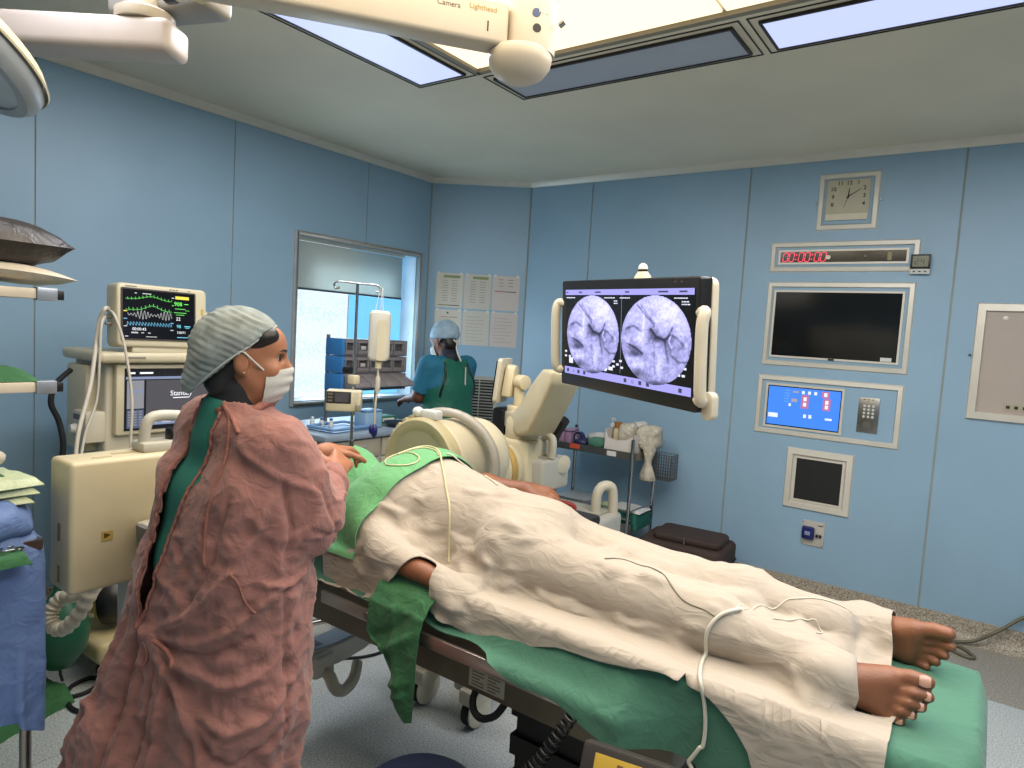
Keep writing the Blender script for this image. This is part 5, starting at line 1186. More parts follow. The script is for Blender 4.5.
b = MB(); b.lathe([(.02, 0), (.045, .004), (.048, .02), (.02, .03)], (-1.79, 2.99, .93), (1, -.25, 0), 24); obj('housing_wheel', b, WHITE_PLASTIC, hb, smooth=40, world=True)
b = MB(); b.cyl((-1.89, 2.93, .55), (-1.89, 2.93, .81), .055); b.cyl((-1.82, 2.97, .55), (-1.82, 2.97, .81), .02); obj('lift_column', b, STEEL, ca, smooth=40, world=True)
b = MB(); b.lathe([(.06, 0), (.085, .01), (.085, .035), (.06, .045)], (-1.89, 2.93, .76), (0, 0, 1), 24); obj('lift_collar', b, GREYB, ca, smooth=40, world=True)
b = MB(); b.span((-2.15, 2.83, .16), (-1.62, 3.42, .63)); ch = obj('chassis', b, GREYB, ca, bev=.03, seg=3, world=True)
b = MB(); b.span((-2.05, 2.9, .628), (-1.67, 3.36, .642)); obj('chassis_lid', b, M('lid_grey', (196, 190, 172), .45), ch, bev=.006, world=True)
b = MB(); b.tube(catmull([(-1.78, 3.14, .64), (-1.78, 3.14, .675), (-1.81, 3.12, .692), (-1.85, 3.10, .695)], 5), .012, 8); obj('red_lever', b, M('red_lever', (196, 60, 56), .4), ch, smooth=60, world=True)
for k in range(2): b = MB(); b.box((-1.82+k*.05, 2.98, .644), (.03, .012, .006)); obj('key_slot', b, BLACK, ch, world=True)
b = MB(); b.tube(catmull([(-1.71, 3.26, .62), (-1.71, 3.26, .73), (-1.695, 3.29, .78), (-1.66, 3.34, .765), (-1.655, 3.36, .62)], 6), .028, 10); obj('push_handle', b, WHITE_PLASTIC, ch, smooth=60, world=True)
for x in (-1.93, -1.62):
    b = MB(); b.span((x-.055, 2.05, .13), (x+.055, 2.9, .20)); obj('chassis_leg', b, GREYB, ca, bev=.015, world=True)
b = MB(); b.span((-2.0, 2.05, .19), (-1.5, 2.13, .245)); obj('front_bar', b, M('bar_grey', (178, 172, 160), .4), ca, bev=.012, world=True)
for x, y in ((-1.85, 2.07), (-1.58, 2.08), (-2.08, 3.36), (-1.7, 3.36)):
    b = MB(); b.cyl((x-.025, y, .06), (x+.025, y, .06), .06, n=24); c_ = obj('caster_wheel', b, RUBBER, ca, bev=.006, world=True)
    b = MB(); b.lathe([(.072, 0), (.07, .006), (.045, .012), (.01, .013)], (x+.026, y, .075), (1, 0, 0), 24); obj('wheel_cover', b, WHITE_PLASTIC, c_, smooth=40, world=True)
    b = MB(); b.span((x-.04, y-.06, .10), (x+.045, y+.06, .165)); obj('fork', b, WHITE_PLASTIC, c_, bev=.012, world=True)
# column head: short mast with slim control screen, big arm to the monitor
b = MB(); b.lathe([(.085, 0), (.09, .01), (.09, .10), (.075, .12)], (KX, KY, 1.05), (0, 0, 1), 28); obj('column_neck', b, BEIGE, ca, smooth=40, world=True)
armpoly = [(-.11, 1.10), (.11, 1.085), (.24, 1.12), (.36, 1.24), (.48, 1.38), (.48, 1.44), (.36, 1.44), (.24, 1.36), (.13, 1.26), (.03, 1.20), (-.11, 1.19)]
adir = Vector((.80, -.52, 0)).normalized()
X = frame((KX, KY, 0), adir, (0, 0, 1)); b = MB().prism([(x, y) for x, y in armpoly], .15, X @ Matrix.Translation((0, 0, -.075))); obj('monitor_arm', b, BEIGE, ca, bev=.018, seg=3, world=True)
b = MB(); b.cyl((KX-.05, KY+.02, 1.17), (KX-.05, KY+.02, 1.22), .06); b.cyl((KX-.05, KY+.02, 1.22), (KX-.05, KY+.02, 1.34), .030); b.cyl((KX-.09, KY+.03, 1.345), (KX+.0, KY+.0, 1.345), .038); obj('screen_mast', b, BEIGE, ca, smooth=40, bev=.004, world=True)
X = frame((KX-.14, KY-.0, 1.345), (-.28, .96, 0), (.10, .0, 1))
b = MB().prism(rrect(.17, .235, .02), .025, X @ Matrix.Translation((0, 0, -.02))); cs = obj('control_screen', b, WHITE_PLASTIC, ca, bev=.004, world=True)
b = MB().prism(rrect(.16, .225, .012), .006, X @ Matrix.Translation((0, 0, -.027))); obj('screen_glass', b, DARKGLASS, cs, world=True)
b = MB().prism([(-.05, -.08), (.05, -.08), (.04, .07), (.025, .09), (-.025, .09), (-.04, .07)], .055, X @ Matrix.Translation((0, 0, .01))); obj('screen_back', b, BEIGE, cs, bev=.012, world=True)
b = MB(); b.span((KX-.19, KY-.03, .80), (KX-.10, KY+.09, 1.20), Matrix.Identity(4)); obj('cable_box', b, BLACK, ca, bev=.02, world=True)
b = MB(); b.tube(catmull([(KX+.06, KY+.18, .98), (KX+.10, KY+.17, 1.08), (KX+.16, KY+.15, 1.16)], 6), .03, 10); obj('cable_sleeve', b, BLACK, ca, smooth=60, world=True)
b = MB(); b.tube(catmull([(KX+.10, KY+.06, 1.08), (KX+.15, KY+.05, 1.07), (KX+.165, KY+.04, 1.03), (KX+.16, KY+.04, .97)], 5), .022, 10); obj('side_grip', b, WHITE_PLASTIC, ca, smooth=60, world=True)
b = MB(); b.tube(catmull([(-1.86, 2.62, .96), (-1.83, 2.60, .88), (-1.82, 2.63, .78), (-1.84, 2.75, .66)], 6), .022, 10); obj('hose', b, M('grey_hose', (190, 184, 168), .5), ca, smooth=60, world=True)

# ---------------------------------------------------------------- the big x-ray monitor
MC = np.array((-1.118, 2.222, 1.604)); md = Vector((.885, -.465, -.022)); MX = frame(MC, md, (-.016, -.077, .997))   # local: x along the screen, y up, z to the viewer
mo = thing('x_ray_monitor', 'large black framed x-ray monitor showing two round skull images', 'monitor', tuple(MC)); mo.matrix_basis = MX.copy()
MW, MH = .837, .429
b = MB().prism(rrect(MW, MH, .012), .05, Matrix.Translation((0, 0, -.05))); obj('housing', b, M('monitor_black', (26, 23, 22), .35), mo, bev=.006)
b = MB().prism(rrect(MW*.985, MH*.97, .03), .03, Matrix.Translation((.012, .004, -.075))); obj('back_cover', b, WHITE_PLASTIC, mo, bev=.01)
SW, SH = .628, .365; CSX, CSY = .785/.628, .345/.365
sc = obj('screen', MB().box((.004, .006, .0006), (SW*CSX, SH*CSY, .0012)), M('screen_black', (8, 8, 12), .25), mo)
X0 = Matrix.Translation((.004, .006, .0014)) @ Matrix.Diagonal((CSX, CSY, 1, 1))
LAV = EM('lavender_bar', (.36, .34, .86), .9); SW_ = EM('screen_letter_white', (.8, .8, 1.0), .9); SD = EM('screen_letter_dark', (.05, .05, .12), .5)
obj('title_bar', MB().box((0, SH/2-.012, 0), (SW-.006, .022, .0006), X0), LAV, sc); obj('tool_bar', MB().box((0, -SH/2+.016, 0), (SW-.006, .030, .0006), X0), LAV, sc)
obj('divider', MB().box((.004, .01, 0), (.0015, SH-.06, .0006), X0), EM('divider_grey', (.2, .2, .3), .7), sc)
def xray(n=96):
    """round skull x-ray as a vertex-coloured disc"""
    V = []; F = []; u = np.linspace(-1, 1, n); gx, gy = np.meshgrid(u, u); R = np.hypot(gx, gy)
    P = np.stack([gx, gy, 0*gx], -1)
    I = .80+.07*fbm(P, 2.2, 3, 61)+.10*gy-.1*np.clip(-gx-.2, 0, 1)
    def blob(x, y, sx, sy, a, rot=0):
        c, s = math.cos(rot), math.sin(rot); dx, dy = gx-x, gy-y; return a*np.exp(-(((dx*c+dy*s)/sx)**2+((-dx*s+dy*c)/sy)**2))
    def stroke(pts, w, a):
        q = np.stack([gx.ravel(), gy.ravel(), 0*gx.ravel()], 1); d = np.full(len(q), 9.)
        for i in range(len(pts)-1): d = np.minimum(d, segdist(q, (*pts[i], 0), (*pts[i+1], 0))[0])
        return (a*1.45*np.exp(-(d/(w*.85))**2)).reshape(gx.shape)
    I += blob(.45, .6, .5, .35, .15)+blob(-.3, -.05, .16, .3, .16)+blob(.15, -.55, .12, .45, .14)+blob(-.55, -.62, .28, .09, .24, .15)+blob(-.6, -.46, .25, .05, .2, .2)
    for b_ in ((-.05, .18, .14, .10, -.4), (.12, .02, .22, .08, -.5), (.42, .02, .12, .16, -.25), (-.55, -.34, .24, .10, -.42), (-.62, -.2, .2, .05, -.2), (-.45, -.78, .2, .12, -.3), (.2, -1.0, .3, .1, -.5), (.5, -.2, .3, .3, -.12), (-.75, .2, .1, .1, -.15)): I += blob(*b_)
    for pts, w, a in (([(-.5, .78), (-.25, .55), (-.02, .36), (.0, .30)], .022, -.35), ([(-.42, .80), (-.18, .55), (.02, .38)], .015, -.3), ([(-.85, .22), (-.6, .3), (-.4, .2)], .03, -.25), ([(-.8, -.12), (-.55, -.2), (-.32, -.32)], .02, -.45), ([(-.1, .25), (.05, .1), (.3, .02), (.45, .15), (.5, .3)], .035, -.32), ([(.3, .02), (.35, -.2), (.42, -.45)], .03, -.25), ([(.45, .15), (.62, .1), (.8, -.05)], .03, -.18), ([(.5, -.3), (.7, -.42), (.95, -.4)], .025, -.2), ([(-.3, .6), (-.32, .1)], .025, .15), ([(.02, -.1), (.05, -.7)], .03, -.1), ([(.48, .2), (.42, 0), (.5, -.12)], .03, .3)): I += stroke(pts, w, a)
    I += .13*vnoise(P, 9, 70)*np.exp(-((gy+.1)/.5)**2)+.10*vnoise(P, 20, 71)+.08*vnoise(P, 34, 73)-.13*np.exp(-(vnoise(P, 5, 77)/.07)**2)*(np.exp(-((gx-.1)/.7)**2))
    I -= .25*np.clip(R-.9, 0, 1)*3*(R < 1)
    I = np.clip(I, .05, 1.1); idx = -np.ones((n, n), int); m = R <= 1.012
    idx[m] = np.arange(m.sum()); r = np.maximum(R[m], 1e-6); sc_ = np.minimum(1, 1/r); V = np.stack([gx[m]*sc_, gy[m]*sc_, 0*r], 1)
    for j in range(n-1):
        for i in range(n-1):
            q = (idx[j, i], idx[j, i+1], idx[j+1, i+1], idx[j+1, i])
            if min(q) >= 0: F.append(q)
    return V, F, I[m]
V, F, I = xray()
xm = bpy.data.materials.new('xray_image'); xm.use_nodes = True; nt = xm.node_tree; bs = nt.nodes['Principled BSDF']; at = nt.nodes.new('ShaderNodeAttribute'); at.attribute_name = 'shade'
bs.inputs['Base Color'].default_value = (.02, .02, .02, 1); nt.links.new(at.outputs['Color'], bs.inputs['Emission Color']); bs.inputs['Emission Strength'].default_value = .95
for cxx, rx in ((-.186, .183), (.200, .188)):
    o = obj('xray_picture', (V*np.array((rx, .152, 1))+np.array((cxx, .003, .0022)), F), xm, sc, smooth=0)
    ca_ = o.data.color_attributes.new('shade', 'FLOAT_COLOR', 'POINT')
    g = np.clip(I*1.12, 0, 1.15)**2.1; col = np.stack([.47*g, .46*g, np.minimum(1.0, .88*g+.03), np.ones_like(g)], 1); ca_.data.foreach_set('color', col.astype(np.float32).ravel())
rr = random.Random(5)
def lines(x, y, n, w, h, gap, m, nm='screen_text'):
    b = MB()
    for k in range(n):
        xx = x
        while xx < x+w*(.7+.3*rr.random()):
            L = .004+.006*rr.random(); b.box((xx+L/2, y-k*gap, 0), (L, h, .0006), X0); xx += L+.0025
    obj(nm, b, m, sc)
lines(-.305, .148, 1, .05, .004, .008, SW_); lines(-.085, .148, 1, .065, .004, .008, SW_); lines(-.035, .136, 2, .02, .004, .009, SW_); lines(-.005, .148, 1, .055, .004, .008, SW_); lines(.235, .148, 1, .07, .004, .008, SW_); lines(.265, .136, 2, .03, .004, .009, SW_)
for x, y in ((-.305, -.085), (-.305, -.105), (-.28, -.105), (-.06, -.10), (-.045, -.085), (-.03, -.10), (-.075, -.115), (-.03, -.12), (-.01, -.11), (.005, -.095), (.012, -.12), (.285, -.07), (.285, -.09), (.262, -.115), (.28, -.115)): obj('screen_icon', MB().box((x, y, 0), (.012, .008, .0006), X0), SW_, sc)
obj('screen_icon', MB().box((-.272, -.122, 0), (.024, .024, .0006), X0), SW_, sc)
b = MB(); b.lathe([(.001, 0), (.014, 0), (.014, .0006), (.001, .0006)], (-.072*CSX+.004, -.13*CSY+.006, .0014), (0, 0, 1), 16); obj('screen_icon', b, SW_, sc); obj('screen_icon', MB().box((-.045, -.13, 0), (.022, .014, .0006), X0), SW_, sc)
for x in (-.29, -.255, -.225, -.19, .03, .065, .1, .135, .27): obj('tool_icon', MB().box((x, -SH/2+.016, .0004), (.013, .015, .0006), X0), SD if x not in (-.255, .065) else EM('icon_grey', (.3, .28, .6), .8), sc)
for x, w_ in ((-.30, .01), (-.22, .02), (-.12, .03), (.03, .02), (.19, .04), (.27, .03)): obj('title_text', MB().box((x, SH/2-.012, .0004), (w_, .006, .0006), X0), SD, sc)
for s, dx, y0, y1 in ((-1, -.445, -.15, .12), (1, .445, -.17, .10)):
    b = MB(); P = catmull([(s*.40, y1, -.02), (dx-.004*s, y1+.004, .0), (dx, y1-.03, .012), (dx, 0, .014), (dx, y0+.03, .012), (dx-.004*s, y0-.004, .0), (s*.40, y0, -.02)], 5); b.tube(P, .019, 10); obj('side_handle', b, WHITE_PLASTIC, mo, smooth=60)
b = MB(); b.prism(rrect(.05, .09, .02), .03, Matrix.Translation((.44, -.19, -.05))); obj('handle_joint', b, WHITE_PLASTIC, mo, bev=.006)
b = MB(); b.lathe([(.032, 0), (.029, .010), (.020, .022), (.019, .026)], (.075, MH/2-.002, -.04), (0, 1, 0), 20); lamp = obj('lamp_base', b, CREAM, mo, smooth=40)
b = MB(); b.lathe([(.018, 0), (.018, .008)], (.075, MH/2+.024, -.04), (0, 1, 0), 20); obj('lamp_band', b, BLACK, lamp, smooth=40)
b = MB(); b.lathe([(.0175, 0), (.0165, .009), (.011, .018), (.002, .022)], (.075, MH/2+.032, -.04), (0, 1, 0), 20); obj('lamp_dome', b, WHITE, lamp, smooth=60)
b = MB(); b.prism(rrect(.20, .20, .03), .06, Matrix.Translation((-.24, -.02, -.135))); obj('mount_plate', b, CREAM, mo, bev=.012)
for k in range(2): obj('front_led', MB().box((.30+k*.03, MH/2-.016, .0004), (.006, .004, .001)), M('dim_led', (120, 110, 100), .4), mo)
# ================================================================ supply trolley by the right wall
tr = thing('supply_trolley', 'steel two-shelf trolley of supplies standing against the right wall', 'trolley', (-2.23, 4.32, 0))
for x, y in ((-2.56, 4.15), (-1.93, 4.15), (-2.56, 4.47), (-1.90, 4.47)):
    b = MB(); b.cyl((x, y, .07), (x, y, .925), .0135); o = obj('post', b, CHROME, tr, world=True, smooth=60)
    b = MB(); b.cyl((x-.012, y, .035), (x+.012, y, .035), .035); obj('caster', b, RUBBER, o, bev=.004, world=True)
for z, nm in ((.785, 'top_shelf'), (.29, 'bottom_shelf')):
    b = MB(); b.span((-2.56, 4.15, z), (-1.90, 4.47, z+.012)); b.span((-2.56, 4.146, z), (-1.90, 4.152, z+.05)); b.span((-2.56, 4.468, z), (-1.90, 4.474, z+.05)); b.span((-1.905, 4.15, z), (-1.899, 4.47, z+.05)); b.span((-2.563, 4.15, z), (-2.557, 4.47, z+.05)); obj(nm, b, STEEL, tr, world=True)
for k in range(2): b = MB(); b.cyl((-1.915, 4.15, .37+k*.06), (-1.90, 4.47, .37+k*.06), .007); b.cyl((-2.56, 4.15, .37+k*.06), (-1.93, 4.15, .37+k*.06), .007); obj('guard_rail', b, CHROME, tr, world=True, smooth=60)
obj('shelf_label', MB().span((-2.12, 4.1445, .792), (-2.05, 4.146, .825)), WHITE, tr, world=True); obj('red_sticker', MB().span((-2.42, 4.1445, .80), (-2.34, 4.146, .835)), M('red_sticker', (206, 84, 56), .5), tr, world=True)
def lump(name, label, cat, c, r, mat, seed, amp=.12, sc=14, parts=None, group=None, flat=None, n=26):
    """a soft crumpled bundle or bag"""
    b = MB().sphere((0, 0, 0), (1, 1, 1), n); V = np.array(b.v); r = np.array(r); d = 1+amp*fbm(V*r, sc, 3, seed)+amp*.6*(1-2*np.abs(fbm(V*r, sc*1.3, 2, seed+3)))
    V = np.sign(V)*np.abs(V)**.8*d[:, None]*r; V[:, 2] = np.maximum(V[:, 2], -r[2]*(flat or .75)); V += np.array(c)
    o = obj(name, (V, b.f), mat, smooth=180)
    if label: tag(o, label, cat, group)
    return o
def slab_cloth(name, label, cat, c, d, mat, seed, rz=0, amp=.006, group=None):
    """folded cloth: a soft layered pad with uneven edges"""
    nx, ny = 22, 18; T = np.zeros((ny, nx, 3)); u = np.linspace(-1, 1, nx); v = np.linspace(-1, 1, ny)
    for j in range(ny):
        for i in range(nx):
            e = min(1-abs(u[i]), 1-abs(v[j])); T[j, i] = (u[i]*d[0]/2, v[j]*d[1]/2, d[2]*min(1, (e/.14)**.5 if e > 0 else 0))
    T[..., 2] += amp*fbm(T, 14, 3, seed)*(T[..., 2] > .001); T[..., :2] += .5*amp*np.stack([vnoise(T, 18, seed+5), vnoise(T, 18, seed+9)], -1); T[..., 2] = np.maximum(T[..., 2], .001)
    R_ = Matrix.Translation(c) @ Matrix.Rotation(rz, 4, 'Z'); o = obj(name, MB().grid(T, R_, thick=.004), mat, smooth=60)
    return tag(o, label, cat, group)
Zt = .798
slab_cloth('green_liner', 'thin green cloth lining the top shelf of the steel trolley', 'cloth', (-2.24, 4.31, Zt), (.60, .28, .022), TEAL, 5, amp=.004)
PURP = M('lilac_pack', (166, 132, 160), .4, var=.06); NAVY = M('navy_pack', (40, 38, 84), .45, var=.1); CLEAR = M('milky_plastic', (216, 214, 208), .25, var=.05, wr=.5, ws=16); CLOTHW = M('printed_plastic_bag', (206, 196, 176), .35, var=.12, vs=30, wr=.5, ws=14)
for k, (x, y) in enumerate(((-2.535, 4.24), (-2.475, 4.235), (-2.50, 4.33))):
    t = thing('lilac_pack', ['lilac wrapped pack at the left end of the steel trolley top', 'second lilac wrapped pack from the left on the trolley top', 'lilac pack at the back, behind the two front ones'][k], 'pack', (x, y, Zt+.021), group='lilac packs on the trolley')
    obj('pack_body', MB().span((-.027, -.035, 0), (.027, .035, .10)), PURP, t, bev=.008); obj('dark_band', MB().span((-.0275, -.0355, .078), (.0275, .0355, .095)), NAVY, t, bev=.006)
t = thing('tape_roll', 'dark purple roll of tape standing beside the lilac packs', 'tape', (-2.40, 4.24, Zt+.022)); b = MB(); b.lathe([(.028, -.018), (.045, -.018), (.045, .018), (.028, .018), (.028, -.018)], (0, 0, .046), (.3, 1, 0), 24, cap=False); obj('roll', b, NAVY, t, smooth=40)
b = MB(); b.lathe([(.020, -.016), (.029, -.016), (.029, .016), (.020, .016), (.020, -.016)], (0, 0, .046), (.3, 1, 0), 24, cap=False); obj('core', b, M('lilac_core', (180, 160, 190), .5), t, smooth=40)
lump('navy_pouch', 'navy blue pouch with a white edge lying before the tape roll', 'pouch', (-2.36, 4.20, Zt+.045), (.05, .035, .028), NAVY, 3)
lump('plastic_wrap', 'heap of clear plastic wrapping behind the navy pouch', 'wrapping', (-2.30, 4.36, Zt+.06), (.09, .05, .045), CLEAR, 8, .2)
lump('folded_green_cloth', 'rolled teal cloth lying at the middle of the trolley top', 'cloth', (-2.235, 4.23, Zt+.055), (.075, .055, .04), TEAL, 12, .08, 10)
t = thing('pump_bottle', 'white soap pump bottle standing at the back of the trolley', 'bottle', (-2.21, 4.38, Zt+.02)); b = MB(); b.lathe([(.0, 0), (.03, 0), (.032, .01), (.032, .10), (.026, .125), (.012, .135), (.012, .145)], n=20); obj('bottle_body', b, M('translucent_white', (226, 226, 222), .3), t, smooth=40)
b = MB(); b.lathe([(.016, .143), (.016, .165), (.006, .168), (.006, .195), (.012, .196), (.012, .208)], n=14); b.tube([(0, 0, .202), (.02, -.012, .202), (.034, -.02, .194)], .005, 8); obj('pump', b, WHITE, t, smooth=40)
t = thing('carton_tray', 'open white carton tray with a cut-down front standing on the trolley', 'tray', (-2.05, 4.26, Zt+.018)); b = MB()
CW = M('white_card', (228, 220, 210), .7, var=.03)
b.span((-.11, -.09, 0), (.11, .09, .004)); X = Matrix.Rotation(PI/2, 4, 'X') @ Matrix.Identity(4)
b.prism([(-.11, 0), (.11, 0), (.11, .13), (.06, .095), (-.02, .085), (-.08, .10), (-.11, .16)], .003, Matrix.Translation((0, -.087, 0)) @ X); b.prism([(-.11, 0), (.11, 0), (.11, .15), (-.11, .16)], .003, Matrix.Translation((0, .09, 0)) @ X)
b.span((-.11, -.09, 0), (-.107, .09, .155)); b.span((.107, -.09, 0), (.11, .09, .135)); obj('tray_body', b, CW, t)
t = thing('amber_bottle', 'amber capped bottle inside the white carton tray', 'bottle', (-2.115, 4.28, Zt+.024)); b = MB(); b.lathe([(.0, 0), (.028, 0), (.03, .01), (.03, .14), (.02, .155)], n=18); obj('bottle_body', b, M('pale_bottle', (222, 206, 168), .3), t, smooth=40)
b = MB(); b.lathe([(.026, .15), (.026, .192), (.024, .194)], n=18); obj('cap', b, M('amber_cap', (176, 116, 52), .4), t, smooth=40)
lump('cotton_bag', 'cream plastic bag of cotton standing in the carton tray', 'bag', (-2.03, 4.27, Zt+.135), (.06, .06, .09), CLOTHW, 21, .16)
lump('clear_bag', 'clear plastic bag bulging above the carton tray', 'bag', (-1.985, 4.36, Zt+.16), (.055, .05, .075), CLEAR, 25, .2)
lump('printed_bag', 'printed plastic bag slumped across the right end of the trolley', 'bag', (-1.90, 4.36, Zt+.12), (.09, .09, .09), CLOTHW, 33, .22)
# plastic bag hanging from the trolley post, knotted
t = thing('hanging_bag', 'knotted clear plastic bag hanging from the right post of the trolley', 'bag', (-1.865, 4.27, .64)); b = MB(); V = []
prof = [(.006, .30), (.02, .27), (.045, .22), (.03, .16), (.022, .13), (.035, .09), (.05, .04), (.055, .005), (.03, -.004)]; n = 22
G = np.array([[(r*math.cos(a)*(1+.18*math.sin(a*5+h*30)), r*.7*math.sin(a)*(1+.15*math.sin(a*4+h*24)), h) for a in np.linspace(0, 2*PI, n, endpoint=False)] for r, h in prof]); b.grid(G, closed_u=True); obj('bag_body', b, CLOTHW, t, smooth=120)
b = MB(); b.tube([(-.03, 0, .27), (-.055, .0, .262), (-.064, -.02, .25)], .006, 6); obj('bag_strap', b, CLEAR, t, smooth=60)
t = thing('mesh_basket', 'grey wire mesh basket fixed behind the hanging plastic bag', 'basket', (-1.80, 4.41, .64)); b = MB()
for k in range(9): x = -.07+k*.0175; b.box((x, -.06, .09), (.003, .003, .18)); b.box((x, .06, .09), (.003, .003, .18))
for k in range(9):
    z = .003+k*.022; b.box((0, -.06, z), (.143, .003, .003)); b.box((0, .06, z), (.143, .003, .003)); b.box((-.07, 0, z), (.003, .12, .003)); b.box((.07, 0, z), (.003, .12, .003))
for k in range(6): y = -.05+k*.02; b.box((-.07, y, .09), (.003, .003, .18)); b.box((.07, y, .09), (.003, .003, .18)); b.box((0, y, .002), (.14, .003, .003))
obj('wire_mesh', b, M('grey_wire', (120, 120, 118), .4, .6), t)['kind'] = 'stuff'
# bottom shelf
Zb = .302
slab_cloth('green_bundle', 'dark green folded cloth on the bottom shelf of the trolley', 'cloth', (-2.0, 4.30, Zb), (.26, .26, .10), M('deep_teal', (22, 98, 84), .85, wr=.3), 41, amp=.01)
slab_cloth('white_packet', 'white paper packet lying on the green cloth of the bottom shelf', 'packet', (-1.99, 4.30, Zb+.108), (.24, .20, .018), WHITE, 43, amp=.004)
t = thing('tape_spool', 'pale green spool of tape beside the white packet on the bottom shelf', 'tape', (-2.17, 4.27, Zb)); b = MB(); b.lathe([(.03, -.03), (.062, -.03), (.062, .03), (.03, .03), (.03, -.03)], (0, 0, .064), (.2, 1, .0), 26, cap=False); obj('roll', b, M('pale_green_tape', (186, 196, 150), .5), t, smooth=40)
t = thing('plastic_tub', 'grey translucent plastic tub at the left of the bottom shelf', 'tub', (-2.42, 4.31, Zb)); b = MB(); b.prism(rrect(.24, .24, .03), .11); b2 = MB(); b2.prism(rrect(.25, .25, .03), .012, Matrix.Translation((0, 0, .11))); obj('tub_body', b, M('smoky_plastic', (150, 154, 156), .3), t, bev=.006); obj('lid', b2, M('smoky_lid', (172, 176, 176), .3), t, bev=.003)
# ---- suitcase on the floor
BAGM = M('dark_brown_canvas', (66, 48, 40), .75, var=.12, bump=.2, bs=300)
t = thing('suitcase', 'dark brown soft suitcase lying on the floor beside the supply trolley', 'suitcase', (-1.53, 4.24, 0), .08)
b = MB(); b.prism(rrect(.56, .40, .06), .29, Matrix.Translation((0, 0, .025))); obj('shell', b, BAGM, t, bev=.03, seg=3); b = MB(); b.prism(rrect(.44, .30, .05), .05, Matrix.Translation((.02, 0, .31))); obj('front_pocket', b, BAGM, t, bev=.018, seg=3)
b = MB(); P = [(x, y, .20) for x, y in rrect(.565, .405, .06)]; b.tube(P, .006, 6, closed=True); obj('zip', b, M('dark_zip', (24, 20, 18), .5), t, smooth=60)
b = MB(); b.tube(catmull([(.28, -.08, .17), (.315, -.07, .19), (.33, 0, .20), (.315, .07, .19), (.28, .08, .17)], 5), .014, 8); obj('handle', b, BLACK, t, smooth=60)
for x, z in ((.02, .34), (.17, .26)): b = MB(); b.box((x, -.165 if z > .25 else -.205, z), (.01, .006, .045)); obj('zip_pull', b, STEEL, t, bev=.002)
for x in (-.22, .22):
    for y in (-.15, .15): b = MB(); b.cyl((x, y, 0), (x, y, .04), .018); obj('foot', b, RUBBER, t)
# ---- floor cable
P = catmull([(-1.15, 4.47, .012), (-.99, 4.50, .010), (-.80, 4.48, .010), (-.69, 4.50, .010), (-.60, 4.47, .010), (-.52, 4.52, .010), (-.38, 4.50, .010), (-.22, 4.44, .010), (-.08, 4.37, .010), (.03, 4.31, .010), (.06, 4.34, .010), (.01, 4.42, .010), (-.07, 4.47, .010), (-.02, 4.50, .012), (.06, 4.515, .04), (.16, 4.535, .12), (.26, 4.57, .215), (.40, 4.58, .32)], 8)
tag(obj('floor_cable', MB().tube(P, .0095, 8), M('olive_cable', (112, 106, 84), .5), smooth=60), 'olive cable looped on the floor along the right wall behind the feet', 'cable')

# ================================================================ table-side small things
t = thing('hand_control', 'yellow faced table hand control with buttons clipped to the rail near the front edge', 'remote control', (-.50, 1.235, .69), rot=(-.45, 0, .18))
obj('case', MB().span((-.13, -.02, -.06), (.13, .02, .06)), M('dark_grey_case', (58, 52, 48), .45), t, bev=.008); fc = obj('face', MB().span((-.10, -.0215, -.055), (.125, -.0195, .042)), M('yellow_face', (206, 168, 62), .45, var=.05), t, bev=.002)
for r in range(3):
    for c_ in range(5): obj('button', MB().box((-.045+c_*.028, -.0225, .026-r*.026), (.012, .002, .013)), M('brown_button', (126, 92, 52), .5), fc)
obj('dark_button', MB().box((.105, -.0225, -.005), (.014, .003, .02)), INK, fc)
P = []; A = np.array((-.705, 1.30, .74)); B_ = np.array((-.88, 1.24, .50)); d = (B_-A); L = np.linalg.norm(d); d /= L; u = np.cross(d, (0, 0, 1.)); u /= np.linalg.norm(u); v = np.cross(d, u)
for k in range(16*22): a = 2*PI*k/16; P.append(A+d*L*k/(16*22)+(u*math.cos(a)+v*math.sin(a))*.014+np.array((0, 0, -.04*math.sin(PI*k/(16*22)))))
tag(obj('coiled_lead', MB().tube(P, .0034, 6), BLACK, smooth=60), 'black coiled cord hanging below the steel table rail', 'cord')
P = catmull([(-1.065, 1.42, .63), (-1.065, 1.395, .60), (-1.05, 1.385, .572), (-1.02, 1.385, .565), (-.985, 1.395, .585), (-.97, 1.42, .62)], 8)
tag(obj('black_hose', MB().tube(P, .010, 10), RUBBER, smooth=60), 'short black hose looped under the table beside the rating plate', 'hose')
t = thing('stool', 'round navy padded stool at the bottom edge of the picture', 'stool', (-1.04, 1.17, 0)); b = MB(); b.lathe([(.0, .43), (.125, .43), (.145, .445), (.145, .47), (.125, .485), (.0, .49)], n=36); obj('seat', b, M('navy_vinyl', (26, 34, 62), .4), t, smooth=50)
b = MB(); b.cyl((0, 0, .12), (0, 0, .435), .028); obj('column', b, CHROME, t, smooth=40)
for k in range(5):
    a = 2*PI*k/5; b = MB(); b.tube([(0, 0, .14), (.24*math.cos(a), .24*math.sin(a), .075)], [.022, .015], 8); o = obj('foot', b, CHROME, t, smooth=60); b = MB(); b.cyl((.24*math.cos(a)-.012, .24*math.sin(a), .03), (.24*math.cos(a)+.012, .24*math.sin(a), .03), .03); obj('caster', b, RUBBER, o, bev=.004)

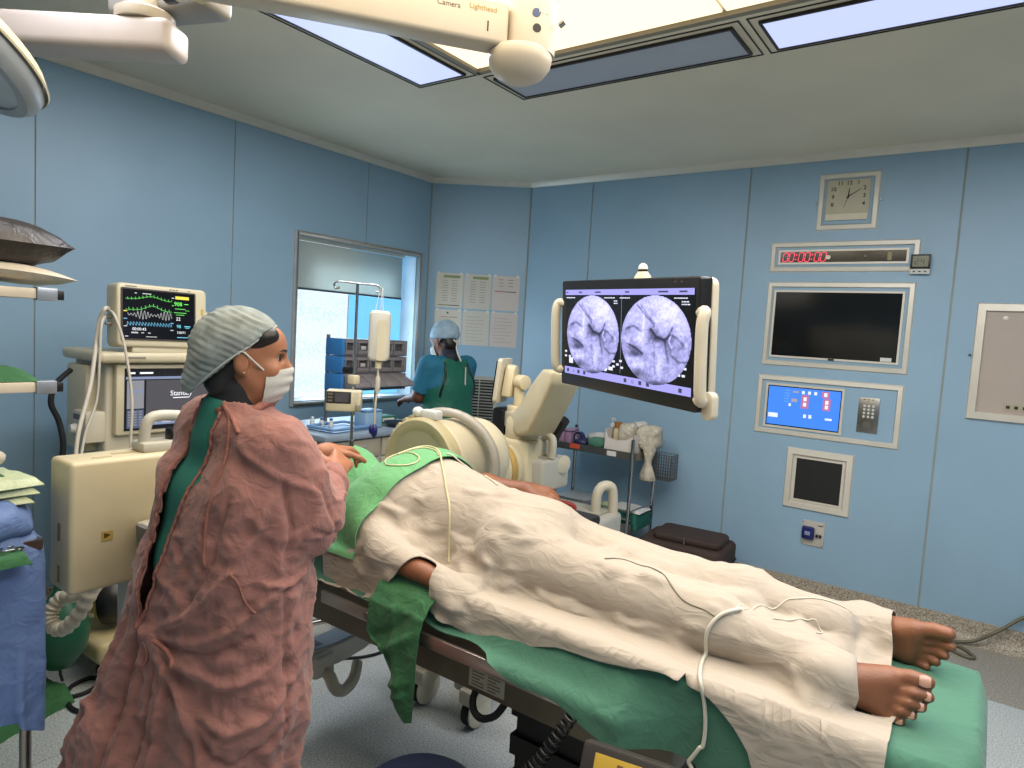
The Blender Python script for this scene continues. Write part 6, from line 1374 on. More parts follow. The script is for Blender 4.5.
# ================================================================ ceiling arms and operating light
ARM = M('ivory_arm', (214, 200, 178), .4, var=.03)
def beam(o, x, w, h, L, taper=0):
    X = frame(o, x, (0, 0, 1)); b = MB(); pts = [(0, -h/2), (L, -h/2+taper), (L, h/2), (0, h/2)]; b.prism(pts, w, X @ Matrix.Translation((0, 0, -w/2))); return b, X
t = thing('ceiling_boom', 'ivory jointed ceiling arm with a domed hub, number 1 printed on it', 'ceiling arm', (-1.155, 1.6, TOP))
ja = Vector((-.52, -.68, 0)).normalized()
b = MB(); b.lathe([(.072, .0), (.074, .02), (.074, .145), (.070, .15), (.070, .155), (.074, .16), (.074, .30), (.06, .32)], (-1.155, 1.6, 2.385), (0, 0, 1), 36); b2 = MB(); b2.cyl((-1.155, 1.6, 2.70), (-1.155, 1.6, TOP), .045); hub = obj('hub', b, ARM, t, smooth=40, world=True); obj('ceiling_tube', b2, ARM, t, smooth=40, world=True)
b = MB(); b.lathe([(.001, -.062), (.04, -.058), (.07, -.042), (.088, -.016), (.092, .008), (.086, .022), (.074, .026)], (-1.175, 1.585, 2.372), (0, 0, 1), 36); obj('hub_dome', b, ARM, t, smooth=60, world=True)
b, AX = beam((-1.20, 1.541, 2.445), ja, .085, .115, .95, 0); arm = obj('arm', b, ARM, t, bev=.012, seg=3, world=True)
# lettering on the arm's visible side
side = frame((-1.20, 1.541, 2.445), -ja, (0, 0, 1)); sg = 1 if (side.to_3x3() @ Vector((0, 0, 1))).dot(Vector((1.2, -1.5, -.8))) > 0 else -1
if sg > 0:
    LX = lambda d, z: side @ Matrix.Translation((-d, z, .0431))
    text('lettering', 'Camera', .020, LX(.17, .022), M('grey_letters', (120, 104, 80), .5), arm, .0003, world=True); text('lettering', 'Lighthead', .020, LX(.075, .028), M('gold_letters', (190, 160, 70), .5), arm, .0003, world=True); text('numeral', '1', .040, LX(.06, -.018), INK, arm, .0003, world=True)
for a_, z, m in ((-.75, 2.475, M('blue_print_dot', (70, 90, 130), .5)), (-.70, 2.435, INK)):
    d = Vector((math.cos(a_), math.sin(a_), 0)); b = MB(); b.lathe([(.001, 0), (.012, 0), (.012, .001), (.001, .0012)], Vector((-1.155, 1.6, z))+d*.0738, d, 14); obj('hub_button', b, m, hub, world=True)
d = Vector((.62, -.78, 0)); obj('hub_label', MB().box((0, 0, 0), (.03, .026, .001), frame(Vector((-1.155, 1.6, 2.49))+Vector((math.cos(-.45), math.sin(-.45), 0))*.0738, (math.sin(.45), math.cos(.45), 0), (0, 0, 1))), M('pale_sticker', (232, 220, 198), .5), hub, world=True)
b = MB(); b.cyl((-1.07, 1.62, 2.46), (-1.055, 1.622, 2.47), .008); obj('hub_knob', b, STEEL, hub, world=True)
t = thing('ceiling_boom', 'pink ivory ceiling arm with rounded end at the upper left corner', 'ceiling arm', (-2.3, 1.12, TOP))
ja = Vector((-.82, -.57, 0)).normalized(); b, AX = beam((-2.265, 1.175, 2.485), ja, .15, .105, .95); obj('arm', b, M('pinkish_arm', (196, 182, 172), .42, var=.03), t, bev=.025, seg=4, world=True)
b = MB(); b.lathe([(.085, 0), (.09, .01), (.09, .03), (.075, .04)], (-2.36, 1.11, 2.535), (0, 0, 1), 28); obj('joint_disc', b, ARM, t, smooth=40, world=True)
b = MB(); b.cyl((-2.36, 1.11, 2.57), (-2.36, 1.11, TOP), .05); obj('ceiling_tube', b, ARM, t, smooth=40, world=True)
b, AX = beam((-2.16, 1.25, 2.625), Vector((-1, -.35, 0)).normalized(), .14, .085, .40); obj('upper_arm', b, M('grey_arm', (150, 146, 138), .45), t, bev=.02, seg=3, world=True)
YC = M('yellow_lit_housing', (236, 214, 150), .4)  # yellow light falling on this joint, put into its base colour
b = MB(); b.lathe([(.07, 0), (.078, .01), (.078, .10), (.07, .11)], (-2.13, 1.03, 2.60), (.75, .60, .25), 30); obj('drive_housing', b, YC, t, smooth=40, world=True); b = MB(); b.lathe([(.079, 0), (.081, .004), (.081, .028), (.079, .03)], (-2.125, 1.034, 2.60), (.75, .60, .25), 30); obj('dark_band', b, BLACK, t, smooth=40, world=True)
b = MB(); b.span((-2.10, 1.02, 2.555), (-1.99, 1.16, 2.66)); obj('end_block', b, YC, t, bev=.01, world=True)
t = thing('operating_light', 'round grey operating light head at the left edge under the ceiling arm', 'operating light', (-2.45, .45, TOP))
tip = np.array((-2.025, .695, 2.125)); ax = np.array((-.10, -.50, -.85)); ax /= np.linalg.norm(ax); u = np.array((.50, .75, -.5)); u -= ax*(u@ax); u /= np.linalg.norm(u); lc = tip-u*.33
b = MB(); b.lathe([(.02, -.10), (.20, -.09), (.30, -.055), (.33, -.015), (.33, .012), (.315, .03), (.29, .03), (.285, .015)], lc, ax, 48, cap=False); obj('housing', b, M('light_grey_shell', (176, 180, 184), .35), t, smooth=40, world=True)
b = MB(); b.lathe([(.295, 0), (.336, -.012), (.338, .004), (.30, .02)], lc+ax*(-.04), ax, 48, cap=False) if False else b.lathe([(.31, -.052), (.336, -.028), (.336, -.022), (.31, -.046)], lc, ax, 48, cap=False); obj('cream_rim', b, CREAM, t, smooth=40, world=True)
b = MB(); b.lathe([(.001, .018), (.20, .018), (.20, .022), (.001, .022)], lc, ax, 40); obj('inner_face', b, M('dark_reflector', (70, 70, 68), .3), t, world=True)
b = MB(); b.lathe([(.215, .018), (.288, .018), (.288, .024), (.215, .024), (.215, .018)], lc, ax, 48, cap=False); obj('glass_ring', b, M('frosted_ring', (206, 216, 220), .3), t, smooth=30, world=True)
b = MB(); b.tube(catmull([lc-ax*.08, lc-ax*.2+np.array((0, 0, .1)), (-2.55, .42, 2.6), (-2.55, .42, TOP)], 6), .03, 10); obj('suspension', b, ARM, t, smooth=60, world=True)

tag(obj('floor_cable', MB().tube(catmull([(-2.66, 1.95, .008), (-2.52, 2.0, .008), (-2.38, 2.08, .008), (-2.3, 2.2, .008), (-2.28, 2.4, .008)], 8), .007, 8), RUBBER, smooth=60), 'thin black cable on the floor behind the curved x-ray arm', 'cable')
# ================================================================ anaesthesia machine and patient monitor
an = thing('anaesthesia_machine', 'cream anaesthesia machine with a dark ventilator screen against the left wall', 'anaesthesia machine', (-3.45, 1.6, 0))
b = MB(); b.span((-3.52, 1.36, .25), (-3.20, 1.92, 1.36)); bd = obj('cabinet', b, WHITE_PLASTIC, an, bev=.015, seg=3, world=True)
b = MB(); b.span((-3.54, 1.31, 1.36), (-3.13, 1.96, 1.41)); obj('top_deck', b, CREAM, an, bev=.018, seg=3, world=True)
obj('deck_print', MB().span((-3.131, 1.42, 1.38), (-3.1285, 1.50, 1.39)), M('grey_print2', (150, 140, 124), .5), an, world=True)
b = MB(); b.span((-3.205, 1.39, 1.03), (-3.165, 1.89, 1.355)); vs_ = obj('ventilator_panel', b, CREAM, an, bev=.01, world=True)
obj('ventilator_screen', MB().span((-3.166, 1.425, 1.05), (-3.162, 1.86, 1.335)), M('ventilator_dark', (30, 32, 42), .25), vs_, world=True)
VSX = lambda y, z: frame((-3.1612, y, z), (0, 1, 0), (0, 0, 1)); GREYE = EM('screen_grey', (.24, .24, .27), .7); BLUEE = EM('screen_slate', (.22, .27, .42), .8); WHE = EM('screen_text_white', (.85, .87, .9), 1.0)
def vb(y0, z0, y1, z1, m, nm='screen_block', d=0.0): obj(nm, MB().box(((y1-y0)/2, (z1-z0)/2, d), (y1-y0, z1-z0, .0006), VSX(y0, z0)), m, vs_, world=True)
vb(1.43, 1.285, 1.855, 1.297, BLUEE); vb(1.435, 1.15, 1.51, 1.28, GREYE, d=-.0002); vb(1.52, 1.105, 1.855, 1.28, EM('screen_charcoal', (.09, .085, .10), .6), d=-.0002); vb(1.52, 1.07, 1.855, 1.10, BLUEE); vb(1.435, 1.06, 1.51, 1.145, EM('screen_navy', (.07, .09, .16), .7)); vb(1.435, 1.225, 1.51, 1.235, BLUEE)
for k in range(3):
    for q in range(6): vb(1.44+k*.024, 1.072+q*.012, 1.455+k*.024, 1.078+q*.012, GREYE, 'slider_mark', .0006)
for k in range(5): vb(1.53+k*.065, 1.078, 1.57+k*.065, 1.092, EM('screen_steel', (.45, .5, .62), .8), 'soft_key', .0006)
text('screen_lettering', 'Standby', .034, VSX(1.685, 1.215), WHE, vs_, .0003, world=True); vb(1.645, 1.192, 1.725, 1.196, WHE); vb(1.44, 1.31, 1.47, 1.318, WHE); vb(1.49, 1.31, 1.55, 1.318, WHE); vb(1.78, 1.31, 1.83, 1.318, WHE)
b = MB(); b.span((-3.48, 1.31, .95), (-3.28, 1.365, 1.34)); obj('side_pod', b, CREAM, an, bev=.012, world=True)
b = MB(); b.span((-3.34, 1.28, 1.0), (-3.20, 1.365, 1.14)); so = obj('gas_module', b, WHITE_PLASTIC, an, bev=.01, world=True); obj('module_display', MB().span((-3.32, 1.2785, 1.10), (-3.24, 1.28, 1.125)), M('dark_tab', (110, 106, 98), .5), so, world=True)
b = MB(); b.lathe([(.02, 0), (.024, .008), (.018, .03)], (-3.28, 1.28, 1.06), (0, -1, 0), 14); obj('water_trap', b, WHITE, so, smooth=40, world=True)
for z in (.30, .50, .70): b = MB(); b.span((-3.20, 1.38, z), (-3.185, 1.88, z+.18)); d_ = obj('drawer', b, WHITE_PLASTIC, an, bev=.006, world=True); obj('drawer_handle', MB().span((-3.186, 1.52, z+.13), (-3.172, 1.74, z+.15)), M('handle_grey', (150, 146, 136), .4), d_, bev=.003, world=True)
b = MB(); b.span((-3.6, 1.22, .10), (-2.90, 1.95, .20)); obj('base', b, M('beige_base', (206, 188, 140), .5, var=.06), an, bev=.03, seg=3, world=True)
for x, y in ((-3.54, 1.3), (-3.54, 1.88), (-2.98, 1.3), (-2.98, 1.88)): b = MB(); b.cyl((x-.02, y, .05), (x+.02, y, .05), .05); obj('caster', b, RUBBER, an, bev=.006, world=True)
b = MB(); b.lathe([(.05, -.05), (.10, -.045), (.11, -.02), (.11, .02), (.10, .045), (.05, .05)], (-3.05, 1.34, .33), (.55, .83, .1), 28); o = obj('absorber', b, BLACK, an, smooth=40, world=True)
b = MB(); b.lathe([(.001, 0), (.085, 0), (.08, .012), (.001, .014)], np.array((-3.05, 1.34, .33))-np.array((.55, .83, .1))*.05, (-.55, -.83, -.1), 28); obj('yellow_face_plate', b, M('yellow_disc', (206, 178, 98), .5), o, smooth=40, world=True)
b = MB(); b.span((-3.18, 1.20, .36), (-3.0, 1.36, .95)); obj('breathing_block', b, WHITE_PLASTIC, an, bev=.02, world=True)
for k in range(2): obj('vent_slot', MB().span((-2.9995, 1.24+k*.06, .60), (-2.997, 1.27+k*.06, .74)), M('slot_dark', (90, 84, 78), .6), an, world=True)
# patient monitor
MXX = frame((-3.14, 1.585, 1.575), Vector((-.03, 1, -.01)), (-.06, 0, 1))
pm = thing('patient_monitor', 'cream patient monitor with green and blue waveforms on top of the anaesthesia machine', 'monitor', (0, 0, 0)); pm.matrix_basis = MXX.copy()
b = MB(); b.prism(rrect(.42, .285, .025)+[], .10, Matrix.Translation((0, 0, -.10))); obj('housing', b, CREAM, pm, bev=.012, seg=3)
b = MB(); b.prism([(.20, -.06), (.235, -.03), (.245, .0), (.235, .03), (.20, .07)], .07, Matrix.Translation((0, 0, -.09))); obj('knob_bulge', b, CREAM, pm, bev=.01)
b = MB(); b.lathe([(.02, 0), (.02, .012), (.016, .018), (.001, .018)], (.218, -.002, -.022), (0, 0, 1), 20); obj('knob', b, WHITE_PLASTIC, pm, smooth=40)
b = MB(); b.prism(rrect(.345, .232, .008), .004, Matrix.Translation((-.022, .006, 0))); obj('bezel', b, M('brown_grey_bezel', (74, 66, 60), .4), pm)
sc2 = obj('screen', MB().box((-.022, .006, .0045), (.33, .218, .001)), M('monitor_dark', (10, 11, 16), .2), pm)
b = MB(); b.box((0, -.155, -.05), (.28, .035, .08)); obj('foot', b, CREAM, pm, bev=.008)
GRN = EM('trace_green', (.10, .55, .08), 1.0); WTR = EM('trace_white', (.55, .55, .55), .9); BTR = EM('trace_blue', (.12, .42, .62), 1.0); YEL = EM('alarm_yellow', (.8, .68, .05), 1.0); GTX = EM('text_green', (.15, .85, .1), 1.1); BTX = EM('text_blue', (.15, .6, .75), 1.0)
SXX = Matrix.Translation((-.022, .006, .0056))
def trace(f, x0, x1, n, m, w=.0011):
    b = MB(); xs = np.linspace(x0, x1, n)
    for i in range(n-1):
        p, q = Vector((xs[i], f(xs[i]), 0)), Vector((xs[i+1], f(xs[i+1]), 0)); d = (q-p).normalized()*.0003; nn = Vector((-d.y, d.x, 0)).normalized()*w; p = p-d; q = q+d
        b.add([p-nn, q-nn, q+nn, p+nn], [(0, 1, 2, 3)], SXX)
    obj('waveform', b, m, sc2, smooth=0)
ecg = lambda u: (math.exp(-((u-.3)/.05)**2)*1.0-math.exp(-((u-.4)/.05)**2)*.35+math.exp(-((u-.7)/.1)**2)*.2)
trace(lambda x: .066+.016*math.exp(-((x+.04)/.05)**2)+.010*ecg((x*60) % 1), -.155, .055, 240, GRN, .0009); trace(lambda x: .018+.022*math.exp(-((x+.035)/.04)**2)+.012*ecg((x*55) % 1), -.155, .055, 240, GRN, .0009)
trace(lambda x: -.002+(.012+.008*math.sin(x*60))*math.sin(x*420), -.145, .055, 260, WTR, .0008); trace(lambda x: -.043+.009*(((x*75) % 1)-.5)*-2, -.15, .055, 260, BTR, .0009)
obj('alarm_bar', MB().box((.105, .088, 0), (.066, .014, .0006), SXX), YEL, sc2)
for s_, x, y, h, m in (('908', .085, .058, .026, GTX), ('22', .085, -.012, .022, WHE), ('98', .088, -.047, .022, BTX), ('120/71', .10, -.075, .016, WHE), ('00:00:43', -.095, -.067, .018, WHE)): text('reading', s_, h, SXX @ Matrix.Translation((x, y, .0004)), m, sc2, .0002)
def mt(x, y, w, h, m): obj('screen_text', MB().box((x, y, .0002), (w, h, .0005), SXX), m, sc2)
for a in ((.125, .06, .02, .003, GTX), (.095, .036, .05, .0035, GRN), (.095, .018, .06, .0035, GRN), (.13, .03, .02, .003, GRN), (.095, .008, .04, .003, GRN), (.13, -.045, .03, .004, BTX), (.13, -.052, .02, .003, BTX), (.06, .085, .012, .004, WTR), (.06, .05, .01, .004, GRN), (.055, -.033, .014, .004, BTR), (.055, -.066, .014, .004, WTR), (-.155, .012, .016, .004, YEL), (-.155, -.022, .014, .004, BTR), (-.155, -.055, .014, .004, WTR), (-.115, -.083, .03, .006, WTR), (-.08, -.083, .012, .004, WTR), (-.05, -.083, .012, .004, WTR), (.11, -.098, .06, .004, BTR), (-.11, .094, .01, .004, WTR), (-.06, .094, .04, .004, WTR), (-.04, -.1, .05, .003, WTR), (-.15, -.1, .014, .004, WTR)): mt(*a)
for x in (.03, .045, .06, .12): obj('alarm_led', MB().box((x, .129, .0005), (.010, .004, .001)), M('dark_led', (90, 80, 66), .4), pm)
obj('badge', MB().box((-.15, .129, .0005), (.05, .006, .001)), M('badge_grey', (160, 150, 130), .4), pm); obj('yellow_tag', MB().box((.186, .035, .0005), (.012, .03, .001)), M('tag_yellow', (212, 178, 80), .5), pm)
b = MB()
for k in range(3): b.cyl((-.21, .02-k*.03, -.05), (-.235, .02-k*.03, -.05), .008)
obj('connectors', b, M('connector_grey', (150, 146, 138), .4), pm)
CW_ = M('white_cable', (216, 206, 188), .5)
for k, (pts, r, lb) in enumerate((([(-3.18, 1.36, 1.60), (-3.16, 1.335, 1.595), (-3.18, 1.32, 1.52), (-3.10, 1.26, 1.28), (-3.02, 1.18, 1.06), (-2.98, 1.15, .80)], .009, 'thick cream cable hanging from the patient monitor\'s left side to the floor'), ([(-3.18, 1.36, 1.59), (-3.12, 1.36, 1.57), (-3.08, 1.385, 1.44), (-3.04, 1.40, 1.22), (-3.02, 1.39, 1.04), (-3.02, 1.39, .9)], .006, 'thin cream cable crossing in front of the ventilator screen\'s left edge'), ([(-3.19, 1.36, 1.57), (-3.15, 1.32, 1.53), (-3.14, 1.31, 1.38), (-3.14, 1.30, 1.2), (-3.10, 1.24, 1.06), (-3.06, 1.2, .9)], .006, 'thin cream cable hanging left of the gas module'))):
    tag(obj('monitor_cable', MB().tube(catmull(pts, 8), r, 8), CW_, smooth=60), lb, 'cable', 'cables of the patient monitor')
tag(obj('black_cable', MB().tube(catmull([(-3.30, 1.26, 1.32), (-3.27, 1.19, 1.26), (-3.26, 1.17, 1.18), (-3.26, 1.20, 1.10), (-3.24, 1.21, 1.0), (-3.24, 1.20, .88)], 8), .012, 8), RUBBER, smooth=60), 'black cable curling beside the anaesthesia machine\'s left side', 'cable')

# ================================================================ equipment rack at the left edge
rk = thing('equipment_rack', 'ceiling hung equipment rack with two cream shelves at the left edge', 'rack', (-2.45, .35, TOP))
b = MB(); b.span((-2.36, .665, 1.05), (-2.325, .70, 1.98)); obj('post', b, M('dark_post', (96, 92, 84), .4, .5), rk, bev=.004, world=True); b = MB(); b.span((-2.36, -.1, 1.05), (-2.325, -.065, 1.98)); obj('post', b, MATS['dark_post'], rk, bev=.004, world=True)
b = MB(); b.span((-2.74, -.15, 1.95), (-2.32, .40, 2.03)); b.span((-2.74, -.14, 2.03), (-2.60, .02, TOP)); obj('pendant_column', b, ARM, rk, bev=.01, world=True)
for z in (1.615, 1.355):
    b = MB(); b.span((-2.72, -.15, z), (-2.15, .735, z+.028)); sh = obj('shelf', b, M('cream_shelf', (226, 212, 190), .45), rk, bev=.003, world=True)
    b = MB(); b.span((-2.175, .735, z-.004), (-2.145, .785, z+.032)); obj('end_cap', b, M('alu_cap', (186, 192, 202), .3, .6), sh, bev=.002, world=True); b = MB(); b.span((-2.172, .785, z+.0), (-2.15, .803, z+.026)); obj('rail_stop', b, BLACK, sh, bev=.002, world=True)
def pillow(name, label, c, d, mat, seed, rz=0, droop=0):
    nx, ny = 26, 22; u = np.linspace(-1, 1, nx); v = np.linspace(-1, 1, ny); b = MB(); gs = []
    for s in (1, -1):
        G = np.zeros((ny, nx, 3))
        for j in range(ny):
            for i in range(nx): h = (max(0, (1-u[i]**4)*(1-v[j]**4)))**.55; G[j, i] = (u[i]*d[0]/2*(1-.06*v[j]**2), v[j]*d[1]/2*(1-.05*u[i]**2), s*d[2]/2*h)
        G[..., 2] += .05*d[2]*fbm(G, 11, 2, seed)*(np.abs(G[..., 2]) > .004)
        if s < 0: G[..., 2] = np.maximum(G[..., 2], -d[2]*.36); G = G[:, ::-1]
        G[..., 2] -= droop*np.clip((np.abs(G[..., 1])/(d[1]/2)), 0, 1)**3
        b.grid(G)
    return tag(obj(name, b, mat, smooth=75) if False else obj(name, ([tuple(Matrix.Translation(c) @ Matrix.Rotation(rz, 4, 'Z') @ Vector(p)) for p in b.v], b.f), mat, smooth=75), label, 'pillow')
slab_cloth('green_cloth', 'flat green cloth on the upper shelf of the rack under the cream pillow', 'cloth', (-2.40, .40, 1.644), (.44, .48, .022), DGREEN, 51)
pillow('pillow', 'flat cream pillow on the upper rack shelf, under the dark one', (-2.36, .53, 1.690), (.42, .66, .06), M('cream_pillow', (226, 216, 198), .7, wr=.25), 52, 0, .02)
pillow('pillow', 'dark brown leatherette pillow topmost on the upper rack shelf', (-2.36, .50, 1.765), (.46, .68, .15), M('dark_leatherette', (54, 46, 42), .4, var=.1, wr=.3, ws=10), 53, .1)
slab_cloth('green_cloth', 'crumpled dark green cloth spread on the lower shelf of the rack', 'cloth', (-2.36, .45, 1.384), (.40, .60, .035), DGREEN, 54, amp=.012)

# ================================================================ instrument table in a blue drape
it = thing('instrument_table', 'instrument table under a blue drape at the left edge', 'table', (-2.28, .32, 0)); b = MB(); b.span((-2.55, -.05, .955), (-1.99, .70, .985)); obj('top', b, STEEL, it, bev=.004, world=True)
for x in (-2.52, -2.02):
    for y in (-.02, .67): b = MB(); b.cyl((x, y, .0), (x, y, .955), .014); obj('leg', b, STEEL, it, world=True, smooth=60)
BLUED = M('blue_wrap', (112, 140, 196), .6, var=.1, vs=5, wr=.4, ws=7)
G = grid_of(-2.62, -1.56, lambda x: -.12, lambda x: float(np.interp(x, (-2.3, -2.0, -1.56), (.74, .82, .94))), 1.0, 54, 60); G[..., 0] = np.where(G[..., 0] > -2.0, -2.0+(G[..., 0]+2.0)*np.interp(G[..., 1], (.1, .4, .72, .95), (1.0, .85, .6, .55)), G[..., 0]); G[..., 2] += .01*fbm(G, 5, 2, 77)
cl = Cloth(G, 1.02, .12); cl.step(collider([((-2.55, -.05, .3), (-1.99, .70, .988))], [], .006), 45, 5)
sheet('blue_drape', cl.grid(), BLUED, 'blue non-woven drape hanging over the instrument table', 'drape', noise=(.006, 9), clear=lambda P: box_push(P, (-2.55, -.05, .3), (-1.99, .70, .988), .006), strokes=[([(-1.99, .3, 1.0), (-1.97, .45, .8), (-1.96, .6, .6)], .03, .03), ([(-2.3, .3, .99), (-2.1, .5, .99), (-2.0, .66, .96)], .04, .04)])
Zi = 1.012
lump('blue_bundle', 'mound of folded blue wrap on the instrument table', 'drape', (-2.06, .57, Zi+.02), (.10, .14, .06), BLUED, 63, .16, 7)
PGR = M('pale_green_packet', (206, 218, 178), .5, var=.08, wr=.3, ws=12)
for k in range(3): slab_cloth('paper_packet', ['lowest of three pale green sterile packets on the instrument table', 'middle one of three stacked pale green sterile packets', 'topmost of three pale green sterile packets, under the white bag'][k], 'packet', (-2.17+.01*k, .56+.012*k, Zi+.058+k*.022), (.22, .30-.02*k, .022), PGR, 65+k, .1*k-.1, group='sterile packets on the instrument table')
slab_cloth('green_wrap', 'flat green cloth between the packets and the white bag', 'cloth', (-2.22, .50, Zi+.126), (.22, .30, .014), DGREEN, 69)
lump('white_bag', 'crumpled white cloth bag on top of the green wrap at the left edge', 'bag', (-2.18, .52, Zi+.165), (.08, .15, .036), M('cream_cloth_bag', (216, 206, 190), .7, wr=.4), 71, .12, 8)
slab_cloth('green_towel', 'folded green towel with clamps at the near edge of the blue drape', 'towel', (-1.965, .56, Zi-.065), (.10, .18, .025), DGREEN, 73, amp=.006)
t = thing('forceps', 'small steel forceps lying on the folded green towel', 'forceps', (-1.955, .56, Zi-.036), .3)
for s in (-1, 1):
    b = MB(); b.tube(catmull([(0, -.07, .004), (s*.004, 0, .005), (s*.014, .05, .004), (s*.018, .062, .004)], 5), .0026, 6); o = obj('blade', b, STEEL, t, smooth=60); b = MB(); b.tube([(s*.018+.010*math.cos(a), .072+.010*math.sin(a), .004) for a in np.linspace(0, 2*PI, 14, endpoint=False)], .0024, 6, closed=True); obj('finger_ring', b, STEEL, o, smooth=60)
# hose, bag, cloth and cable on the floor beside the machine
P = catmull([(-2.43, 1.05, .78), (-2.45, 1.02, .68), (-2.46, .99, .58), (-2.50, .95, .50), (-2.55, .93, .49), (-2.58, .93, .53), (-2.57, .96, .58), (-2.52, 1.0, .60), (-2.60, 1.06, .62), (-2.85, 1.2, .66), (-3.0, 1.26, .70)], 12)
tag(obj('breathing_hose', MB().tube(P, [.024+.0035*math.sin(i*1.6) for i in range(len(P))], 12), M('white_hose', (224, 214, 194), .45), smooth=60), 'white corrugated breathing hose looping below the tube housing', 'hose')
t = thing('breathing_bag', 'dark green rubber breathing bag hanging beside the anaesthesia machine', 'breathing bag', (-2.93, 1.09, .14)); b = MB(); b.lathe([(.004, 0), (.05, .02), (.095, .09), (.105, .17), (.085, .25), (.045, .30), (.025, .33), (.025, .36)], n=28); V = np.array(b.v); V[:, 0] *= 1+.06*np.sin(3*np.arctan2(V[:, 1], V[:, 0])); obj('bag_body', (V, b.f), M('green_rubber', (18, 92, 62), .45, var=.08), t, smooth=80); b = MB(); b.cyl((0, 0, .35), (0, 0, .42), .022); obj('neck', b, WHITE_PLASTIC, t); b = MB(); b.tube([(0, 0, .02), (.005, 0, -.02), (.0, .01, -.05)], .006, 6); obj('tail_loop', b, BLACK, t, smooth=60)
tag(obj('hose_arm', MB().tube(catmull([(-2.93, 1.09, .56), (-2.94, 1.12, .62), (-3.0, 1.2, .64), (-3.05, 1.25, .64)], 6), .02, 10), WHITE_PLASTIC, smooth=60), 'short white elbow tube above the green breathing bag', 'tube')
slab_cloth('floor_cloth', 'crumpled green cloth lying on the floor at the left edge', 'cloth', (-2.99, .88, .0), (.34, .42, .11), M('floor_green_cloth', (68, 128, 76), .85, wr=.5, ws=8), 81, .3, .03)
lump('blue_bucket_bag', 'dark blue rubbish bag on the floor behind the breathing bag', 'bag', (-3.22, .98, .16), (.12, .12, .20), M('dark_blue_bag', (30, 40, 82), .4, wr=.4), 83, .1)
tag(obj('floor_cable', MB().tube(catmull([(-3.10, 1.12, .011), (-3.03, 1.08, .009), (-2.95, 1.10, .009), (-2.92, 1.18, .009), (-2.97, 1.26, .009), (-3.03, 1.24, .009), (-3.0, 1.15, .009), (-2.86, 1.10, .009), (-2.75, 1.12, .009)], 8), .009, 8), RUBBER, smooth=60), 'black cable coiled on the floor beside the green cloth', 'cable')
# ================================================================ drug cart, bins, drip stand by the window
GC = M('pale_grey_cart', (176, 176, 172), .45); CREAMD = M('cream_drawer', (200, 190, 170), .45); BLUEC = M('blue_cart', (40, 82, 150), .45)
ct = thing('drug_cart', 'pale grey drug cart with cream drawers and blue trim under the window', 'cart', (-3.25, 2.85, 0))
b = MB(); b.span((-3.52, 2.42, .13), (-2.98, 3.22, .93)); obj('cabinet', b, GC, ct, bev=.012, world=True); b = MB(); b.span((-3.55, 2.38, .93), (-2.94, 3.26, .965)); obj('worktop', b, M('blue_grey_worktop', (150, 166, 182), .4), ct, bev=.008, world=True)
b = MB(); b.span((-2.985, 2.40, .64), (-2.93, 3.24, .68)); b.span((-3.5, 2.37, .64), (-2.95, 2.42, .68)); obj('blue_bumper', b, BLUEC, ct, bev=.01, world=True)
for k, (z0, z1) in enumerate(((.16, .40), (.41, .62), (.69, .80), (.81, .92))):
    for j in range(2): b = MB(); b.span((-2.982, 2.44+j*.39, z0), (-2.966, 2.81+j*.39, z1)); d_ = obj('drawer', b, CREAMD if k > 1 else BLUEC, ct, bev=.004, world=True); obj('handle', MB().span((-2.967, 2.54+j*.39, (z0+z1)/2), (-2.955, 2.70+j*.39, (z0+z1)/2+.018)), GC, d_, bev=.003, world=True)
for x, y in ((-3.46, 2.48), (-3.46, 3.16), (-3.04, 2.48), (-3.04, 3.16)): b = MB(); b.cyl((x-.015, y, .055), (x+.015, y, .055), .055); b.span((x-.02, y-.02, .07), (x+.02, y+.02, .14)); obj('caster', b, RUBBER, ct, bev=.004, world=True)
for y in (2.78, 3.20): b = MB(); b.cyl((-3.445, y, .96), (-3.445, y, 1.52), .012); obj('bin_post', b, STEEL, ct, world=True, smooth=40)
bi = thing('bin_rack', 'rack of grey tilt bins with blue ends standing above the drug cart', 'bin rack', (-3.38, 3.0, 1.16))
BG = M('mauve_grey_bin', (140, 132, 132), .45, var=.04); BGD = M('bin_inside', (84, 80, 82), .6); BB = M('blue_end', (56, 132, 200), .45)
Y0, Y1 = 2.76, 3.30
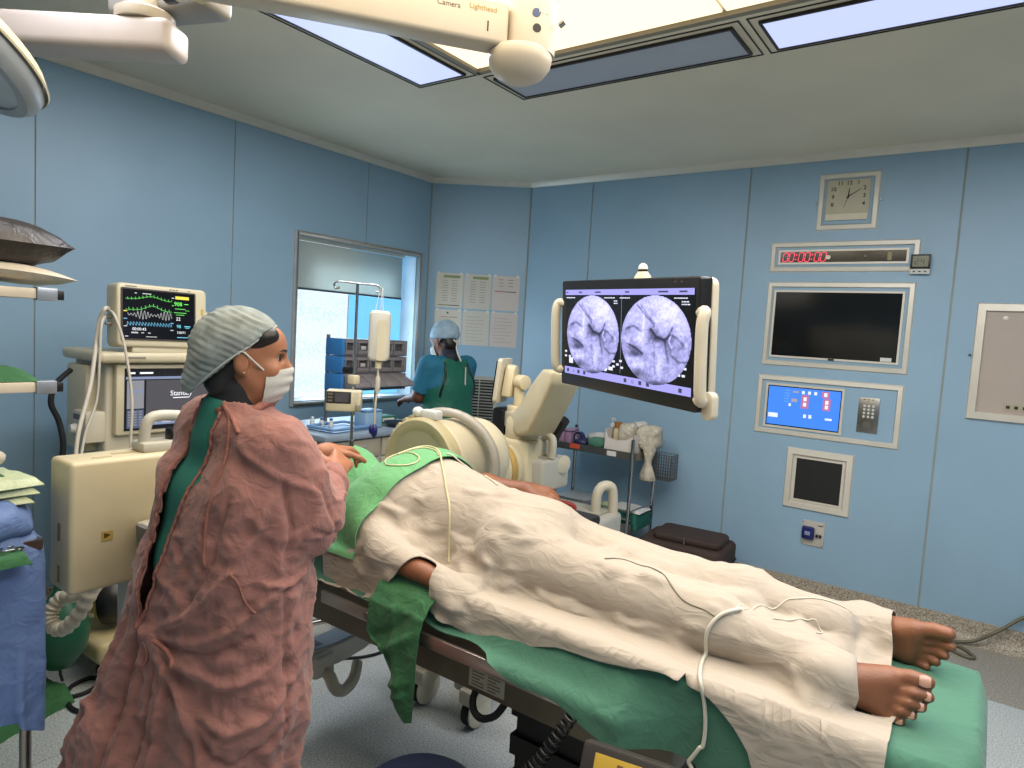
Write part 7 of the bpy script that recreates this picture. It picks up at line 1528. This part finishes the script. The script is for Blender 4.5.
for z0, z1, n in ((1.17, 1.28, 4), (1.285, 1.39, 5), (1.395, 1.50, 5)):
    for y, s in ((Y0, -1), (Y1, 1)): b = MB(); b.span((-3.43, y-.012, z0), (-3.27, y+.012, z1)); obj('end_panel', b, BB if s < 0 else BG, bi, bev=.004, world=True)
    b = MB(); b.span((-3.43, Y0, z0), (-3.42, Y1, z1)); b.span((-3.43, Y0, z0), (-3.28, Y1, z0+.006)); b.span((-3.43, Y0, z1-.006), (-3.28, Y1, z1)); obj('tray_shell', b, BG, bi, world=True)
    wd = (Y1-Y0-.024)/n
    for k in range(n):
        y0 = Y0+.012+k*wd+.003; y1 = y0+wd-.006
        if n == 5:
            b = MB(); f = .012; b.span((-3.29, y0, z0+.008), (-3.272, y1, z0+.036)); b.span((-3.29, y0, z1-.024), (-3.272, y1, z1-.008)); b.span((-3.29, y0, z0+.036), (-3.272, y0+f, z1-.024)); b.span((-3.29, y1-f, z0+.036), (-3.272, y1, z1-.024)); o = obj('bin', b, BG, bi, bev=.002, world=True); obj('bin_recess', MB().span((-3.292, y0+f, z0+.036), (-3.288, y1-f, z1-.024)), BGD, o, world=True)
            if (k*3+n) % 4 == 0: obj('bin_contents', MB().span((-3.287, y0+.03, z0+.038), (-3.274, y1-.03, z0+.062)), M('packet_white', (200, 196, 190), .5), o, bev=.003, world=True)
        else:
            X = Matrix.Translation((0, y0, 0)); b = MB(); L = y1-y0; P = [(-3.28, z0+.01), (-3.155, z0+.035), (-3.17, z0+.062), (-3.28, z1-.005)]; m_ = len(P); V = [(x, y0, z) for x, z in P]+[(x, y1, z) for x, z in P]; b.add(V, [tuple(range(m_)), tuple(range(2*m_-1, m_-1, -1))]+[(i, m_+i, m_+(i+1) % m_, (i+1) % m_) for i in range(m_)]); obj('bin', b, BG, bi, bev=.004, world=True)
Zc = .967
t = thing('blue_tray', 'shallow blue plastic tray on the drug cart worktop', 'tray', (-3.12, 2.62, Zc), .1); b = MB(); b.prism(rrect(.22, .30, .02), .006); P = [(x, y, .02) for x, y in rrect(.22, .30, .02)]; b.tube(P, .010, 6, closed=True); obj('tray_body', b, M('pale_blue_tray', (120, 160, 206), .4), t, smooth=50)
t = thing('plastic_jug', 'clear pale blue plastic box on the cart beside the drip tube', 'box', (-3.10, 2.83, Zc)); b = MB(); b.prism(rrect(.12, .14, .02), .10); obj('box_body', b, M('clear_blue_box', (150, 186, 214), .25), t, bev=.006); b = MB(); b.prism(rrect(.125, .145, .02), .008, Matrix.Translation((0, 0, .10))); obj('lid', b, M('blue_lid', (110, 150, 196), .35), t, bev=.002)
t = thing('green_box', 'small green box on the cart in front of the man\'s hand', 'box', (-3.20, 3.05, Zc)); obj('box_body', MB().span((-.05, -.07, 0), (.05, .07, .045)), M('green_carton', (40, 120, 88), .5), t, bev=.003); obj('box_label', MB().span((.05, -.05, .012), (.051, .05, .034)), WHITE, t)
t = thing('kidney_dish', 'dark rimmed dish at the front of the cart worktop', 'dish', (-3.03, 3.0, Zc)); b = MB(); b.lathe([(.0, .0), (.05, .0), (.075, .028), (.08, .03), (.078, .026), (.05, .004), (.0, .004)], n=24); obj('dish_body', b, M('dark_dish', (46, 58, 72), .35), t, smooth=50)
for k in range(3): t = thing('vial', ['white capped vial, leftmost of three on the blue tray', 'blue capped vial in the middle of three on the tray', 'blue capped vial, rightmost of three on the tray'][k], 'vial', (-3.28+.05*k, 2.55+.03*k, Zc), group='vials on the drug cart'); b = MB(); b.lathe([(.0, 0), (.014, 0), (.014, .035), (.008, .042), (.008, .048)], n=12); obj('glass', b, CLEAR, t, smooth=40); b = MB(); b.lathe([(.010, .046), (.010, .058)], n=12); obj('cap', b, BLUEC if k else WHITE, t, smooth=40)
# drip stand
iv = thing('drip_stand', 'chrome drip stand with two hooks before the window, pump clamped on it', 'drip stand', (-2.56, 2.23, 0))
IX, IY = -2.56, 2.23
b = MB(); b.cyl((IX, IY, .08), (IX, IY, 1.02), .014); b.cyl((IX, IY, 1.0), (IX, IY, 1.795), .0075); obj('pole', b, CHROME, iv, world=True, smooth=40)
b = MB(); rv = np.array((.72, .66, 0)); rv /= np.linalg.norm(rv)
cpt = np.array((IX, IY, 1.795)); b.tube(catmull([cpt-rv*.085+np.array((0, 0, -.025)), cpt-rv*.105+np.array((0, 0, -.03)), cpt-rv*.11+np.array((0, 0, -.008)), cpt-rv*.085+np.array((0, 0, .004)), cpt, cpt+rv*.085+np.array((0, 0, -.002)), cpt+rv*.11+np.array((0, 0, -.014)), cpt+rv*.105+np.array((0, 0, -.036)), cpt+rv*.085+np.array((0, 0, -.032))], 6), .005, 8); obj('hook_bar', b, CHROME, iv, world=True, smooth=60)
b = MB(); b.span((IX-.025, IY-.02, 1.30), (IX+.025, IY+.02, 1.345)); obj('clamp', b, CREAM, iv, bev=.006, world=True); b = MB(); b.cyl((IX-.06, IY-.01, 1.365), (IX-.02, IY, 1.365), .018); obj('clamp_knob', b, BLACK, iv, world=True)
for k in range(5):
    a = 2*PI*k/5+.3; b = MB(); b.tube([(IX, IY, .11), (IX+.27*math.cos(a), IY+.27*math.sin(a), .07)], [.018, .012], 8); o = obj('foot', b, CHROME, iv, world=True, smooth=60); b = MB(); b.cyl((IX+.27*math.cos(a)-.01, IY+.27*math.sin(a), .03), (IX+.27*math.cos(a)+.01, IY+.27*math.sin(a), .03), .03); obj('caster', b, RUBBER, o, bev=.004, world=True)
PX = frame((-2.50, 2.12, 1.225), (.72, .70, 0), (0, 0, 1)); ip_ = thing('infusion_pump', 'cream infusion pump with a dark display clamped on the drip stand', 'pump', (0, 0, 0)); ip_.matrix_basis = PX.copy()
b = MB(); b.box((0, 0, -.05), (.165, .10, .10)); obj('housing', b, CREAM, ip_, bev=.008); pf = obj('front_panel', MB().box((-.022, .018, .001), (.115, .056, .003)), M('pump_dark', (58, 54, 52), .35), ip_, bev=.001); obj('display', MB().box((-.008, .018, .0035), (.062, .044, .002)), M('pump_display', (88, 88, 92), .25), pf)
for k in range(3): obj('key', MB().box((-.062, .034-k*.016, .004), (.022, .009, .002)), M('pump_key', (120, 112, 100), .4), pf)
b = MB(); b.box((.07, -.03, .006), (.022, .035, .02)); obj('drip_clip', b, M('pump_grey', (150, 144, 130), .4), ip_, bev=.003); obj('keypad_strip', MB().box((.06, .02, .001), (.02, .05, .002)), WHITE_PLASTIC, ip_)
# bottle, cord loops, tube with blue clamp
bo = thing('drip_bottle', 'flat white drip bottle hanging from the right hook of the drip stand', 'drip bottle', (-2.46, 2.30, 1.41))
BXf = frame((-2.465, 2.30, 1.545), (.70, .71, 0), (0, 0, 1)); b = MB(); b.prism(rrect(.105, .25, .025), .055, BXf @ Matrix.Translation((0, 0, -.0275))); obj('bottle_body', b, M('milky_bottle', (212, 208, 196), .3, var=.03), bo, bev=.015, seg=3, world=True)
b = MB(); b.prism(rrect(.045, .20, .008), .002, BXf @ Matrix.Translation((.012, -.02, .028))); obj('bottle_label', b, M('cream_bottle_label', (224, 212, 182), .5), bo, world=True)
b = MB()
for q in (-.025, .0, .012): b.cyl(BXf @ Vector((q, .12, 0)), BXf @ Vector((q*.3+.003, .235, 0)), .0018, n=6)
obj('hanger_cord', b, WHITE, bo, world=True); b = MB(); b.cyl(BXf @ Vector((.0, -.125, 0)), BXf @ Vector((.0, -.16, 0)), .016); obj('neck', b, CREAM, bo, world=True)
P = catmull([BXf @ Vector((.0, -.16, 0)), BXf @ Vector((.002, -.24, .0)), BXf @ Vector((-.004, -.33, .01)), BXf @ Vector((-.006, -.41, .01)), BXf @ Vector((-.004, -.46, .01))], 6)
dt = thing('drip_tube', 'clear drip tube with a drip chamber and dark blue clamp below the bottle', 'tube', tuple(P[0])); R_ = [.0055]*len(P); R_[4:9] = [.013]*5; obj('tubing', MB().tube(P, R_, 8), M('milky_tube', (212, 204, 186), .3), dt, smooth=60, world=True)
b = MB(); b.sphere(BXf @ Vector((-.006, -.47, .012)), (.020, .016, .034), 12); b.sphere(BXf @ Vector((-.02, -.465, .012)), (.014, .012, .024), 10); obj('blue_clamp', b, M('royal_blue', (30, 36, 112), .35), dt, smooth=80, world=True)
# ================================================================ tubes and wires lying on the sheets
from mathutils.bvhtree import BVHTree
def bvh(objs):
    V = []; F = []
    for o in objs:
        k = len(V); V += [v.co.copy() for v in o.data.vertices]; F += [tuple(i+k for i in p.vertices) for p in o.data.polygons]
    return BVHTree.FromPolygons(V, F)
DT = bvh([WDR, GDR, TSH])
def lay(name, pts, r, mat, label, cat, k=8, off=None, thr=1.445):
    P = []
    for p in catmull(pts, k):
        c, n, i, d = DT.find_nearest(Vector(p))
        h, n2, i2, d2 = DT.ray_cast(Vector((p[0], p[1], 1.5)), Vector((0, 0, -1)))
        if h is not None and p[1] > thr: P.append(np.array(h)+np.array((0, 0, (off or r)*1.05)))
        elif p[1] > 1.35 and DT.ray_cast(Vector(p)+Vector((0, -.3, .3)), Vector((0, 1, -1)).normalized())[0] is not None:
            h = DT.ray_cast(Vector(p)+Vector((0, -.3, .3)), Vector((0, 1, -1)).normalized())[0]; P.append(np.array(h)+np.array((0, -.7, .7))*(off or r)*1.3)
        else:
            q = Vector(p); v = Vector((0, -1, .15)) if p[1] <= 1.38 else Vector((0, -.75, .75)); P.append(np.array(c+v*(off or r)*1.5))
    P = blur_line(P, 2); return tag(obj(name, MB().tube(P, r, 8), mat, smooth=60), label, cat)
TUBE = M('cream_tube', (214, 206, 160), .35); WTUBE = M('white_tube', (228, 222, 204), .35); WIRE = M('grey_wire_lead', (128, 122, 104), .5)
lay('drip_line', [(-1.60, 1.60, 1.17), (-1.58, 1.70, 1.18), (-1.512, 1.699, 1.175), (-1.412, 1.619, 1.144), (-1.349, 1.566, 1.098), (-1.302, 1.532, 1.035), (-1.264, 1.499, .958)], .0034, TUBE, 'yellowish tube running from the green drape down over the belly', 'tube')
lay('coiled_line', [(-1.47, 1.66, 1.17), (-1.52, 1.69, 1.17), (-1.58, 1.66, 1.16), (-1.62, 1.58, 1.15), (-1.57, 1.52, 1.13), (-1.51, 1.55, 1.14), (-1.50, 1.60, 1.15), (-1.56, 1.62, 1.16), (-1.66, 1.60, 1.12)], .0026, TUBE, 'thin yellowish tube looped on top of the green drape', 'tube')
lay('side_line', [(-1.47, 1.70, 1.16), (-1.42, 1.77, 1.13), (-1.37, 1.80, 1.12), (-1.33, 1.76, 1.11), (-1.30, 1.70, 1.12), (-1.22, 1.66, 1.11)], .003, WTUBE, 'thin white tube curling over the far side of the belly', 'tube')
lay('lead_wire', [(-.773, 1.541, 1.046), (-.708, 1.60, 1.02), (-.64, 1.56, 1.02), (-.59, 1.528, 1.027), (-.53, 1.498, .991), (-.456, 1.486, .986)], .0017, WIRE, 'thin grey wire lying across the white sheet over the shins', 'wire')
lay('foot_wire', [(-.456, 1.486, .986), (-.423, 1.526, 1.0), (-.42, 1.66, .986), (-.37, 1.72, .98), (-.333, 1.742, .98), (-.27, 1.77, .97), (-.216, 1.775, .969)], .0016, WTUBE, 'fine white wire running over the sheet towards the far foot', 'wire')
lay('ankle_wire', [(-.456, 1.486, .98), (-.413, 1.526, 1.0), (-.378, 1.64, .965), (-.33, 1.70, .955), (-.292, 1.72, .954), (-.271, 1.708, .945), (-.28, 1.68, .95)], .0016, WTUBE, 'fine white wire looping back on the sheet above the ankles', 'wire')
lay('white_hose', [(-.413, 1.53, 1.0), (-.445, 1.505, .98), (-.468, 1.475, .95), (-.470, 1.44, .92), (-.455, 1.405, .89), (-.435, 1.375, .86), (-.424, 1.355, .81), (-.429, 1.350, .751), (-.455, 1.345, .69), (-.48, 1.34, .60)], .0045, WTUBE, 'thick white tube hanging over the near edge of the white sheet', 'tube', thr=9)
